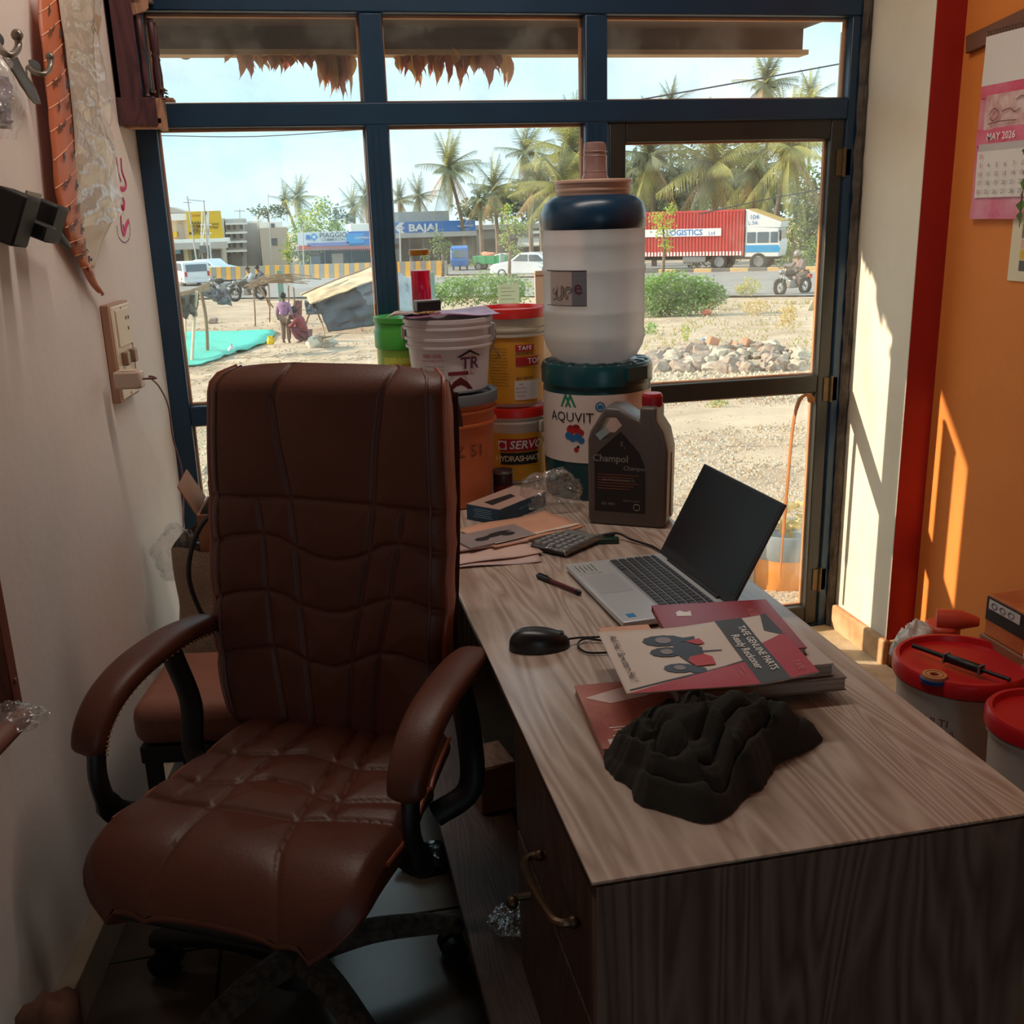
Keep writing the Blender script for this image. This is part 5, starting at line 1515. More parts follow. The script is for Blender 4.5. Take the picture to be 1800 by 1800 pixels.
m_hair = M('black hair', (26, 24, 26), .7)
def person(label, loc, rz, H, J, top, bottom, hairshape=True, helmet=None, topmat=None, botmat=None, skirt=False):
    """J: joint positions (unit height): pelvis chest neck head, elbows, hands, knees, feet (L/R)"""
    t = T('person', label, 'person', loc, rz, 'people outside')
    P, Cc, N, Hd = J['pelvis'], J['chest'], J['neck'], J['head']
    ch = [[(P, .085), (Cc, .085), (N, .032), (Hd, .058)]]
    for s in (0, 1):
        sg = 1 if s else -1
        sh = Vector(Cc)+Vector((sg*.105, 0, .045)); hp = Vector(P)+Vector((sg*.05, 0, -.02))
        e, h, k, f = J['elbow'][s], J['hand'][s], J['knee'][s], J['foot'][s]
        wr = Vector(e).lerp(Vector(h), .86)
        ch.append([(Cc, .085), (tuple(sh), .036), (e, .026), (tuple(wr), .018), (h, .022)])
        ch.append([(P, .085), (tuple(hp), .055), (k, .036), (f, .024), (tuple(Vector(f)+Vector((0, -.075, -.015))), .018)])
    body = skin('body', ch, m_skin, t, 1, H)
    hd = Vector(Hd)*H
    f = B(); f.ball(hd+Vector((0, -.056*H, .0)), .012*H, 8, 6, (.7, 1, 1.4)); f.out('nose', m_skin, body)
    f = B()
    for s in (-1, 1): f.ball(hd+Vector((s*.022*H, -.052*H, .012*H)), .007*H, 6, 5)
    f.out('eyes', m_hair, body)
    if helmet: B().ball(hd+Vector((0, .004*H, .012*H)), .078*H, 16, 10, (1, 1.1, .95)).out('helmet', helmet, t, smooth=60)
    else: B().ball(hd+Vector((0, .014*H, .016*H)), .066*H, 14, 9, (.95, 1., 1)).out('hair', m_hair, t, smooth=60)
    ch = [[(tuple(Vector(P)+Vector((0, 0, .0))), .098), (Cc, .100), (tuple(Vector(N)+Vector((0, 0, -.02))), .045)]]
    for s in (0, 1):
        sg = 1 if s else -1
        sh = Vector(Cc)+Vector((sg*.105, 0, .045))
        ch.append([(Cc, .100), (tuple(sh), .046), (J['elbow'][s], .038), (tuple(Vector(J['elbow'][s]).lerp(Vector(J['hand'][s]), .6)), .030)])
    skin('shirt', ch, top, t, 1, H)
    ch = []
    for s in (0, 1):
        sg = 1 if s else -1
        hp = Vector(P)+Vector((sg*.05, 0, -.02)); k, f = J['knee'][s], J['foot'][s]
        ch.append([(P, .098), (tuple(hp), .068), (k, .052), (tuple(Vector(k).lerp(Vector(f), .85)), .044)])
    skin('trousers', ch, bottom, t, 1, H)
    return t
m_purple = M('purple shirt cloth', (150, 108, 142), .85, var=.15, vs=9)
m_brown = M('brown cloth', (134, 106, 92), .85, var=.1, vs=9)
stand = dict(pelvis=(0, 0, .52), chest=(0, .01, .72), neck=(0, .005, .85), head=(0, -.005, .925),
             elbow=((-.15, .02, .60), (.15, .02, .60)), hand=((-.13, -.03, .47), (.15, -.03, .46)),
             knee=((-.055, -.01, .28), (.055, .0, .28)), foot=((-.05, .02, .03), (.07, .0, .03)))
p = hit(505, 604); person('person in a purple shirt and brown trousers standing by the teal sheet', p, R_(160), 88*px_m(p), stand, m_purple, m_brown)
sq = dict(pelvis=(0, .05, .17), chest=(0, -.04, .38), neck=(0, -.09, .49), head=(0, -.13, .56),
          elbow=((-.16, -.12, .32), (.16, -.12, .32)), hand=((-.06, -.24, .36), (.06, -.25, .30)),
          knee=((-.09, -.17, .28), (.09, -.17, .28)), foot=((-.08, -.02, .03), (.08, -.02, .03)))
p = hit(533, 603); person('person in dark red clothes crouching beside the tent', p, R_(-110), 100*px_m(p), sq, M('dark red cloth', (134, 62, 66), .85, var=.25, vs=20), M('maroon cloth', (120, 66, 74), .85))

# ---------------------------------------------------------------- camp
m_pole = M('weathered pole', (150, 120, 92), .9, var=.15, vs=9)
m_pole2 = M('pale bamboo', (202, 186, 156), .8)
m_tarp = M('dark grey tarpaulin', (92, 96, 104), .55, var=.25, vs=3, bump=.8, bs=6)
m_canvas = M('faded beige cloth', (206, 182, 146), .85, rgb2=(168, 146, 116), vs=2, mapping=(1, 1, 5))
m_branch = M('bleached branches', (186, 162, 130), .9, rgb2=(128, 108, 86), vs=2)
def P3(px, py, Y): return at_y(px, py, Y)
def sheet3(b, quad, nu=14, nv=10, wob=.12, seed=0, saw=0.):
    """rippled cloth between four corners given as 3-D points (a b / d c)"""
    a, b_, c, d = [Vector(q) for q in quad]
    def f(u, v):
        p = a.lerp(b_, u).lerp(d.lerp(c, u), v)
        e = min(u, 1-u, v, 1-v)*6
        q = p+Vector((.4*nz3(u*6, v*6, seed), nz3(u*4+seed, v*5, seed), .5*nz3(u*5, v*4, seed+3)))*wob*min(1, .35+e)
        if v > .98: q.z += saw*abs(nz3(u*9, seed))*1.5
        return q
    b.grid(f, nu, nv); return b
cp = hit(353, 622); Yc = cp.y
sh = T('pole_shelter', 'collapsed pole shelter with ragged dark tarpaulin over the teal sheet', 'shelter', cp)
def ch(pts, r, name, mat, par, o): return B().tube([q-o for q in smoothpts(pts, 4)], r, 7).out(name, mat, par, smooth=60)
s = px_m(cp)
ch([P3(352, 508, Yc), P3(362, 560, Yc), cp+Vector((.15, 0, 0))], 3*s, 'pole', m_pole, sh, cp)
ch([P3(346, 512, Yc-1), P3(341, 570, Yc-1), hit(337, 640)], 2.6*s, 'pole', m_pole2, sh, cp)
ch([P3(326, 525, Yc-1), P3(326, 570, Yc-1), hit(325, 640)], 1.6*s, 'pole', m_pole2, sh, cp)
for k in range(16):
    y0 = random.uniform(-8, 8)
    ch([P3(308, 522+y0*.8, Yc-1.5), P3(340, 512+y0*.5, Yc-.8), P3(368, 503+y0, Yc)], 1.2*s, 'roof_stick', m_branch, sh, cp)
b = B(); sheet3(b, [P3(352, 506, Yc), P3(402, 510, Yc+1), P3(408, 538, Yc+1), P3(356, 520, Yc)], seed=1, wob=.25); sheet3(b, [P3(355, 512, Yc-.4), P3(395, 508, Yc+.6), P3(400, 532, Yc+.6), P3(375, 528, Yc-.4)], seed=5, wob=.3)
for v in b.bm.verts: v.co -= cp
b.out('tarpaulin', m_tarp, sh, smooth=60, solid=.02)
b = B(); sheet3(b, [P3(313, 522, Yc-1.4), P3(350, 516, Yc-.8), P3(346, 556, Yc-.8), P3(318, 562, Yc-1.4)], seed=2, wob=.25, saw=.4)
for v in b.bm.verts: v.co -= cp
b.out('tarpaulin', M('black ragged plastic', (58, 66, 64), .5, bump=.8, bs=6), sh, smooth=60, solid=.02)
# branch-roofed frame
fp = hit(449, 573); Yf = fp.y
fr_ = T('branch_shelter', 'open frame of poles roofed with bare branches behind the purple person', 'shelter', fp)
for (x0, y0, x1, y1) in ((444, 502, 449, 573), (472, 500, 474, 566), (457, 503, 474, 540), (507, 502, 506, 560), (516, 505, 518, 560), (453, 508, 480, 540)):
    q = P3(x1, y1, Yf+.3)
    ch([P3(x0, y0, Yf+.2), P3((x0+x1)/2+1, (y0+y1)/2, Yf+.1), q], 1.9*s, 'pole', m_pole, fr_, fp)
for k in range(34):
    u = random.random(); x0 = 436+random.uniform(-6, 40); x1 = x0+random.uniform(40, 95); w = random.uniform(0, 4)
    ya = 505-14*min(1, (x0-430)/40)+random.uniform(-3, 6); yb = 490+random.uniform(-6, 9)
    ch([P3(x0, ya, Yf-.4+w*.5), P3((x0+x1)/2, min(ya, yb)-random.uniform(0, 4), Yf+w*.5), P3(min(x1, 575), yb, Yf+.4+w*.5)], random.uniform(.8, 1.8)*s, 'roof_branch', m_branch if k % 3 else m_pole, fr_, fp)
b = B(); sheet3(b, [P3(516, 528, Yf-.4), P3(531, 528, Yf-.4), P3(530, 560, Yf-.4), P3(513, 562, Yf-.4)], seed=3, wob=.1)
mc = tag(b.out('hanging_cloth', M('maroon hung cloth', (138, 88, 84), .9, var=.2, vs=5), smooth=60, solid=.02), 'maroon cloth hung on the pole frame right of the purple person', 'cloth')
# tent
tp = hit(600, 586); Yt = tp.y
te = T('tent', 'low tent of dark tarpaulin with a beige cloth roof by the mullion', 'tent', tp)
def tsheet(name, quad, mat, **k):
    b = B(); sheet3(b, quad, 20, 12, **k)
    for v in b.bm.verts: v.co -= tp
    return b.out(name, mat, te, smooth=60, solid=.03)
tsheet('roof_cloth', [P3(538, 520, Yt+.6), P3(672, 462, Yt+.9), P3(672, 487, Yt-.3), P3(545, 535, Yt-.2)], m_canvas, seed=4, wob=.14)
tsheet('roof_cloth', [P3(528, 517, Yt+2.5), P3(668, 466, Yt+3), P3(672, 468, Yt+.9), P3(536, 522, Yt+.6)], m_canvas, seed=8, wob=.12)
tsheet('tarpaulin', [P3(555, 532, Yt), P3(672, 488, Yt), P3(660, 572, Yt-.1), P3(578, 584, Yt-.1)], m_tarp, seed=6, wob=.16)
tsheet('tarpaulin', [P3(535, 528, Yt+.1), P3(560, 535, Yt+.1), P3(566, 552, Yt-.1), P3(538, 552, Yt-.1)], m_tarp, seed=7, wob=.2)
ch([P3(548, 540, Yt), P3(536, 575, Yt), hit(536, 606)], 2.2*s, 'pole', m_pole, te, tp)
ch([P3(556, 545, Yt), P3(566, 570, Yt), hit(572, 600)], 2.0*s, 'pole', m_pole, te, tp)
ch([P3(530, 518, Yt+.8), P3(590, 492, Yt+.8), P3(672, 462, Yt+.9)], 1.8*s, 'ridge_pole', m_pole, te, tp)
b = B(); sheet3(b, [P3(700, 478, Yt+1), P3(718, 490, Yt+1), P3(735, 545, Yt-.4), P3(700, 548, Yt-.4)], seed=9, wob=.15)
for v in b.bm.verts: v.co -= tp
b.out('tarpaulin', M('pale grey tarpaulin', (170, 176, 178), .6, var=.1, vs=3), te, smooth=60, solid=.02)
# teal ground sheet
b = B()
L_ = [(318, 588), (395, 586), (480, 582), (484, 590), (466, 606), (430, 618), (400, 628), (372, 640), (345, 646), (312, 648)]
pts = [hit(x, y)+Vector((0, 0, .05)) for x, y in L_]
b.poly(pts); bmesh.ops.triangulate(b.bm, faces=b.bm.faces); bmesh.ops.subdivide_edges(b.bm, edges=b.bm.edges, cuts=6, use_grid_fill=True)
for v in b.bm.verts: v.co.z = zt(0, v.co.y)+.06+.05*nz3(v.co.x*1.2, v.co.y*1.5)
tag(b.out('ground_sheet', M('teal plastic sheet', (62, 196, 172), .5, var=.12, vs=1.2), smooth=60, solid=.02), 'teal plastic sheet spread on the ground at the camp', 'sheet')
p = hit(476, 606); s6 = px_m(p)
t = T('yellow_pot', 'small yellow water pot at the teal sheet’s right edge', 'pot', p)
B().lathe([(0, 0), (5*s6, 0), (6.5*s6, 4*s6), (6*s6, 9*s6), (4*s6, 12*s6), (5*s6, 15*s6)], 16, cap=False).out('body', M('yellow plastic', (236, 200, 20), .5), t, smooth=60)
B().tube([(5*s6, 0, 12*s6), (9*s6, 0, 10*s6), (6*s6, 0, 4*s6)], 1*s6, 6).out('handle', M('yellow plastic', (236, 200, 20)), t)
p = hit(408, 621); s6 = px_m(p)
t = T('plastic_can', 'white plastic bottle standing on the teal sheet’s edge', 'bottle', p)
B().lathe([(0, 0), (7*s6, 0), (7*s6, 7*s6), (4*s6, 11*s6), (2*s6, 12*s6)], 16, cap=False).out('body', M('grey white plastic', (196, 200, 196), .5), t, smooth=60)
B().lathe([(2*s6, 12*s6), (2*s6, 17*s6), (0, 17*s6)], 12, cap=False).out('neck', M('grey white plastic', (196, 200, 196)), t, smooth=60)
p = hit(558, 611); s6 = px_m(p)
t = T('sack_bundle', 'white sack bundle with firewood beside the crouching person', 'sack', p)
B().rock((-4*s6, 0, 9*s6), 13*s6, 3, 3, .85).out('sack', M('white sack cloth', (218, 208, 190), .85, var=.08, vs=2), t, smooth=70)
B().rock((22*s6, 0, 6*s6), 10*s6, 4, 3, .75).out('sack', M('grey sack cloth', (186, 176, 160), .85), t, smooth=70)
for k in range(9): B().tube([Vector((-16*s6+random.uniform(0, 12)*s6, random.uniform(-.2, .2), (12+k*.9)*s6)), Vector((10*s6+random.uniform(0, 22)*s6, random.uniform(-.2, .2), (14+random.uniform(-4, 6))*s6))], 1.2*s6, 5).out('stick', m_branch, t)
B().tube([Vector((8*s6, -.3, 14*s6)), Vector((18*s6, -.6, -2*s6))], 1.8*s6, 6).out('stick', m_pole, t)
p = hit(375, 569); tag(B().rock((0, 0, .1), 9*px_m(p), 6, 2, .7).out('stone', m_rock, smooth=30), 'single stone on the ground behind the teal sheet', 'stone').location = p
p = hit(1241, 556); tag(B().rock((0, 0, .1), 7*px_m(p), 8, 3, .8).out('red_rag', M('faded red rag', (214, 110, 84), .9), smooth=60), 'faded red rag on the slope below the green bush', 'rag').location = p
p = hit(1432, 546); o = tag(B().box((0, 0, .12), (.42, .02, .36), rotm(R_(25), R_(12), .3)).out('paper_sack', M('tan card scrap', (216, 196, 166), .9), bevel=.004), 'tan card scrap standing on the slope at the right', 'card'); o.location = p

# ---------------------------------------------------------------- vehicles
m_tyre = M('tyre rubber', (40, 40, 40), .8); m_vglass = M('vehicle glass', (86, 104, 116), .15, spec=.7); m_chrome = M('vehicle metal', (150, 150, 148), .35, metal=.7)
m_wcar = M('white car paint', (226, 228, 230), .25, coat=.4)
def wheel_(par, c, r, w, axis='y', spokes=0, rim=None):
    o = B()
    q = [(r*.62, -w/2), (r*.92, -w/2), (r, -w*.3), (r, w*.3), (r*.92, w/2), (r*.62, w/2), (r*.62, -w/2)]
    o.lathe(q, 24, cap=False)
    for v in o.bm.verts: v.co = Vector((v.co.x, v.co.z, v.co.y)) if axis == 'y' else Vector((v.co.z, v.co.x, v.co.y))
    wo_ = o.out('wheel', m_tyre, par, smooth=40); wo_.location = c
    o = B()
    if spokes:
        for k in range(spokes):
            a = PI*k/spokes; o.beam((r*.7*math.cos(a), 0, r*.7*math.sin(a)), (-r*.7*math.cos(a), 0, -r*.7*math.sin(a)), .012)
    else:
        o.lathe([(0, -w*.3), (r*.6, -w*.35), (r*.63, 0), (r*.6, w*.35), (0, w*.3)], 16, cap=False)
        for v in o.bm.verts: v.co = Vector((v.co.x, v.co.z, v.co.y))
    o.out('rim', rim or m_chrome, wo_, smooth=40)
    return wo_
def car(name, label, p, rz, L, Wd, H, prof, glass, paint, rear=False):
    """side profile (x along length, z), nose toward +x"""
    t = T(name, label, 'car', p, rz, 'cars on the road')
    sc = lambda q: [(x*L, z*H) for x, z in q]
    b = B().prism(sc(prof), Wd, rotm(PI/2), (0, Wd/2, 0))
    body = b.out('body', paint, t, bevel=.10, bseg=3, smooth=50)
    for q in glass:
        for sd in (1, -1): B().prism(sc(q), .012, rotm(PI/2), (0, sd*(Wd/2+.004)+.006, 0)).out('side_window', m_vglass, body, smooth=0)
    for x in (-.31, .31):
        for sd in (-1, 1): wheel_(t, (x*L, sd*(Wd/2-.09), .30), .30, .18)
    return t, body
hatch = [(-.49, .16), (-.50, .42), (-.485, .58), (-.43, .95), (-.36, 1.0), (.05, .99), (.20, .66), (.46, .55), (.50, .42), (.49, .16)]
hg = [[(-.41, .64), (-.38, .92), (-.20, .93), (-.20, .64)], [(-.18, .64), (-.18, .93), (.03, .93), (.14, .66)]]
sed = [(-.49, .18), (-.50, .5), (-.47, .62), (-.36, .66), (-.24, .97), (-.15, 1.0), (.05, 1.0), (.20, .70), (.44, .58), (.50, .45), (.49, .18)]
sg_ = [[(-.30, .68), (-.22, .92), (-.09, .94), (-.09, .68)], [(-.07, .68), (-.07, .94), (.04, .94), (.15, .70)]]
p = hit(337, 503)
t, body = car('hatchback_car', 'white hatchback seen from behind on the road at the far left', p, R_(108), 3.7, 1.62, 1.55, hatch, hg, m_wcar)
B().box((-1.76, 0, 1.16), (.04, 1.25, .42), rotm(0, R_(13), 0)).out('rear_window', m_vglass, body, bevel=.01)
for sd in (-1, 1): B().box((-1.84, sd*.68, .80), (.05, .14, .28)).out('tail_lamp', M('red lamp lens', (190, 40, 40), .3), body, bevel=.01)
B().box((-1.85, 0, .62), (.02, .5, .12)).out('number_plate', m_whiteink, body); B().box((-1.86, 0, .36), (.08, 1.45, .14)).out('bumper', m_wcar, body, bevel=.02)
p = hit(375, 490)
car('sedan_car', 'pale sedan half hidden behind the white hatchback', p, R_(-36), 4.2, 1.65, 1.42, sed, sg_, M('pale blue car paint', (206, 220, 228), .25, coat=.4))
p = hit(930, 489)
t, body = car('sedan_car', 'white saloon car passing behind the bush left of jug', p, R_(144), 4.3, 1.7, 1.45, sed, sg_, m_wcar)
# container truck
tpz = hit(1342, 473); tY = tpz.y
trk = T('container_truck', 'truck with a red corrugated container and white cab across the road', 'truck', tpz, dirr)
# local x runs along the road to the right (cab end); container length 12.2 m
ct0, ct1 = -13.2, -1.0
zc0, zc1 = .95, 3.35
m_cont = M('red container steel', (196, 72, 66), .5, var=.08, vs=.8)
b = B(); n = 62; hw = 1.22
for sd in (-1, 1):
    pr = []
    for k in range(n):
        x = ct0+(ct1-ct0)*k/n; w = (ct1-ct0)/n
        pr += [(x, hw), (x+w*.35, hw), (x+w*.5, hw-.05), (x+w*.85, hw-.05)]
    pr.append((ct1, hw))
    for (xa, ya), (xb, yb) in zip(pr, pr[1:]): b.poly([(xa, ya*sd, zc0), (xb, yb*sd, zc0), (xb, yb*sd, zc1), (xa, ya*sd, zc1)])
b.out('container_side', m_cont, trk, smooth=0)
b = B(); b.bx(ct0, ct1, -hw, hw, zc1-.02, zc1+.08); b.bx(ct0, ct1, -hw, hw, zc0-.10, zc0+.02); b.bx(ct0-.03, ct0+.05, -hw, hw, zc0, zc1); b.bx(ct1-.05, ct1+.02, -hw, hw, zc0, zc1)
b.out('container_frame', m_cont, trk, smooth=0)
b = B()
for k in range(n):
    x = ct0+(ct1-ct0)*k/n; b.bx(x, x+.10, -hw-.012, -hw+.02, zc0-.10, zc0+.14)
b.out('white_dashes', m_whiteink, trk, smooth=0)
B().bx(-10.4, -2.3, -hw-.03, -hw-.01, 1.98, 2.42).out('name_strip', M('strip white', (232, 226, 224), .6), trk, smooth=0)
fl_ = lambda x, y: Vector((-4.5+x, -hw-.035, 2.19+y))
B().text('LOGISTICS', .46, fl_, bold=.02).text('SR', .46, lambda x, y: fl_(x-5.4, y)).text('Ltd', .30, lambda x, y: fl_(x+1.65, y-.05)).out('lettering', M('strip blue', (60, 120, 190), .6), trk, smooth=0)
m_cab = M('cab white', (226, 224, 220), .4)
B().prism([(-.9, .75), (1.05, .75), (1.15, 1.3), (1.0, 2.35), (-.9, 2.45)], 2.35, rotm(PI/2), (0, 1.175, 0)).out('cab', m_cab, trk, bevel=.05)
B().prism([(-.92, 2.42), (1.1, 2.36), (1.15, 2.72), (-.75, 3.42), (-.92, 3.42)], 2.35, rotm(PI/2), (0, 1.175, 0)).out('roof_fairing', m_cab, trk, bevel=.03)
b = B(); b.poly([(1.16, -1.2, 2.74), (1.16, 1.2, 2.74), (-.75, 1.2, 3.44), (-.75, -1.2, 3.44)]); b.out('roof_board', M('mustard board', (206, 166, 96), .6), trk, smooth=0, solid=.04)
B().text('104', .36, lambda x, y: Vector((-.42+x, -1.2, 2.98+y))).text('L 54', .30, lambda x, y: Vector((-.5+x, -1.2, 2.66+y))).out('lettering', M('strip blue', (60, 120, 190)), trk, smooth=0)
B().prism([(-.88, 1.02), (1.05, 1.02), (1.13, 1.2), (1.0, 1.42), (-.88, 1.42)], .02, rotm(PI/2), (0, -1.17, 0)).out('blue_band', M('sky blue band', (40, 150, 205), .4), trk, smooth=0)
for x0, x1 in ((-.8, -.3), (-.2, .45), (.55, .95)): B().bx(x0, x1, -1.20, -1.17, 1.55, 2.15).out('cab_window', m_vglass, trk, bevel=.01)
B().bx(1.0, 1.09, -1.05, 1.05, 1.5, 2.25).out('windscreen', m_vglass, trk, bevel=.01)
B().tube([(1.0, -1.18, 2.2), (1.15, -1.4, 2.2), (1.15, -1.4, 1.7)], .03, 6).out('mirror_arm', m_ink, trk); B().bx(1.1, 1.18, -1.5, -1.3, 1.65, 2.15).out('mirror', m_ink, trk, bevel=.01)
B().bx(ct0, 1.0, -.45, .45, .6, .84).out('chassis', m_ink, trk)
B().bx(-4.6, -3.2, -1.15, -.6, .45, .85).out('fuel_tank', m_chrome, trk, bevel=.05)
for x in (-.1, -2.4, -10.6, -11.9):
    for sd in (-1, 1): wheel_(trk, (x, sd*1.05, .5), .5, .3)
# motorcycles
m_mc = M('dark motorcycle paint', (60, 52, 50), .35)
def motorcycle(label, p, rz, k=1.):
    t = T('motorcycle', label, 'motorcycle', p, rz, 'motorcycles outside')
    for x in (-.62, .64): wheel_(t, (x*k, 0, .31*k), .31*k, .10*k, spokes=7)
    b = B(); S_ = lambda *q: [Vector(v)*k for v in q]
    b.tube(S_((.64, .06, .31), (.50, .06, .78), (.44, .06, .98)), .022*k, 6); b.tube(S_((.64, -.06, .31), (.50, -.06, .78), (.44, -.06, .98)), .022*k, 6)
    b.tube(S_((.46, 0, .82), (.1, 0, .55), (-.3, 0, .5), (-.62, 0, .31)), .03*k, 6); b.tube(S_((-.1, 0, .55), (-.45, .0, .72), (-.78, 0, .80)), .03*k, 6)
    b.out('fork_frame', m_chrome, t, smooth=60)
    B().ball(Vector((.18, 0, .80))*k, .2*k, 14, 8, (1.3, .7, .7)).out('fuel_tank', m_mc, t, smooth=60)
    B().box(Vector((-.35, 0, .80))*k, (.75*k, .24*k, .09*k)).out('seat', m_black, t, bevel=.03*k)
    B().box(Vector((.05, 0, .42))*k, (.36*k, .26*k, .30*k)).out('engine', m_chrome, t, bevel=.03*k)
    B().tube(S_((.42, -.36, 1.02), (.46, -.2, 1.0), (.46, .2, 1.0), (.42, .36, 1.02)), .018*k, 6).out('handlebar', m_black, t)
    B().ball(Vector((.60, 0, .86))*k, .10*k, 12, 8).out('headlamp', m_chrome, t, smooth=60)
    B().tube(S_((.05, -.14, .28), (-.35, -.17, .28), (-.75, -.17, .38)), .04*k, 8).out('exhaust', m_chrome, t, smooth=60)
    B().box(Vector((-.86, 0, .66))*k, (.04*k, .16*k, .14*k)).out('tail_lamp', M('red lamp lens', (190, 40, 40)), t)
    for x in (-.62, .64):
        B().tube([Vector((x+.34*math.cos(a), 0, .31+.34*math.sin(a)))*k for a in [.4+i*.25 for i in range(9)]], .05*k, 6, flat=.3).out('mudguard', m_mc, t, smooth=60)
    return t
def rider(label, p, rz, H, seat_x, top, bottom, helmet=None, k=1.):
    # rides facing +x of the motorcycle; body frame faces -y, so it turns by 90 degrees
    q = .80/1.6
    J = dict(pelvis=(0, .20, q), chest=(0, .12, q+.21), neck=(0, .06, q+.33), head=(0, .02, q+.41), elbow=((-.16, -.03, q+.10), (.16, -.03, q+.10)), hand=((-.19, -.20, q+.13), (.19, -.20, q+.13)),
             knee=((-.11, -.07, q-.06), (.11, -.07, q-.06)), foot=((-.10, .02, q-.31), (.10, .02, q-.31)))
    return person(label, p, rz+PI/2, H, J, top, bottom, helmet=helmet)
p = hit(1393, 519); k = px_m(p)*50/1.30*1.0
k = 1.0
rz = R_(198)
motorcycle('dark motorcycle ridden along the road at the door’s right', p, rz, k)
rider('person riding the motorcycle at right in a brown shirt and pale helmet', p+Vector((math.cos(rz)*-.12, math.sin(rz)*-.12, .02)), rz, 1.6, 0, M('brown grey shirt', (136, 116, 110), .85), M('tan trousers', (150, 124, 108), .85), helmet=M('grey helmet', (150, 142, 136), .4))
p = hit(437, 529); rz = R_(205)
motorcycle('dark motorcycle with two riders at the camp’s far side', p, rz, .95)
rider('person in a pale shirt steering the motorcycle beyond the branch shelter', p+Vector((math.cos(rz)*-.05, math.sin(rz)*-.05, 0)), rz, 1.5, 0, M('pale shirt', (170, 178, 186), .85), M('dark trousers', (70, 70, 74), .85))
rider('person in dark clothes seated behind on the motorcycle beyond the camp', p+Vector((math.cos(rz)*-.50, math.sin(rz)*-.50, .03)), rz, 1.5, 0, M('dark shirt', (84, 84, 92), .85), M('dark trousers', (70, 70, 74), .85))
p = hit(395, 522); motorcycle('parked motorcycle behind the ragged tarpaulin', p, R_(170), .95)
# rickshaw and pick-up cart by the blue shop
p = hit(809, 476); s8 = px_m(p)
t = T('auto_rickshaw', 'small blue auto rickshaw in front of the blue sign shop', 'rickshaw', p, R_(-100))
m_rb = M('bright blue cab', (36, 118, 200), .4)
B().prism([(-1.1, .35), (1.0, .35), (1.15, .8), (.75, 1.65), (-1.1, 1.75)], 1.25, rotm(PI/2), (0, .625, 0)).out('cabin', m_rb, t, bevel=.06)
B().box((.98, 0, 1.22), (.05, 1.0, .6), rotm(0, R_(-25), 0)).out('windscreen', m_vglass, t, bevel=.02)
for c in ((.85, 0, .25), (-.8, .5, .25), (-.8, -.5, .25)): wheel_(t, c, .25, .12)
p = hit(867, 475)
t = T('pickup_cart', 'green three-wheeled cargo cart beside the white saloon car', 'cart', p, R_(-30))
m_gc = M('green cart paint', (30, 160, 96), .5)
B().box((0, 0, .75), (2.6, 1.3, .55)).out('cargo_bed', m_gc, t, bevel=.02)
for k in range(4): B().box((-1.1+.7*k, -.66, .75), (.08, .05, .6)).out('bed_rib', m_gc, t)
B().rock((-.3, 0, 1.05), .6, 5, 2, .4).out('load', M('orange load cloth', (216, 140, 110), .8), t, smooth=60)
B().rock((.7, 0, 1.0), .5, 6, 2, .4).out('load', M('white load cloth', (224, 220, 214), .8), t, smooth=60)
for c in ((1.0, .6, .3), (1.0, -.6, .3), (-.9, .6, .3), (-.9, -.6, .3)): wheel_(t, c, .3, .15)

# ---------------------------------------------------------------- buildings and street furniture
def rect(name, x0, y0, x1, y1, Y, depth, mat, par, bevel=0.):
    """box whose front face spans two pixels at depth Y"""
    a, c = at_y(x0, y0, Y), at_y(x1, y1, Y); o = par.location
    return B().bx(a.x-o.x, c.x-o.x, Y-o.y, Y+depth-o.y, c.z-o.z, a.z-o.z).out(name, mat, par, smooth=0, bevel=bevel)
def bld(name, label, px, py, Y, cat='building'):
    p = at_y(px, py, Y); p.z = zt(p.x, Y); return T(name, label, cat, p, 0, 'buildings across the road')
c_white = M('white render', (246, 243, 236), .85, var=.05, vs=.3); c_beige = M('beige render', (222, 208, 188), .85, var=.08, vs=.5); c_grey = M('grey render', (186, 182, 178), .85, var=.1, vs=.4)
c_brown = M('brown grey render', (200, 182, 164), .85); c_dark = M('painted shop dimness', (58, 54, 52), .9); c_sh = M('steel shutter', (120, 118, 114), .6); c_roof = M('pale sheet roof', (190, 182, 172), .7)  # dark shop panels carry the shade of the interiors in their colour
c_win = M('distant window', (80, 84, 90), .3); c_yel = M('billboard yellow', (226, 184, 40), .6); c_blu = M('sign blue', (36, 120, 196), .5); c_cy = M('sign cyan', (56, 156, 220), .5); c_grn = M('green door', (96, 112, 96), .7)
p = bld('shop_row', 'low shop row under the yellow billboard at the far left', 345, 480, 92)
rect('wall', 290, 386, 396, 482, 92, 8, c_beige, p); rect('roof_slab', 288, 422, 402, 428, 90.3, 3, c_white, p); rect('sheet_awning', 296, 428, 400, 436, 90.0, 1.5, c_roof, p)
rect('shop_opening', 303, 438, 326, 480, 91.9, .3, c_dark, p); rect('blue_fascia', 303, 438, 317, 446, 91.7, .3, M('pale cyan board', (120, 176, 190), .6), p); rect('pillar', 327, 436, 334, 480, 91.6, .5, M('pale yellow pillar', (226, 214, 130), .7), p)
rect('door', 336, 440, 352, 480, 91.7, .3, c_grn, p); rect('shop_opening', 356, 440, 392, 480, 91.9, .3, c_sh, p); rect('window', 311, 393, 324, 420, 91.8, .3, c_grey, p); rect('parapet', 290, 376, 326, 387, 91, 4, c_white, p)
rect('awning', 297, 408, 311, 416, 91, 1, c_yel, p)
p2 = bld('gabled_house', 'grey gable-roofed house top just above the shop row', 310, 480, 104)
rect('wall', 290, 372, 330, 482, 104, 8, c_grey, p2)
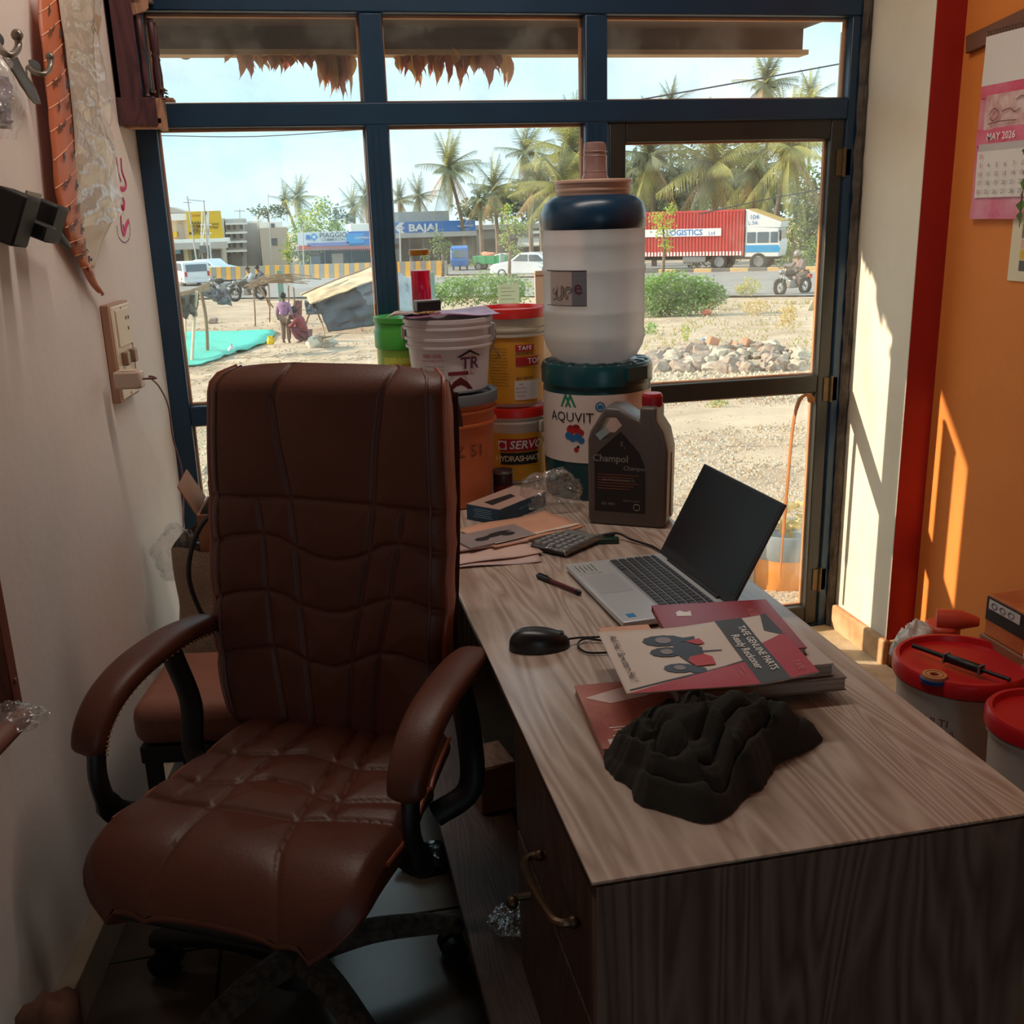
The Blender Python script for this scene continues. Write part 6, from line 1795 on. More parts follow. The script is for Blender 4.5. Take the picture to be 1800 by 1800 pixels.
a, c, d = at_y(288, 374, 103.6), at_y(333, 374, 103.6), at_y(296, 363, 103.6)
B().prism([(a.x-p2.location.x, a.z-p2.location.z), (c.x-p2.location.x, c.z-p2.location.z), (d.x-p2.location.x, d.z-p2.location.z)], 8, rotm(PI/2), (0, 7.6, 0)).out('gable_roof', c_roof, p2, smooth=0)
bb2 = T('billboard', 'yellow billboard with dark lettering above the shop row', 'billboard', at_y(360, 421, 90.5))
rect('board', 327, 372, 393, 421, 90.5, .15, c_yel, bb2)
fb = lambda px, py: (lambda q: (lambda x, y: q+Vector((x, 0, y))))(at_y(px, py, 90.4)-bb2.location)
b = B()
for k, (w, n_) in enumerate(((14, 'AAAA'), (14, 'OHMD'), (14, 'JASU'), (14, 'MOTOR'))): b.text(n_, .34, fb(346, 392+6*k), bold=.03)
b.text('GARAGE', .20, fb(376, 394), bold=.02).text('TYRES', .26, fb(376, 400), bold=.02).out('lettering', M('billboard ink', (96, 76, 24), .7), bb2, smooth=0)
b = B(); b.text('SHREE', .22, fb(345, 379), bold=.02); b.out('lettering', M('billboard red', (196, 96, 40), .7), bb2, smooth=0)
for x in (333, 386): rect('post', x, 421, x+2, 440, 90.7, .2, c_grey, bb2)
p3 = bld('grey_block', 'grey concrete block of balconies right of the billboard', 415, 480, 98)
rect('wall', 395, 385, 436, 482, 98, 9, c_grey, p3)
for i, y in enumerate((392, 408, 424, 440)):
    rect('balcony', 396, y, 434, y+2.4, 97, 1, c_white, p3)
    for x in (399, 409, 421): rect('window', x, y+3, x+6, y+11, 97.9, .2, c_win, p3)
rect('shutter', 404, 446, 428, 482, 97.8, .2, c_sh, p3)
p4 = bld('white_house', 'tall sunlit white house with roof tanks in the distance', 448, 480, 102)
rect('wall', 434, 389, 462, 482, 102, 10, c_white, p4)
for x in (437, 444, 451): rect('rib', x, 392, x+1.5, 480, 101.7, .4, c_grey, p4)
for x in (446, 456): rect('water_tank', x, 381, x+7, 390, 103, 1.5, c_white, p4, bevel=.1)
p5 = bld('brown_house', 'brown grey house wall beside the tall white house', 480, 480, 96)
rect('wall', 456, 401, 512, 482, 96, 9, c_brown, p5); rect('parapet', 455, 391, 496, 401, 97, 7, c_white, p5); rect('window', 476, 393, 483, 400, 96.9, .2, c_win, p5); rect('window', 477, 419, 488, 431, 95.9, .2, c_win, p5)
p6 = bld('commercial_shop', 'vehicle shop under a white and blue signboard with dark bays', 588, 480, 82)
rect('back_wall', 524, 410, 668, 482, 86, 3, c_grey, p6); rect('floor_bay', 530, 440, 664, 478, 85.7, .2, c_dark, p6); rect('roof', 520, 432, 668, 436, 80.5, 5.5, c_roof, p6)
for x in (524, 533, 570, 617, 655): rect('post', x, 434, x+3.4, 482, 80.6, .3, c_grey, p6)
rect('upper_wall', 616, 394, 668, 412, 86, 4, c_white, p6); rect('sign_board', 522, 409, 612, 431, 80.4, .2, M('sign white', (222, 230, 232), .5), p6); rect('sign_board', 612, 407, 668, 430, 80.4, .2, c_blu, p6)
a, c = at_y(612, 409, 80.4), at_y(617, 430, 80.4)
rect('sign_wave', 608, 411, 640, 427, 80.3, .1, c_cy, p6); rect('sign_stripe', 540, 427.5, 614, 431, 80.3, .1, M('sign violet stripe', (120, 130, 190), .5), p6)
def onpl(par, px, py, Y): q = at_y(px, py, Y)-par.location; return lambda x, y: q+Vector((x, 0, y))
B().text('PIAGGIO', .52, onpl(p6, 586, 413.5, 80.28), bold=.01).text('COMMERCIAL', .27, onpl(p6, 586, 421.5, 80.28), spacing=1.1, bold=.01).out('lettering', M('sign grey ink', (70, 76, 84), .6), p6, smooth=0)
B().text('COMMERCIAL', .22, onpl(p6, 640, 418, 80.2), bold=.01).out('lettering', m_whiteink, p6, smooth=0)
f = onpl(p6, 552, 416.5, 80.28)
b = B(); b.poly([f(.30*math.cos(k*PI/2), .30*math.sin(k*PI/2)) for k in range(4)]); b.out('emblem', c_cy, p6, smooth=0)
f = onpl(p6, 552, 416.5, 80.25); b = B(); b.poly([f(.14*math.cos(k*PI/2), .14*math.sin(k*PI/2)) for k in range(4)]); b.out('emblem', M('sign white', (222, 230, 232)), p6, smooth=0)
b = B(); b.poly([onpl(p6, x, y, 80.27)(0, 0) for x, y in ((538, 413), (544, 413), (547, 421), (538, 421))]); b.out('emblem', c_blu, p6, smooth=0)
rect('red_valance', 525, 432, 546, 438, 80.3, .1, M('red valance', (206, 84, 60), .7), p6)
b = B(); o6 = p6.location
for k in range(30):
    q = at_y(547+k*3.6, 436, 80.35)-o6; b.poly([q+Vector((-.08, 0, .12)), q+Vector((.08, 0, .12)), q+Vector((0, 0, -.22))])
b.out('bunting', M('pink bunting', (196, 110, 110), .8), p6, smooth=0, solid=.01)['kind'] = 'stuff'
rect('parked_vehicle', 545, 450, 565, 472, 81.2, 1.5, M('slate van', (90, 100, 110), .5), p6, bevel=.1); rect('stacked_crates', 583, 446, 604, 464, 82, 1.5, c_brown, p6, bevel=.05)
p7 = bld('motor_shop', 'motor showroom under a long blue signboard in the middle pane', 765, 480, 88)
rect('wall', 660, 410, 838, 482, 91, 4, M('dim grey front', (96, 98, 102), .8), p7); rect('roof_wall', 662, 374, 790, 392, 90, 6, M('pale grey cladding', (170, 172, 170), .7), p7)
rect('sign_board', 692, 391, 836, 410.5, 88, .3, c_blu, p7); rect('canopy', 692, 410.5, 838, 414, 87.5, 4, c_grey, p7)
for x in (700, 720, 744, 790, 830): rect('post', x, 413, x+2.2, 482, 88.2, .3, c_sh, p7)
for k in range(7): rect('shutter_slat', 745, 416+5*k, 832, 419+5*k, 90.8, .12, M('shutter slate', (104, 106, 110), .6), p7)
B().text('BAJAJ', .80, (lambda f0: (lambda x, y: f0(x*1.3, y)))(onpl(p7, 744, 400.5, 87.9)), bold=.03).out('lettering', m_whiteink, p7, smooth=0)
f = onpl(p7, 703, 400.5, 87.85)
for sg in (1, -1):
    b = B(); b.poly([f(-.42, 0), f(.0, .42*sg), f(.42, .42*sg), f(.14, .15*sg), f(.42, .0)] if sg > 0 else [f(.42, -.04), f(.14, -.19), f(.42, -.46), f(.0, -.46), f(-.42, -.04)]); b.out('emblem', m_whiteink, p7, smooth=0)
B().text('BAJAJ MOTORS', .20, onpl(p7, 818, 397, 87.9), bold=.02).text('AUTO', .15, onpl(p7, 820, 403, 87.9)).out('lettering', m_whiteink, p7, smooth=0)
p8 = bld('grey_shop', 'grey shuttered shop between the blue sign and the jug', 895, 480, 90)
rect('wall', 837, 397, 962, 482, 91, 5, M('dark grey wall', (112, 114, 116), .8), p8); rect('pillar', 837, 400, 848, 480, 90.6, .5, c_sh, p8); rect('parapet', 836, 396, 962, 400, 90.5, 1, c_grey, p8)
rect('opening', 850, 420, 872, 462, 90.9, .3, c_dark, p8); rect('opening', 885, 420, 955, 466, 90.9, .3, c_dark, p8)
q = [at_y(x, y, Y_)-p8.location for x, y, Y_ in ((908, 434, 88.5), (948, 432, 88.5), (948, 416, 90.8), (912, 418, 90.8))]
b = B(); b.poly(q); b.out('sheet_awning', c_roof, p8, smooth=0, solid=.1)
rect('sign_strip', 930, 406, 956, 410, 90.3, .1, c_white, p8)
# road barrier of striped blocks
bp = hit(560, 490); ba = T('road_barrier', 'long road barrier of yellow and grey striped blocks', 'barrier', bp)
yb_, gb_ = M('barrier yellow', (226, 168, 70), .7), M('barrier grey', (146, 146, 138), .7)
proto = []
for i, m in enumerate((yb_, gb_)): proto.append(B().prism([(-.28, 0), (.28, 0), (.20, .35), (.12, .95), (-.12, .95), (-.20, .35)], .34, rotm(PI/2, 0, PI/2), (-.17, 0, 0)).out('barrier_block', m, ba, smooth=0))
k = 0
x = -12.
while x < 10:
    c = proto[k % 2] if k < 2 else proto[k % 2].copy()
    if k >= 2: COL.objects.link(c)
    y = 74-.72*x*.55-2
    c.location = Vector((x, y, zt(x, y)))-bp; c.rotation_euler = (0, 0, math.atan2(-.4, 1))
    x += .325; k += 1
def pole(label, a, c, r, Y, name='utility_pole', arms=(), mat=None):
    A, Cc = at_y(*a, Y), at_y(*c, Y); Cc.z = min(Cc.z, zt(Cc.x, Y))
    t = T(name, label, 'pole', Cc, 0, 'poles along the road'); s_ = px_m(Cc)
    B().tube([Vector((0, 0, 0)), A-Cc], [r*s_, r*s_*.7], 8).out('post', mat or c_grey, t, smooth=60)
    for x0, y0, x1, y1 in arms: B().beam(at_y(x0, y0, Y)-Cc, at_y(x1, y1, Y)-Cc, 1.3*s_).out('cross_arm', mat or c_grey, t)
    return t
pole('leaning grey utility pole left of the billboard’s lettering', (329, 345), (349, 480), 1.6, 86, arms=((330, 351, 360, 354), (322, 356, 336, 356)))
pole('leaning utility pole in front of the billboard’s middle', (358, 352), (368, 480), 1.6, 86.5)
pole('thin utility pole with a cross arm beyond the billboard', (421, 367), (424, 480), 1.2, 100, arms=((412, 371, 431, 371),))
pole('thin lamp post left of the yellow green tree', (471, 340), (478, 480), .8, 90)
pole('slim grey post left of the blue sign’s emblem', (703, 402), (705, 490), 1.6, 70)
pole('rusty post beside the vehicle shop', (532, 395), (534, 480), 1.2, 79)
m_gpost = M('teal grey post', (120, 150, 138), .7)
for px, y0, y1, r, Y_, lab in ((1324, 418, 472, 5, 57.5, 'teal grey square post in front of the truck cab'), (883, 448, 478, 4, 60, 'short teal post beside the green cart'), (762, 482, 535, 4, 33, 'teal post just right of the glass bottle'), (497, 478, 545, 5, 40, 'teal post behind the branch shelter')):
    a, c = at_y(px, y0, Y_), at_y(px, y1, Y_); c.z = min(c.z, zt(c.x, Y_)); s_ = px_m(c)
    t = T('marker_post', lab, 'post', c, 0, 'teal posts along the road')
    B().box((0, 0, (a.z-c.z)/2), (r*2*s_, r*2*s_, a.z-c.z)).out('post', m_gpost, t, bevel=.01); B().box((0, 0, a.z-c.z+.03), (r*1.5*s_, r*1.5*s_, .06)).out('cap', m_gpost, t)
tr_ = T('transformer_frame', 'white lattice frame with a transformer before the shop row', 'transformer', at_y(362, 480, 87))
tr_.location.z = zt(0, 87); o = tr_.location
for x0, x1 in ((362, 350), (362, 374), (355, 352), (366, 366)): B().beam(at_y(x0, 372, 87)-o, at_y(x1, 478, 87)-o, .10).out('leg', c_white, tr_)
for y in (395, 410, 425, 440): B().beam(at_y(352, y, 87)-o, at_y(372, y, 87)-o, .08).out('brace', c_white, tr_)
rect('transformer_box', 350, 432, 368, 444, 86.6, .8, c_sh, tr_)
# overhead wires
def wire(label, pts, r=.012):
    P = [at_y(*q) for q in pts]
    tag(B().tube(smoothpts(P, 4), r, 5).out('overhead_wire', M('dark wire', (70, 72, 76), .6)), label, 'wire', 'overhead wires')
wire('thin overhead wire crossing the upper left pane', [(262, 238, 30), (450, 240, 30), (660, 226, 30)])
wire('overhead wire sloping up through the top right pane', [(1050, 188, 40), (1270, 150, 40), (1500, 108, 40)], .03)
wire('overhead wire sloping over the truck cab', [(1230, 376, 50), (1350, 350, 50), (1480, 326, 50)], .025)

# ---------------------------------------------------------------- just outside the door
dx_, dy_ = 2.02, 3.95
t = T('orange_drum', 'orange drum with a grey rim standing outside the door', 'drum', (dx_, dy_, zt(0, dy_)))
hz = at_y(1395, 925, dy_).z-zt(0, dy_)
B().lathe([(0, 0), (.15, 0), (.155, .01), (.16, hz-.10), (0, hz-.10)], 32, cap=False).out('body', M('orange drum plastic', (232, 150, 60), .5, var=.08, vs=4), t, smooth=40)  # the plastic's own orange, varied slightly by noise
B().lathe([(.161, hz-.11), (.166, hz-.09), (.166, hz-.01), (.158, hz), (.150, hz-.005), (.150, hz-.06), (0, hz-.06)], 32, cap=False).out('rim', M('blue grey rim', (130, 140, 146), .5), t, smooth=40)
patch(B(), .158, facing(dx_, dy_)-1.25, facing(dx_, dy_)-.85, hz-.40, hz-.15, off=.003, n=6).out('label_sheet', M('pale grey label', (190, 182, 166), .6), t, smooth=60)
shr = leaves(B(), (0, 0, hz+.04), (.10, .10, .08), 60, .06); shr.out('dry_sprig', g_dry, t, smooth=0, recalc=False)
t = T('red_tub', 'red and yellow tub beside the orange drum', 'tub', (1.72, 4.05, zt(0, 4.05)))
B().lathe([(0, 0), (.12, 0), (.125, .30), (0, .30)], 28, cap=False).out('body', M('yellow tub', (226, 180, 60), .5), t, smooth=40)
B().lathe([(.126, .16), (.13, .30), (.128, .36), (0, .37)], 28, cap=False).out('upper_band', M('crimson tub band', (196, 26, 40), .45), t, smooth=40)
tag(B().tube(smoothpts([(1.60, 2.72, .03), (1.50, 2.55, .03), (1.42, 2.36, .03), (1.36, 2.2, .03)], 5), .022, 10).out('hose_pipe', M('dusty tan hose', (196, 170, 128), .7), None, smooth=60), 'dusty tan hose lying on the floor between pillar and desk', 'hose')
# ---------------------------------------------------------------- things on the left wall
m_maroon = wood('maroon stained wood', (92, 50, 52), (62, 32, 36), scale=(9, 9, 2), rough=.45)
m_pale = wood('bare pale wood', (186, 140, 108), (150, 104, 78), scale=(9, 9, 2), rough=.7)
TX0, TX1, TY0, TY1, TZ = -.392, -.290, 2.862, 3.008, 1.664
sr = T('wall_shrine', 'small maroon wooden wall shrine with turned posts in the corner', 'shrine', (TX0, TY0, TZ))
w_, d_ = TX1-TX0, TY1-TY0
B().bx(0, w_*.62, 0, .012, 0, .42).out('side_panel', m_maroon, sr, bevel=.001)
B().bx(0, w_*.92, -.003, -.0005, -.004, .062).out('lower_panel', m_maroon, sr, bevel=.001)
B().bx(0, w_*.9, -.003, -.0005, .30, .42).out('upper_panel', m_maroon, sr, bevel=.001)
B().bx(0, .012, 0, d_, 0, .42).out('back_panel', m_maroon, sr)
B().bx(0, w_, 0, d_, 0, .014).out('base_board', m_maroon, sr, bevel=.001)
B().bx(.012, w_-.012, .014, d_*.5, -.008, .0).out('base_batten', m_pale, sr, bevel=.001)
B().bx(w_-.012, w_+.004, 0, .11, -.01, .060).out('front_rail', m_pale, sr, bevel=.001)
B().bx(w_-.03, w_+.03, .05, .11, .060, .066).out('tray', m_pale, sr, bevel=.001)
prof = [(.006, .062), (.009, .066), (.005, .076), (.008, .088), (.0085, .13), (.006, .16), (.008, .165), (.005, .172), (.0085, .18), (.0085, .24), (.006, .245), (.009, .252)]
for x, y in ((w_*.72, .02), (w_*.95, .06), (w_*.95, .125)):
    B().lathe(prof, 14, (x, y, 0)).out('turned_post', m_maroon, sr, smooth=50)
b = B(); b.prism([(w_*.60, .30), (w_*.60, .252), (w_*.9, .262), (w_*.98, .27), (w_*1.0, .31)], .012, rotm(PI/2), (0, .03, 0)); b.out('carved_bracket', m_pale, sr, bevel=.001)
B().bx(w_*.55, w_*1.02, .014, d_, .30, .42).out('top_rail', m_maroon, sr, bevel=.001)
random.seed(4); b = B()
for k in range(46):
    c = Vector((w_*random.uniform(.6, 1.15), random.uniform(.02, .12), .068+random.random()*.022)); a = Vector((random.gauss(0, 1), random.gauss(0, 1), random.gauss(0, .6))).normalized()*.012; e = a.cross(Vector((0, 0, 1)))*.6
    b.poly([c-a, c+e, c+a, c-e])
b.out('dried_flowers', M('dried petals', (120, 90, 70), .9, rgb2=(80, 60, 56), vs=40), sr, smooth=0)['kind'] = 'stuff'

def W(px, py, off=0.): return at_wl(px, py, off)
def wsheet(rows, off=.01, wob=.006, seed=0, nv=40, nu=8, bulge=0.):
    """strip hanging on the wall: rows of (left px, left py, right px, right py, off)"""
    Lp = smoothpts([W(r[0], r[1], r[4]) for r in rows], 8); Rp = smoothpts([W(r[2], r[3], r[4]) for r in rows], 8)
    b = B(); n = len(Lp)-1
    def f(u, v):
        i = v*n; k = min(int(i), n-1); q = i-k
        p = Lp[k].lerp(Lp[k+1], q).lerp(Rp[k].lerp(Rp[k+1], q), u)
        return p+WLN*(bulge*math.sin(PI*u)+wob*nz3(u*3+seed, v*9, seed))
    b.grid(f, nu, nv)
    return b, (lambda u, v: f(u, v))
m_wrap = M('orange brown wrap film', (206, 112, 72), .4, var=.08, vs=6)
rows = [(66, -20, 103, -20, .02), (70, 60, 112, 60, .022), (80, 150, 122, 150, .024), (88, 230, 132, 230, .026), (98, 330, 140, 330, .026), (112, 400, 146, 410, .024), (132, 450, 158, 465, .02), (152, 490, 172, 505, .015), (172, 515, 178, 520, .012)]
b, f = wsheet(rows, wob=.004, bulge=.010, nv=60)
wr = T('wrapping_roll', 'orange wrapping film strip printed with letters hanging on the wall', 'wrapping film', W(85, 0))
for v in b.bm.verts: v.co -= wr.location
b.out('film', m_wrap, wr, smooth=80, solid=.001)
b = B(); b2 = B(); b3 = B(); lo = wr.location
for k in range(13):
    v0 = .03+k*.062
    st = [f(u, v0+.05*(1-u)**1.5-.012)-lo+WLN*.0012 for u in [i/6 for i in range(7)]]
    b.tube(st, .0012, 5)
    uu = .28 if k % 2 else .66
    c0 = f(uu, v0+.022)-lo; du = (f(min(1, uu+.05), v0+.018)-f(uu-.05, v0+.028)).normalized(); dv = (f(uu, v0+.03)-f(uu, v0+.0)).normalized()
    if k > 0: b2.text('Skyan', .022, lambda x, y: c0+du*x-dv*y+WLN*.0022, bold=.015)
    c1 = f(.92-uu, v0+.030)-lo
    for dx, dy in ((0, 0), (.006, .004), (-.005, .005), (.002, -.006)): b3.poly([c1+du*(dx+.0045*math.cos(a))+dv*(dy+.0045*math.sin(a))+WLN*.0022 for a in [i*1.047 for i in range(6)]])
b.out('curved_stripe', M('pale wrap stripe', (232, 176, 140), .5), wr)['kind'] = 'stuff'
b2.out('lettering', M('wrap ink', (70, 44, 40), .5), wr, smooth=0)
b3.out('leaf_print', M('wrap blue print', (74, 82, 92), .5), wr, smooth=0)['kind'] = 'stuff'
# clear bag over a beige card
rows = [(108, -20, 172, -20, .05), (112, 60, 176, 90, .052), (122, 150, 188, 180, .055), (132, 250, 202, 270, .055), (136, 340, 212, 350, .05), (140, 400, 205, 385, .045)]
pb_ = T('plastic_sleeve', 'long clear plastic sleeve with papers hanging beside the shrine', 'plastic sleeve', W(140, 0))
lo = pb_.location
b, f = wsheet(rows, wob=.016, seed=3, nv=70, nu=20, bulge=.015)
for v in b.bm.verts: v.co += WLN*(.006*(1-2*abs(noise.noise(v.co*26)))+.002*noise.noise(v.co*70)); v.co -= lo
b.out('film', thin('glossy sleeve film', gloss=.20, dust=.24, rough=.16, bump=.6, bs=22), pb_, smooth=50)
rows2 = [(100, -20, 168, -20, .034), (114, 80, 166, 90, .036), (128, 200, 178, 210, .036), (134, 320, 196, 350, .034), (138, 400, 200, 385, .03), (142, 440, 182, 420, .026), (152, 478, 166, 470, .02)]
b, f = wsheet(rows2, wob=.004, seed=5, nv=40)
for v in b.bm.verts: v.co -= lo
b.out('inner_card', M('cream card', (214, 194, 172), .6, var=.05, vs=9), pb_, smooth=80, solid=.001)
p_ = [W(168, 25, .04)-lo, W(178, 30, .045)-lo, W(172, 62, .045)-lo, W(164, 48, .04)-lo]
b = B(); b.poly(p_); b.out('torn_corner', M('brown card', (176, 130, 100), .7), pb_, smooth=0, solid=.002)
# hooks, strap, pouch
m_steel = M('dull steel', (132, 122, 110), .35, metal=.6)
def hook(label, px, py, pts, r=.006):
    t = T('wall_hook', label, 'hook', W(px, py), 0, 'wall hooks'); lo = t.location
    B().tube([q-lo for q in smoothpts([W(*q) for q in pts], 5)], r, 10).out('bent_rod', m_steel, t, smooth=60)
    B().tube([W(px, py, 0)-lo, W(px, py, .006)-lo], .014, 16).out('wall_plate', m_steel, t)
    B().ball(W(*pts[-1])-lo, r*1.7, 10, 8).out('tip', m_steel, t, smooth=60)
hook('upper steel coat hook at the wall’s left edge', -8, 70, [(-8, 70, .004), (-2, 82, .03), (8, 94, .05), (22, 96, .06), (32, 82, .062), (30, 62, .062)])
hook('lower steel hook behind the orange wrapping film', 58, 118, [(50, 118, .004), (62, 128, .02), (78, 130, .035), (88, 118, .04), (88, 100, .04)], .005)
t = T('metal_strap', 'flat grey metal strap hanging from the upper hook', 'strap', W(20, 105, .03)); lo = t.location
b, f = wsheet([(4, 100, 30, 100, .03), (24, 130, 44, 128, .03), (46, 165, 62, 155, .028), (60, 182, 72, 184, .026)], wob=.001, nv=16, nu=4)
for v in b.bm.verts: v.co -= lo
b.out('strap_plate', M('dark grey strap', (92, 84, 76), .4, metal=.4), t, smooth=80, solid=.002)
t = T('plastic_pouch', 'small clear pouch of grey parts hanging at the left edge', 'pouch', W(10, 110, .05)); lo = t.location
b, f = wsheet([(-25, 95, 6, 110, .05), (-30, 150, 28, 150, .06), (-30, 200, 46, 188, .065), (-20, 245, 22, 245, .055)], wob=.012, seed=8, nv=24, nu=14, bulge=.02)
for v in b.bm.verts: v.co -= lo
b.out('film', m_film, t, smooth=40)
b, f = wsheet([(-25, 130, 14, 140, .045), (-30, 180, 20, 190, .05), (-20, 225, 18, 230, .045)], wob=.01, seed=9, nv=16, nu=10, bulge=.015)
for v in b.bm.verts: v.co -= lo
b.out('contents', M('grey lilac parts', (150, 140, 150), .5, var=.2, vs=30), t, smooth=40)
# black twin-block switch
t = T('switch_unit', 'black twin-block electrical switch hanging on the left wall', 'switch unit', W(50, 390)); lo = t.location
m_rub = M('matt black rubber', (22, 21, 22), .55)
ry = rotm(0, R_(24), 0) @ rotm(0, 0, R_(-12))
def wbox(px, py, off, dim): return B().box(W(px, py, off)-lo, dim, ry)
wbox(22, 382, .045, (.052, .060, .088)).out('block', m_rub, t, bevel=.005)
wbox(80, 388, .050, (.050, .055, .070)).out('block', m_rub, t, bevel=.005)
wbox(52, 398, .048, (.075, .045, .028)).out('bridge', m_rub, t, bevel=.004)
B().tube([W(88, 398, .05)-lo, W(104, 416, .05)-lo, W(119, 433, .045)-lo], [.012, .009, .007], 12).out('lever', m_rub, t, smooth=60)
wbox(50, 372, .05, (.003, .058, .070)).out('edge_strip', M('worn metal edge', (170, 160, 150), .4, metal=.5), t)
# pink scribble
ps = T('wall_scribble', 'pink hand-painted scribble on the wall next to window frame', 'scribble', W(215, 340)); lo = ps.location
m_pink = M('pink marker paint', (214, 70, 122), .8)
b = B()
for pts, r in (([(205, 276), (208, 300), (213, 318)], .0055), ([(213, 278), (215, 300), (221, 318), (222, 328), (216, 334), (212, 330)], .006), ([(214, 346), (217, 356), (216, 370), (213, 360)], .004), ([(213, 378), (214, 398), (218, 412), (222, 396), (226, 388)], .0055), ([(217, 394), (219, 406)], .004)):
    b.tube([q-lo for q in smoothpts([W(x, y, .0012) for x, y in pts], 5)], r, 6, flat=.15)
b.out('brush_stroke', m_pink, ps, smooth=60)
b = B(); b.tube([q-lo for q in smoothpts([W(x, y, .001) for x, y in ((206, 396), (208, 414), (218, 426), (227, 420), (229, 402), (226, 384))], 5)], .0012, 5, flat=.3); b.out('thin_line', M('faded violet line', (140, 90, 120), .8), ps)
# switch board with charger
s0, z0 = W(192, 617).to_tuple()[:2], W(192, 617).z
sb = T('switch_board', 'cream electrical switchboard with a socket on the left wall', 'switchboard', W(204, 617))
lo = sb.location
q = [W(172, 536), W(214, 536), W(238, 692), W(196, 700)]
wdt = (q[1]-q[0]).length*.95; hgt = (q[3].z-q[0].z)*-1
def sbox(x, y, o, dim): return B().box(WLR @ Vector((x, y, o)), dim, WLR)
m_iv = M('ivory plastic', (222, 200, 172), .4)
sbox(0, 0, .010, (.165, .225, .018)).out('back_box', M('brown edge plastic', (176, 130, 104), .5), sb, bevel=.002)
sbox(.004, 0, .020, (.150, .215, .006)).out('face_plate', m_iv, sb, bevel=.003)
sbox(.005, .055, .0245, (.110, .085, .003)).out('socket_panel', m_iv, sb, bevel=.002)
for x in (-.03, .035): sbox(x, -.015, .030, (.026, .032, .014)).out('rocker_switch', M('tan switch', (150, 116, 92), .4), sb, bevel=.003)
b = B()
for x, y in ((.025, .075), (.045, .075), (.035, .05)): b.box(WLR @ Vector((x, y, .0262)), (.008, .008, .001), WLR)
b.out('socket_holes', m_ink, sb)
for y in (.100, -.100): sbox(.0, y, .0235, (.006, .006, .002)).out('screw', m_steel, sb, bevel=.001)
sbox(.062, .01, .0235, (.004, .17, .002)).out('cover_seam', M('brown edge plastic', (176, 130, 104)), sb)
cg = T('phone_charger', 'cream phone charger plugged into the switchboard', 'charger', W(205, 668, .03)); lo2 = cg.location
B().box(WLR @ Vector((.0, 0, .028)), (.040, .040, .060), WLR).out('charger_body', M('cream charger', (206, 182, 160), .4), cg, bevel=.005)
B().box(WLR @ Vector((.0, .021, .028)), (.03, .001, .04), WLR).out('pin_panel', m_iv, cg)
tip = WLR @ Vector((.0, 0, .058))
cabp = [lo2+tip, lo2+tip+WLN*.03, W(262, 662, .09), W(280, 680, .085), W(296, 715, .07), W(304, 770, .055), W(318, 820, .05), W(322, 868, .05), W(322, 930, .055)]
B().tube([q-lo2 for q in smoothpts(cabp, 6)], .0022, 7).out('cable', M('maroon cable', (110, 56, 56), .5), cg, smooth=60)
# brown board and broom at the left edge
t = T('wall_board', 'reddish brown wooden board fixed upright on the wall at the left edge', 'board', W(12, 1240, 0)); lo = t.location
B().box(WLR @ Vector((-.012, .30, .013)), (.034, .60, .024), WLR).out('upright', wood('reddish post wood', (118, 66, 48), (84, 44, 32), scale=(9, 9, 2), rough=.5), t, bevel=.003)
for y in (.05, .5): B().box(WLR @ Vector((-.012, y, .0265)), (.008, .008, .003), WLR).out('screw', m_steel, t, bevel=.001)
t = T('hand_broom', 'short broom wrapped in clear plastic at the left edge', 'broom', W(20, 1300, .06)); lo = t.location
B().tube([W(-30, 1330, .10)-lo, W(10, 1290, .08)-lo, W(38, 1262, .06)-lo], .016, 10).out('stick', M('reddish stick', (128, 84, 68), .6), t, smooth=60)
b = B()
for k in range(10):
    px, py = 2+k*3.4, 1302-k*4.2
    b.tube([W(px, py, .075)-lo, W(px+16, py+2, .045)-lo], .0022, 5)
b.out('bristles', m_ink, t)
crumple((0, 0, 0), .034, 6.1, (1.3, .8, .6)).out('plastic_wrap', m_film, t, smooth=25).location = W(18, 1265, .075)-lo
t = T('cloth_sack', 'brown woven sack at the lower left corner', 'sack', W(-6, 1700, .02)); t.location.z = 0
B().rock((.065, -.02, .14), .060, 9, 3, 2.2).out('sack_body', M('brown woven cloth', (96, 62, 46), .9, var=.2, vs=14, bump=.5, bs=60), t, smooth=80)
B().rock((.10, -.12, .04), .05, 7, 2, .6).out('yellow_rag', M('yellowish rag', (200, 190, 130), .9), t, smooth=70)

# ---------------------------------------------------------------- behind the chair: second seat, sack and cartons
m_seat2 = M('worn brown seat cover', (134, 84, 66), .6, var=.15, vs=8, bump=.3, bs=60)
t = T('low_stool', 'low cushioned brown stool behind the chair’s left arm', 'stool', (-.245, 2.19, 0), R_(-10))
B().box((0, 0, .40), (.30, .30, .10)).out('cushion', m_seat2, t, bevel=.035, bseg=4, smooth=60)
B().box((0, 0, .33), (.28, .28, .04)).out('seat_frame', m_black, t, bevel=.004)
for x in (-.12, .12):
    for y in (-.12, .12): B().box((x, y, .157), (.03, .03, .314)).out('leg', m_black, t, bevel=.002)
m_sack = M('greyish woven sack', (150, 128, 108), .85, bump=.6, bs=160, var=.1, vs=6)
t = T('woven_sack', 'stuffed greyish woven sack standing in the corner behind the chair', 'sack', (-.195, 2.58, 0), R_(-6))
b = B()
def sackf(u, v):
    a = 2*PI*u; z = .655*v
    k = .9+.10*math.sin(PI*v)
    sx_ = .165*k; sy_ = .135*k
    se = lambda q: math.copysign(abs(q)**.55, q)
    return Vector((sx_*se(math.cos(a))+.012*nz3(a*1.5, z*7, 1), sy_*se(math.sin(a))+.012*nz3(a*1.5, z*7, 4), z+.016*nz3(math.cos(a)*2, math.sin(a)*2, 2)*v))
b.grid(sackf, 40, 24, True); b.out('sack_body', m_sack, t, smooth=80)
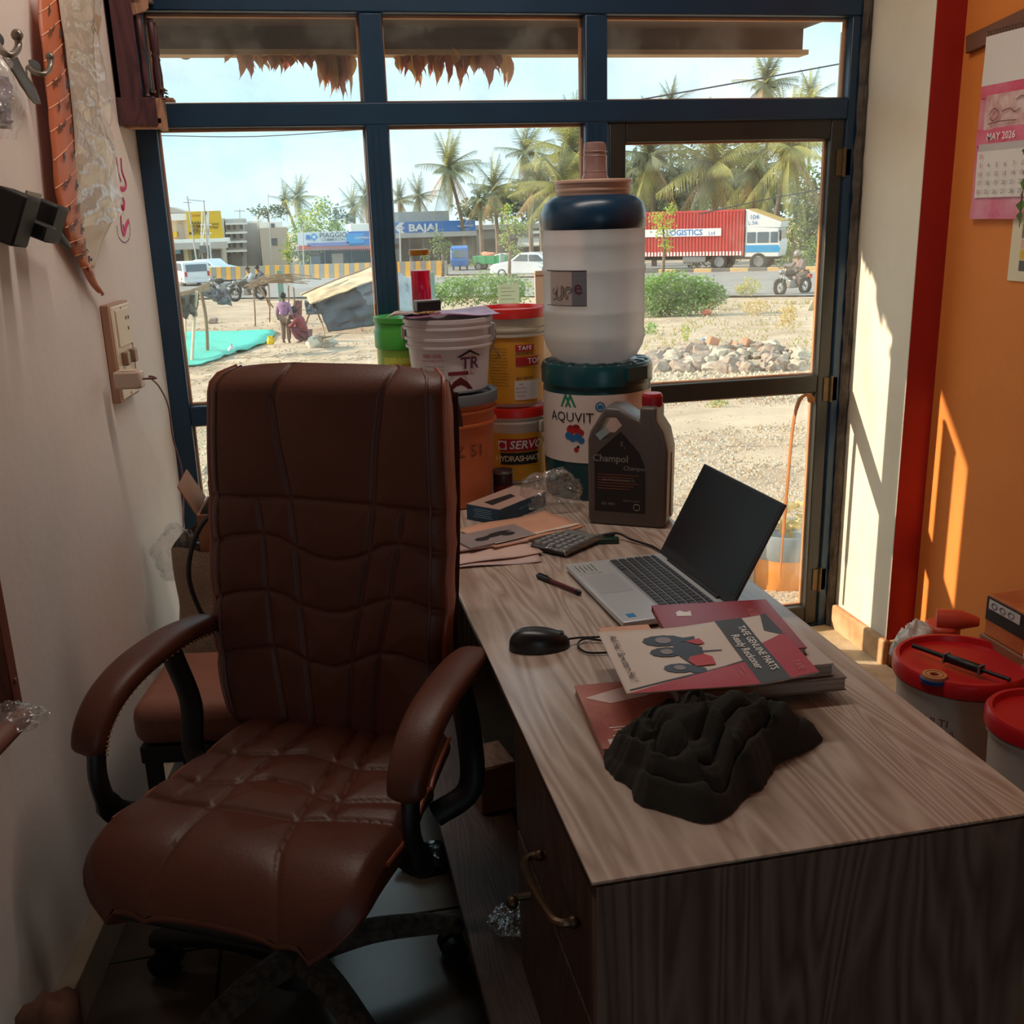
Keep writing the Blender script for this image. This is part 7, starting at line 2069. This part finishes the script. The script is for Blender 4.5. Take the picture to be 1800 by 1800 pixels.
B().lathe([(0, .60), (.12, .60)], 24, sy=.85, cap=False).out('contents', M('dim contents', (60, 48, 42), .9), t)
B().text('50 KG', .03, lambda x, y: Vector((x+.02, -.137, .53+y))).out('lettering', M('grey sack print', (96, 84, 76), .8), t, smooth=0)
crumple((0, 0, 0), .055, 4.4, (1.0, .8, 1.3)).out('plastic_liner', m_film, t, smooth=25).location = (-.15, .0, .60)
m_kraft = M('brown carton card', (150, 98, 66), .7, var=.08, vs=6)
t = T('open_carton', 'open brown carton of small parts sitting in the sack', 'carton', (-.165, 2.585, .615), R_(-4))
for x0, x1, y0, y1 in ((-.11, .11, -.09, -.084), (-.11, .11, .084, .09), (-.11, -.104, -.084, .084), (.104, .11, -.084, .084)): B().bx(x0, x1, y0, y1, 0, .12).out('side', m_kraft, t)
B().bx(-.11, .11, -.09, .09, 0, .006).out('bottom', m_kraft, t)
random.seed(3)
for k in range(14):
    c = (random.uniform(-.08, .08), random.uniform(-.06, .06), .075+random.random()*.03); B().box(c, (.035, .02, .015), rotm(random.uniform(0, 2), random.uniform(0, 2), random.uniform(0, 3))).out('packet', (m_ink, M('grey white card', (170, 172, 178)), M('dim contents', (60, 48, 42)))[k % 3], t, bevel=.002)
b = B(); b.poly([(-.112, -.08, .12), (-.112, .08, .12), (-.15, .07, .20), (-.15, -.07, .19)]); b.out('flap', m_kraft, t, smooth=0, solid=.003)
t = T('speaker_box', 'brown round-cornered box with clear plastic on top of the carton', 'box', (-.145, 2.585, .737), R_(-4))
B().box((0, 0, .045), (.20, .15, .09)).out('body', M('dark brown box', (74, 40, 30), .5), t, bevel=.018, bseg=3, smooth=60)
B().tube([(-.10, -.078, .02), (-.06, -.079, .0), (.06, -.079, .0), (.10, -.078, .02)], .003, 6).out('edge_wire', m_steel, t)
b = B(); b.grid(lambda u, v: Vector(((u-.5)*.22, (v-.5)*.17, .098+.035*math.sin(PI*u)*math.sin(PI*v)+.006*nz3(u*5, v*5, 2))), 20, 14); b.out('clear_cover', thin('bluish wrap film', tint=(225, 232, 245), gloss=.30, dust=.14, rough=.08), t, smooth=60)
bc = smoothpts([(-.10, 2.56, .76), (-.20, 2.49, .765), (-.27, 2.44, .72), (-.305, 2.42, .62), (-.29, 2.42, .52), (-.25, 2.43, .42), (-.22, 2.45, .30), (-.2, 2.46, .02)], 6)
tag(B().tube(bc, .006, 8).out('black_cable', m_black, None, smooth=60), 'thick black cable curving down in front of the woven sack', 'cable')

# ---------------------------------------------------------------- right side: calendar, buckets, carton
RXW = RX
RWR = Matrix((Vector((0, -1, 0)), Vector((0, 0, 1)), Vector((-1, 0, 0)))).transposed()     # x toward the viewer's right (-y), y up, z into the room
cal = T('wall_calendar', 'pink and white wall calendar hanging on a wooden batten', 'calendar', (RXW, 2.57, 1.83)); lo = cal.location
def rb_(x, y, o, dim, ang=0.): return B().box(RWR @ Vector((x, y, o)), dim, RWR @ Matrix.Rotation(ang, 3, 'Z'))
rb_(.12, .015, .010, (.42, .045, .016), R_(7)).out('batten', M('brown batten wood', (120, 78, 56), .6, var=.1, vs=9), cal, bevel=.002)
CW, CHh = .26, .45
def csheet(name, y0, y1, off, mat, x0=0., x1=CW, wob=.004, seed=0):
    b = B(); b.grid(lambda u, v: RWR @ Vector((x0+(x1-x0)*u, y0+(y1-y0)*v, off+wob*nz3(u*2, (y0+(y1-y0)*v)*9, seed))), 10, 14)
    return b.out(name, mat, cal, smooth=80)
m_cpink = M('calendar pink', (214, 60, 92), .5, rgb2=(228, 120, 142), vs=9); m_cwhite = M('calendar white', (232, 222, 212), .5)
csheet('backing_page', -.46, .0, .016, M('calendar pale pink', (226, 158, 170), .5, rgb2=(214, 90, 120), vs=8), -.005, CW+.01)
csheet('top_page', -.125, -.005, .020, m_cwhite)
csheet('pink_band', -.155, -.125, .0195, m_cpink)
csheet('picture_panel', -.235, -.150, .0205, M('calendar picture', (226, 198, 190), .5, rgb2=(206, 140, 136), vs=30), .025, CW-.01)
csheet('title_band', -.272, -.232, .021, m_cpink)
csheet('grey_band', -.290, -.270, .0212, M('calendar grey', (196, 186, 182), .5), .015, CW)
csheet('date_grid', -.405, -.288, .0214, m_cwhite, .012, CW-.01)
def cf(x, y): return lambda a, c: RWR @ Vector((x+a, y+c, .0262))
B().text('MAY 2026', .026, cf(.105, -.254), bold=.01).out('lettering', m_whiteink, cal, smooth=0)
b = B(); b2 = B()
grid = [[31, 0, 0, 0, 0, 1, 2], [3, 4, 5, 6, 7, 8, 9], [10, 11, 12, 13, 14, 15, 16], [17, 18, 19, 20, 21, 22, 23], [24, 25, 26, 27, 28, 29, 30]]
for r, row in enumerate(grid):
    for c, dn in enumerate(row):
        if dn: (b2 if c == 0 else b).text(str(dn), .016, cf(.034+.033*c, -.302-.0222*r))
b.out('date_numbers', M('calendar ink', (120, 104, 104), .6), cal, smooth=0); b2.out('date_numbers', m_redink, cal, smooth=0)
b = B()
for pts in ([(.05, -.20), (.07, -.185), (.09, -.20), (.07, -.215), (.055, -.207)], [(.10, -.195), (.13, -.19), (.15, -.20), (.17, -.193)], [(.05, -.222), (.10, -.218), (.16, -.22)], [(.15, -.172), (.17, -.165), (.19, -.17)]):
    stroke(b, pts, .0022, lambda x, y: RWR @ Vector((x, y, .0262)))
b.out('sketch_print', M('sketch ink', (120, 70, 70), .6), cal, smooth=0)
b = B()
for k in range(22): b.tube([RWR @ Vector((.006+.0118*k, -.006, .018)), RWR @ Vector((.006+.0118*k, .006, .024)), RWR @ Vector((.006+.0118*k, .008, .016))], .0011, 5)
b.out('spiral_binding', m_steel, cal)
po2 = T('wall_notice', 'cream notice with yellow and grey blocks below the calendar', 'notice', (RXW, 2.41, 1.32))
def rb2(x, y, o, dim): return B().box(RWR @ Vector((x, y, o)), dim, RWR)
rb2(.12, -.02, .004, (.24, .17, .002)).out('sheet', M('cream notice paper', (226, 212, 176), .6), po2)
for x, y, w, h, m in ((.14, .02, .20, .035, M('notice picture', (186, 140, 124), .6, rgb2=(120, 90, 90), vs=40)), (.14, -.012, .20, .022, M('notice pink', (226, 170, 150), .6)), (.14, -.038, .20, .024, M('notice yellow', (226, 180, 40), .6)), (.14, -.066, .20, .026, M('notice grey', (86, 82, 80), .6))): rb2(x, y, .0055, (w, h, .001)).out('printed_block', m, po2)
lf = T('leaf_string', 'string of small green paper leaves beside the calendar', 'garland', RWR @ Vector((0, 0, 0))+Vector((RXW-.03, 2.352, 1.60)))
for k in range(9):
    b = B(); a = k*1.3; b.poly([Vector((0, 0, 0)), Vector((.0, .014*math.cos(a), -.012)), Vector((0, .004*math.sin(a), -.032)), Vector((-.008, -.012*math.cos(a), -.014))]); o = b.out('leaf', (g_mid, M('leaf string white', (224, 222, 206), .6))[k % 3 == 0], lf, smooth=0, solid=.001); o.location = (0, 0, -.026*k)
B().tube([(0, 0, .02), (0, 0, -.25)], .001, 5).out('string', m_ink, lf)
# red-lidded buckets on the floor
def tub(name, label, c, r, h, lidm, cat='bucket'):
    t = bucket(name, label, c, r, r*.88, h, M('milky white tub', (222, 206, 192), .42, transl=.1), None, rings=(.06,), cat=cat)
    B().lathe([(r-.004, h-.002), (r+.006, h-.018), (r+.010, h-.016), (r+.010, h+.012), (r+.004, h+.020), (r-.004, h+.020), (r-.008, h+.006), (0, h+.004)], 56, cap=False).out('lid', lidm, t, smooth=40)
    return t
m_rl2 = M('crimson bucket lid', (196, 26, 34), .35)
bw_ = tub('lidded_bucket', 'large white bucket with crimson lid on the floor by the pillar', (1.452, 1.935, 0), .140, .372, m_rl2)
B().text('MULTI', .026, wrap(.137, facing(1.452, 1.935)-.35, .285, .003, taper=.045)).text('GRADE OIL', .018, wrap(.136, facing(1.452, 1.935)-.3, .262, .003, taper=.045)).text('for long engine life', .012, wrap(.135, facing(1.452, 1.935)-.2, .235, .004, taper=.045)).text('keep in a dry place', .012, wrap(.134, facing(1.452, 1.935)-.15, .215, .004, taper=.045)).out('lettering', M('brown print', (120, 60, 44), .6), bw_, smooth=0)
tb_ = tub('small_tub', 'smaller crimson-lidded tub with a yellow band at the right edge', (1.442, 1.635, 0), .108, .385, m_rl2)
patch(B(), .101, 0, 2*PI, .20, .31, off=.001, n=48, taper=.034).out('yellow_band', M('tub yellow', (222, 190, 60), .5), tb_, smooth=80)
patch(B(), .097, 0, 2*PI, .12, .20, off=.002, n=48, taper=.034).out('red_band', M('tub red print', (170, 60, 50), .5, rgb2=(216, 190, 170), vs=30), tb_, smooth=80)
lz = .378
rod = T('black_rod', 'black plastic rod lying across the large crimson lid', 'rod', (1.44, 1.95, lz+.012))
A, Bq = at_z(1605, 1135, lz+.02)-rod.location, at_z(1775, 1195, lz+.02)-rod.location
d = Bq-A
B().tube([A, A+d*.35], .006, 8).out('thin_end', m_black, rod, smooth=60); B().tube([A+d*.35, A+d*.36, A+d*.72, A+d*.74], [.007, .011, .011, .007], 12).out('grip', m_black, rod, smooth=60); B().tube([A+d*.72, Bq], .005, 8).out('thin_end', m_black, rod, smooth=60)
b = B()
for k in range(2): b.box(A+d*(.36+.36*k), (.004, .024, .022), rotm(0, 0, math.atan2(d.y, d.x)))
b.out('collar', M('grey collar', (110, 106, 104), .4), rod)
tq = at_z(1642, 1192, lz+.01)
tr2 = T('tape_roll', 'brown and blue roll of tape lying on the crimson lid', 'tape', (tq.x, tq.y, lz+.0))
B().lathe([(.010, .002), (.026, .002), (.026, .020), (.010, .020), (.010, .002)], 32, cap=False).out('tape', M('brown tape', (196, 130, 84), .4), tr2, smooth=40)
B().lathe([(.0262, .004), (.030, .003), (.030, .012), (.0262, .013)], 32, cap=False).out('blue_rim', M('blue tape rim', (30, 60, 120), .4), tr2, smooth=40)
B().lathe([(.018, .0205), (.0185, .0212), (.019, .0205)], 32, cap=False).out('paper_ring', m_ink, tr2)
kc = at_x(1755, 1135, 1.58)
ck = T('carton_stack', 'plain brown carton standing on the floor under the strapped box', 'carton', (1.70, 1.93, 0))
B().box((0, 0, .20), (.25, .22, .40)).out('carton_body', m_kraft, ck, bevel=.003)
B().box((0, -.0, .4005), (.06, .22, .001)).out('tape_strip', M('packing tape', (186, 150, 110), .3), ck)
kb2 = T('strapped_box', 'black and orange printed box with a white strap at right edge', 'box', (1.70, 1.93, .401))
B().box((0, 0, .052), (.24, .20, .104)).out('carton', M('orange box card', (206, 122, 60), .55, rgb2=(176, 90, 46), vs=9), kb2, bevel=.002)
B().bx(-.1215, -.1200, -.10, .10, .040, .098).out('black_panel', m_ink, kb2)
B().bx(-.1225, -.1210, -.02, .09, .070, .094).out('pale_label', M('silver label', (206, 204, 200), .5), kb2)
b = B(); Rn = RWR
for k in range(3): b.tube([Vector((-.1232, .07-.03*k+.009*math.cos(q*.5236), .082+.007*math.sin(q*.5236))) for q in range(13)], .0012, 5)
b.out('ring_symbols', M('grey blue print', (110, 120, 130), .5), kb2)['kind'] = 'stuff'
B().bx(-.124, .124, -.055, -.045, -.0, .106).out('strap', M('white strap', (220, 212, 200), .5), kb2)
rbt = T('red_bottle', 'ribbed red bottle lying behind the large crimson lid', 'bottle', (1.60, 2.22, .05))
B().tube([Vector((0, 0, .0)), Vector((.0, 0, .30))], .045, 20).out('support_body', M('orange red ribbed plastic', (206, 74, 50), .45), rbt, smooth=50, bevel=.008)
B().tube([Vector((-.02, 0, .315)), Vector((.03, -.03, .318)), Vector((.07, -.05, .315))], [.026, .026, .012], 16).out('neck', M('orange red ribbed plastic', (206, 74, 50)), rbt, smooth=50)
wbg = tag(crumple((0, 0, 0), .048, 8.2, (1, .8, 1.3), amp=.25).out('white_bag', M('white bag plastic', (226, 220, 210), .4), None, smooth=60), 'white crumpled bag stuffed between the pillar and crimson lid', 'bag')
wbg.location = (1.462, 2.13, .33)
crf = T('wood_block', 'rough wooden block on the footboard under the desk', 'block', (.335, 1.98, .168), R_(10))
B().box((0, 0, .055), (.085, .11, .11)).out('block_body', M('rough brown block', (134, 92, 66), .8, var=.2, vs=14, mapping=(1, 1, 4)), crf, bevel=.004)
B().box((0, -.0, .1105), (.075, .1, .002)).out('saw_face', m_pale, crf)
for i, (x, y, z, seed, lab) in enumerate(((.30, 1.55, .185, 2.2, 'clear plastic packet lying on the footboard'), (.36, 1.42, .183, 5.2, 'small clear packet nearer the drawers on the footboard'))):
    o = tag(crumple((0, 0, 0), .035, seed, (1.2, 1.1, .4)).out('plastic_packet', m_film, None, smooth=25), lab, 'packet', 'clear packets on the footboard'); o.location = (x, y, z)
o = tag(crumple((0, 0, 0), .05, 7.7, (1.2, .8, .35)).out('black_packet', M('shiny black plastic', (26, 26, 30), .2), None, smooth=40), 'shiny black packet on the floor beside the footboard', 'packet'); o.location = (.19, 2.02, .02)
# sticker on the window glass and a board behind the jug
a, c = at_y(875, 500, WY+.026), at_y(913, 533, WY+.026)
t = T('window_sticker', 'small pale sticker on the middle pane', 'sticker', a)
B().bx(0, c.x-a.x, -.0015, .0, c.z-a.z, 0).out('sheet', M('translucent sticker', (206, 214, 196), .6, transl=.6), t, smooth=0)
b = B()
for k in range(4): b.bx(.008, .02+.012*(k % 2)+.02, -.002, -.0016, -.012-.011*k, -.0105-.011*k)
b.out('print', M('faint grey print', (150, 154, 142), .7), t, smooth=0)['kind'] = 'stuff'
t = T('cream_board', 'cream board behind the jug, its hidden lower part added to stop sun', 'board', (.694, 2.985, 0))
B().bx(0, .174, 0, .008, 0, 1.252).out('sheet', M('cream window board', (226, 206, 178), .8), t, bevel=.001)  # seen only near the top; width and lower part added to block sun
B().bx(0, .174, -.003, .011, 1.245, 1.258).out('edge_strip', M('pale edge strip', (206, 184, 156), .7), t, bevel=.001)
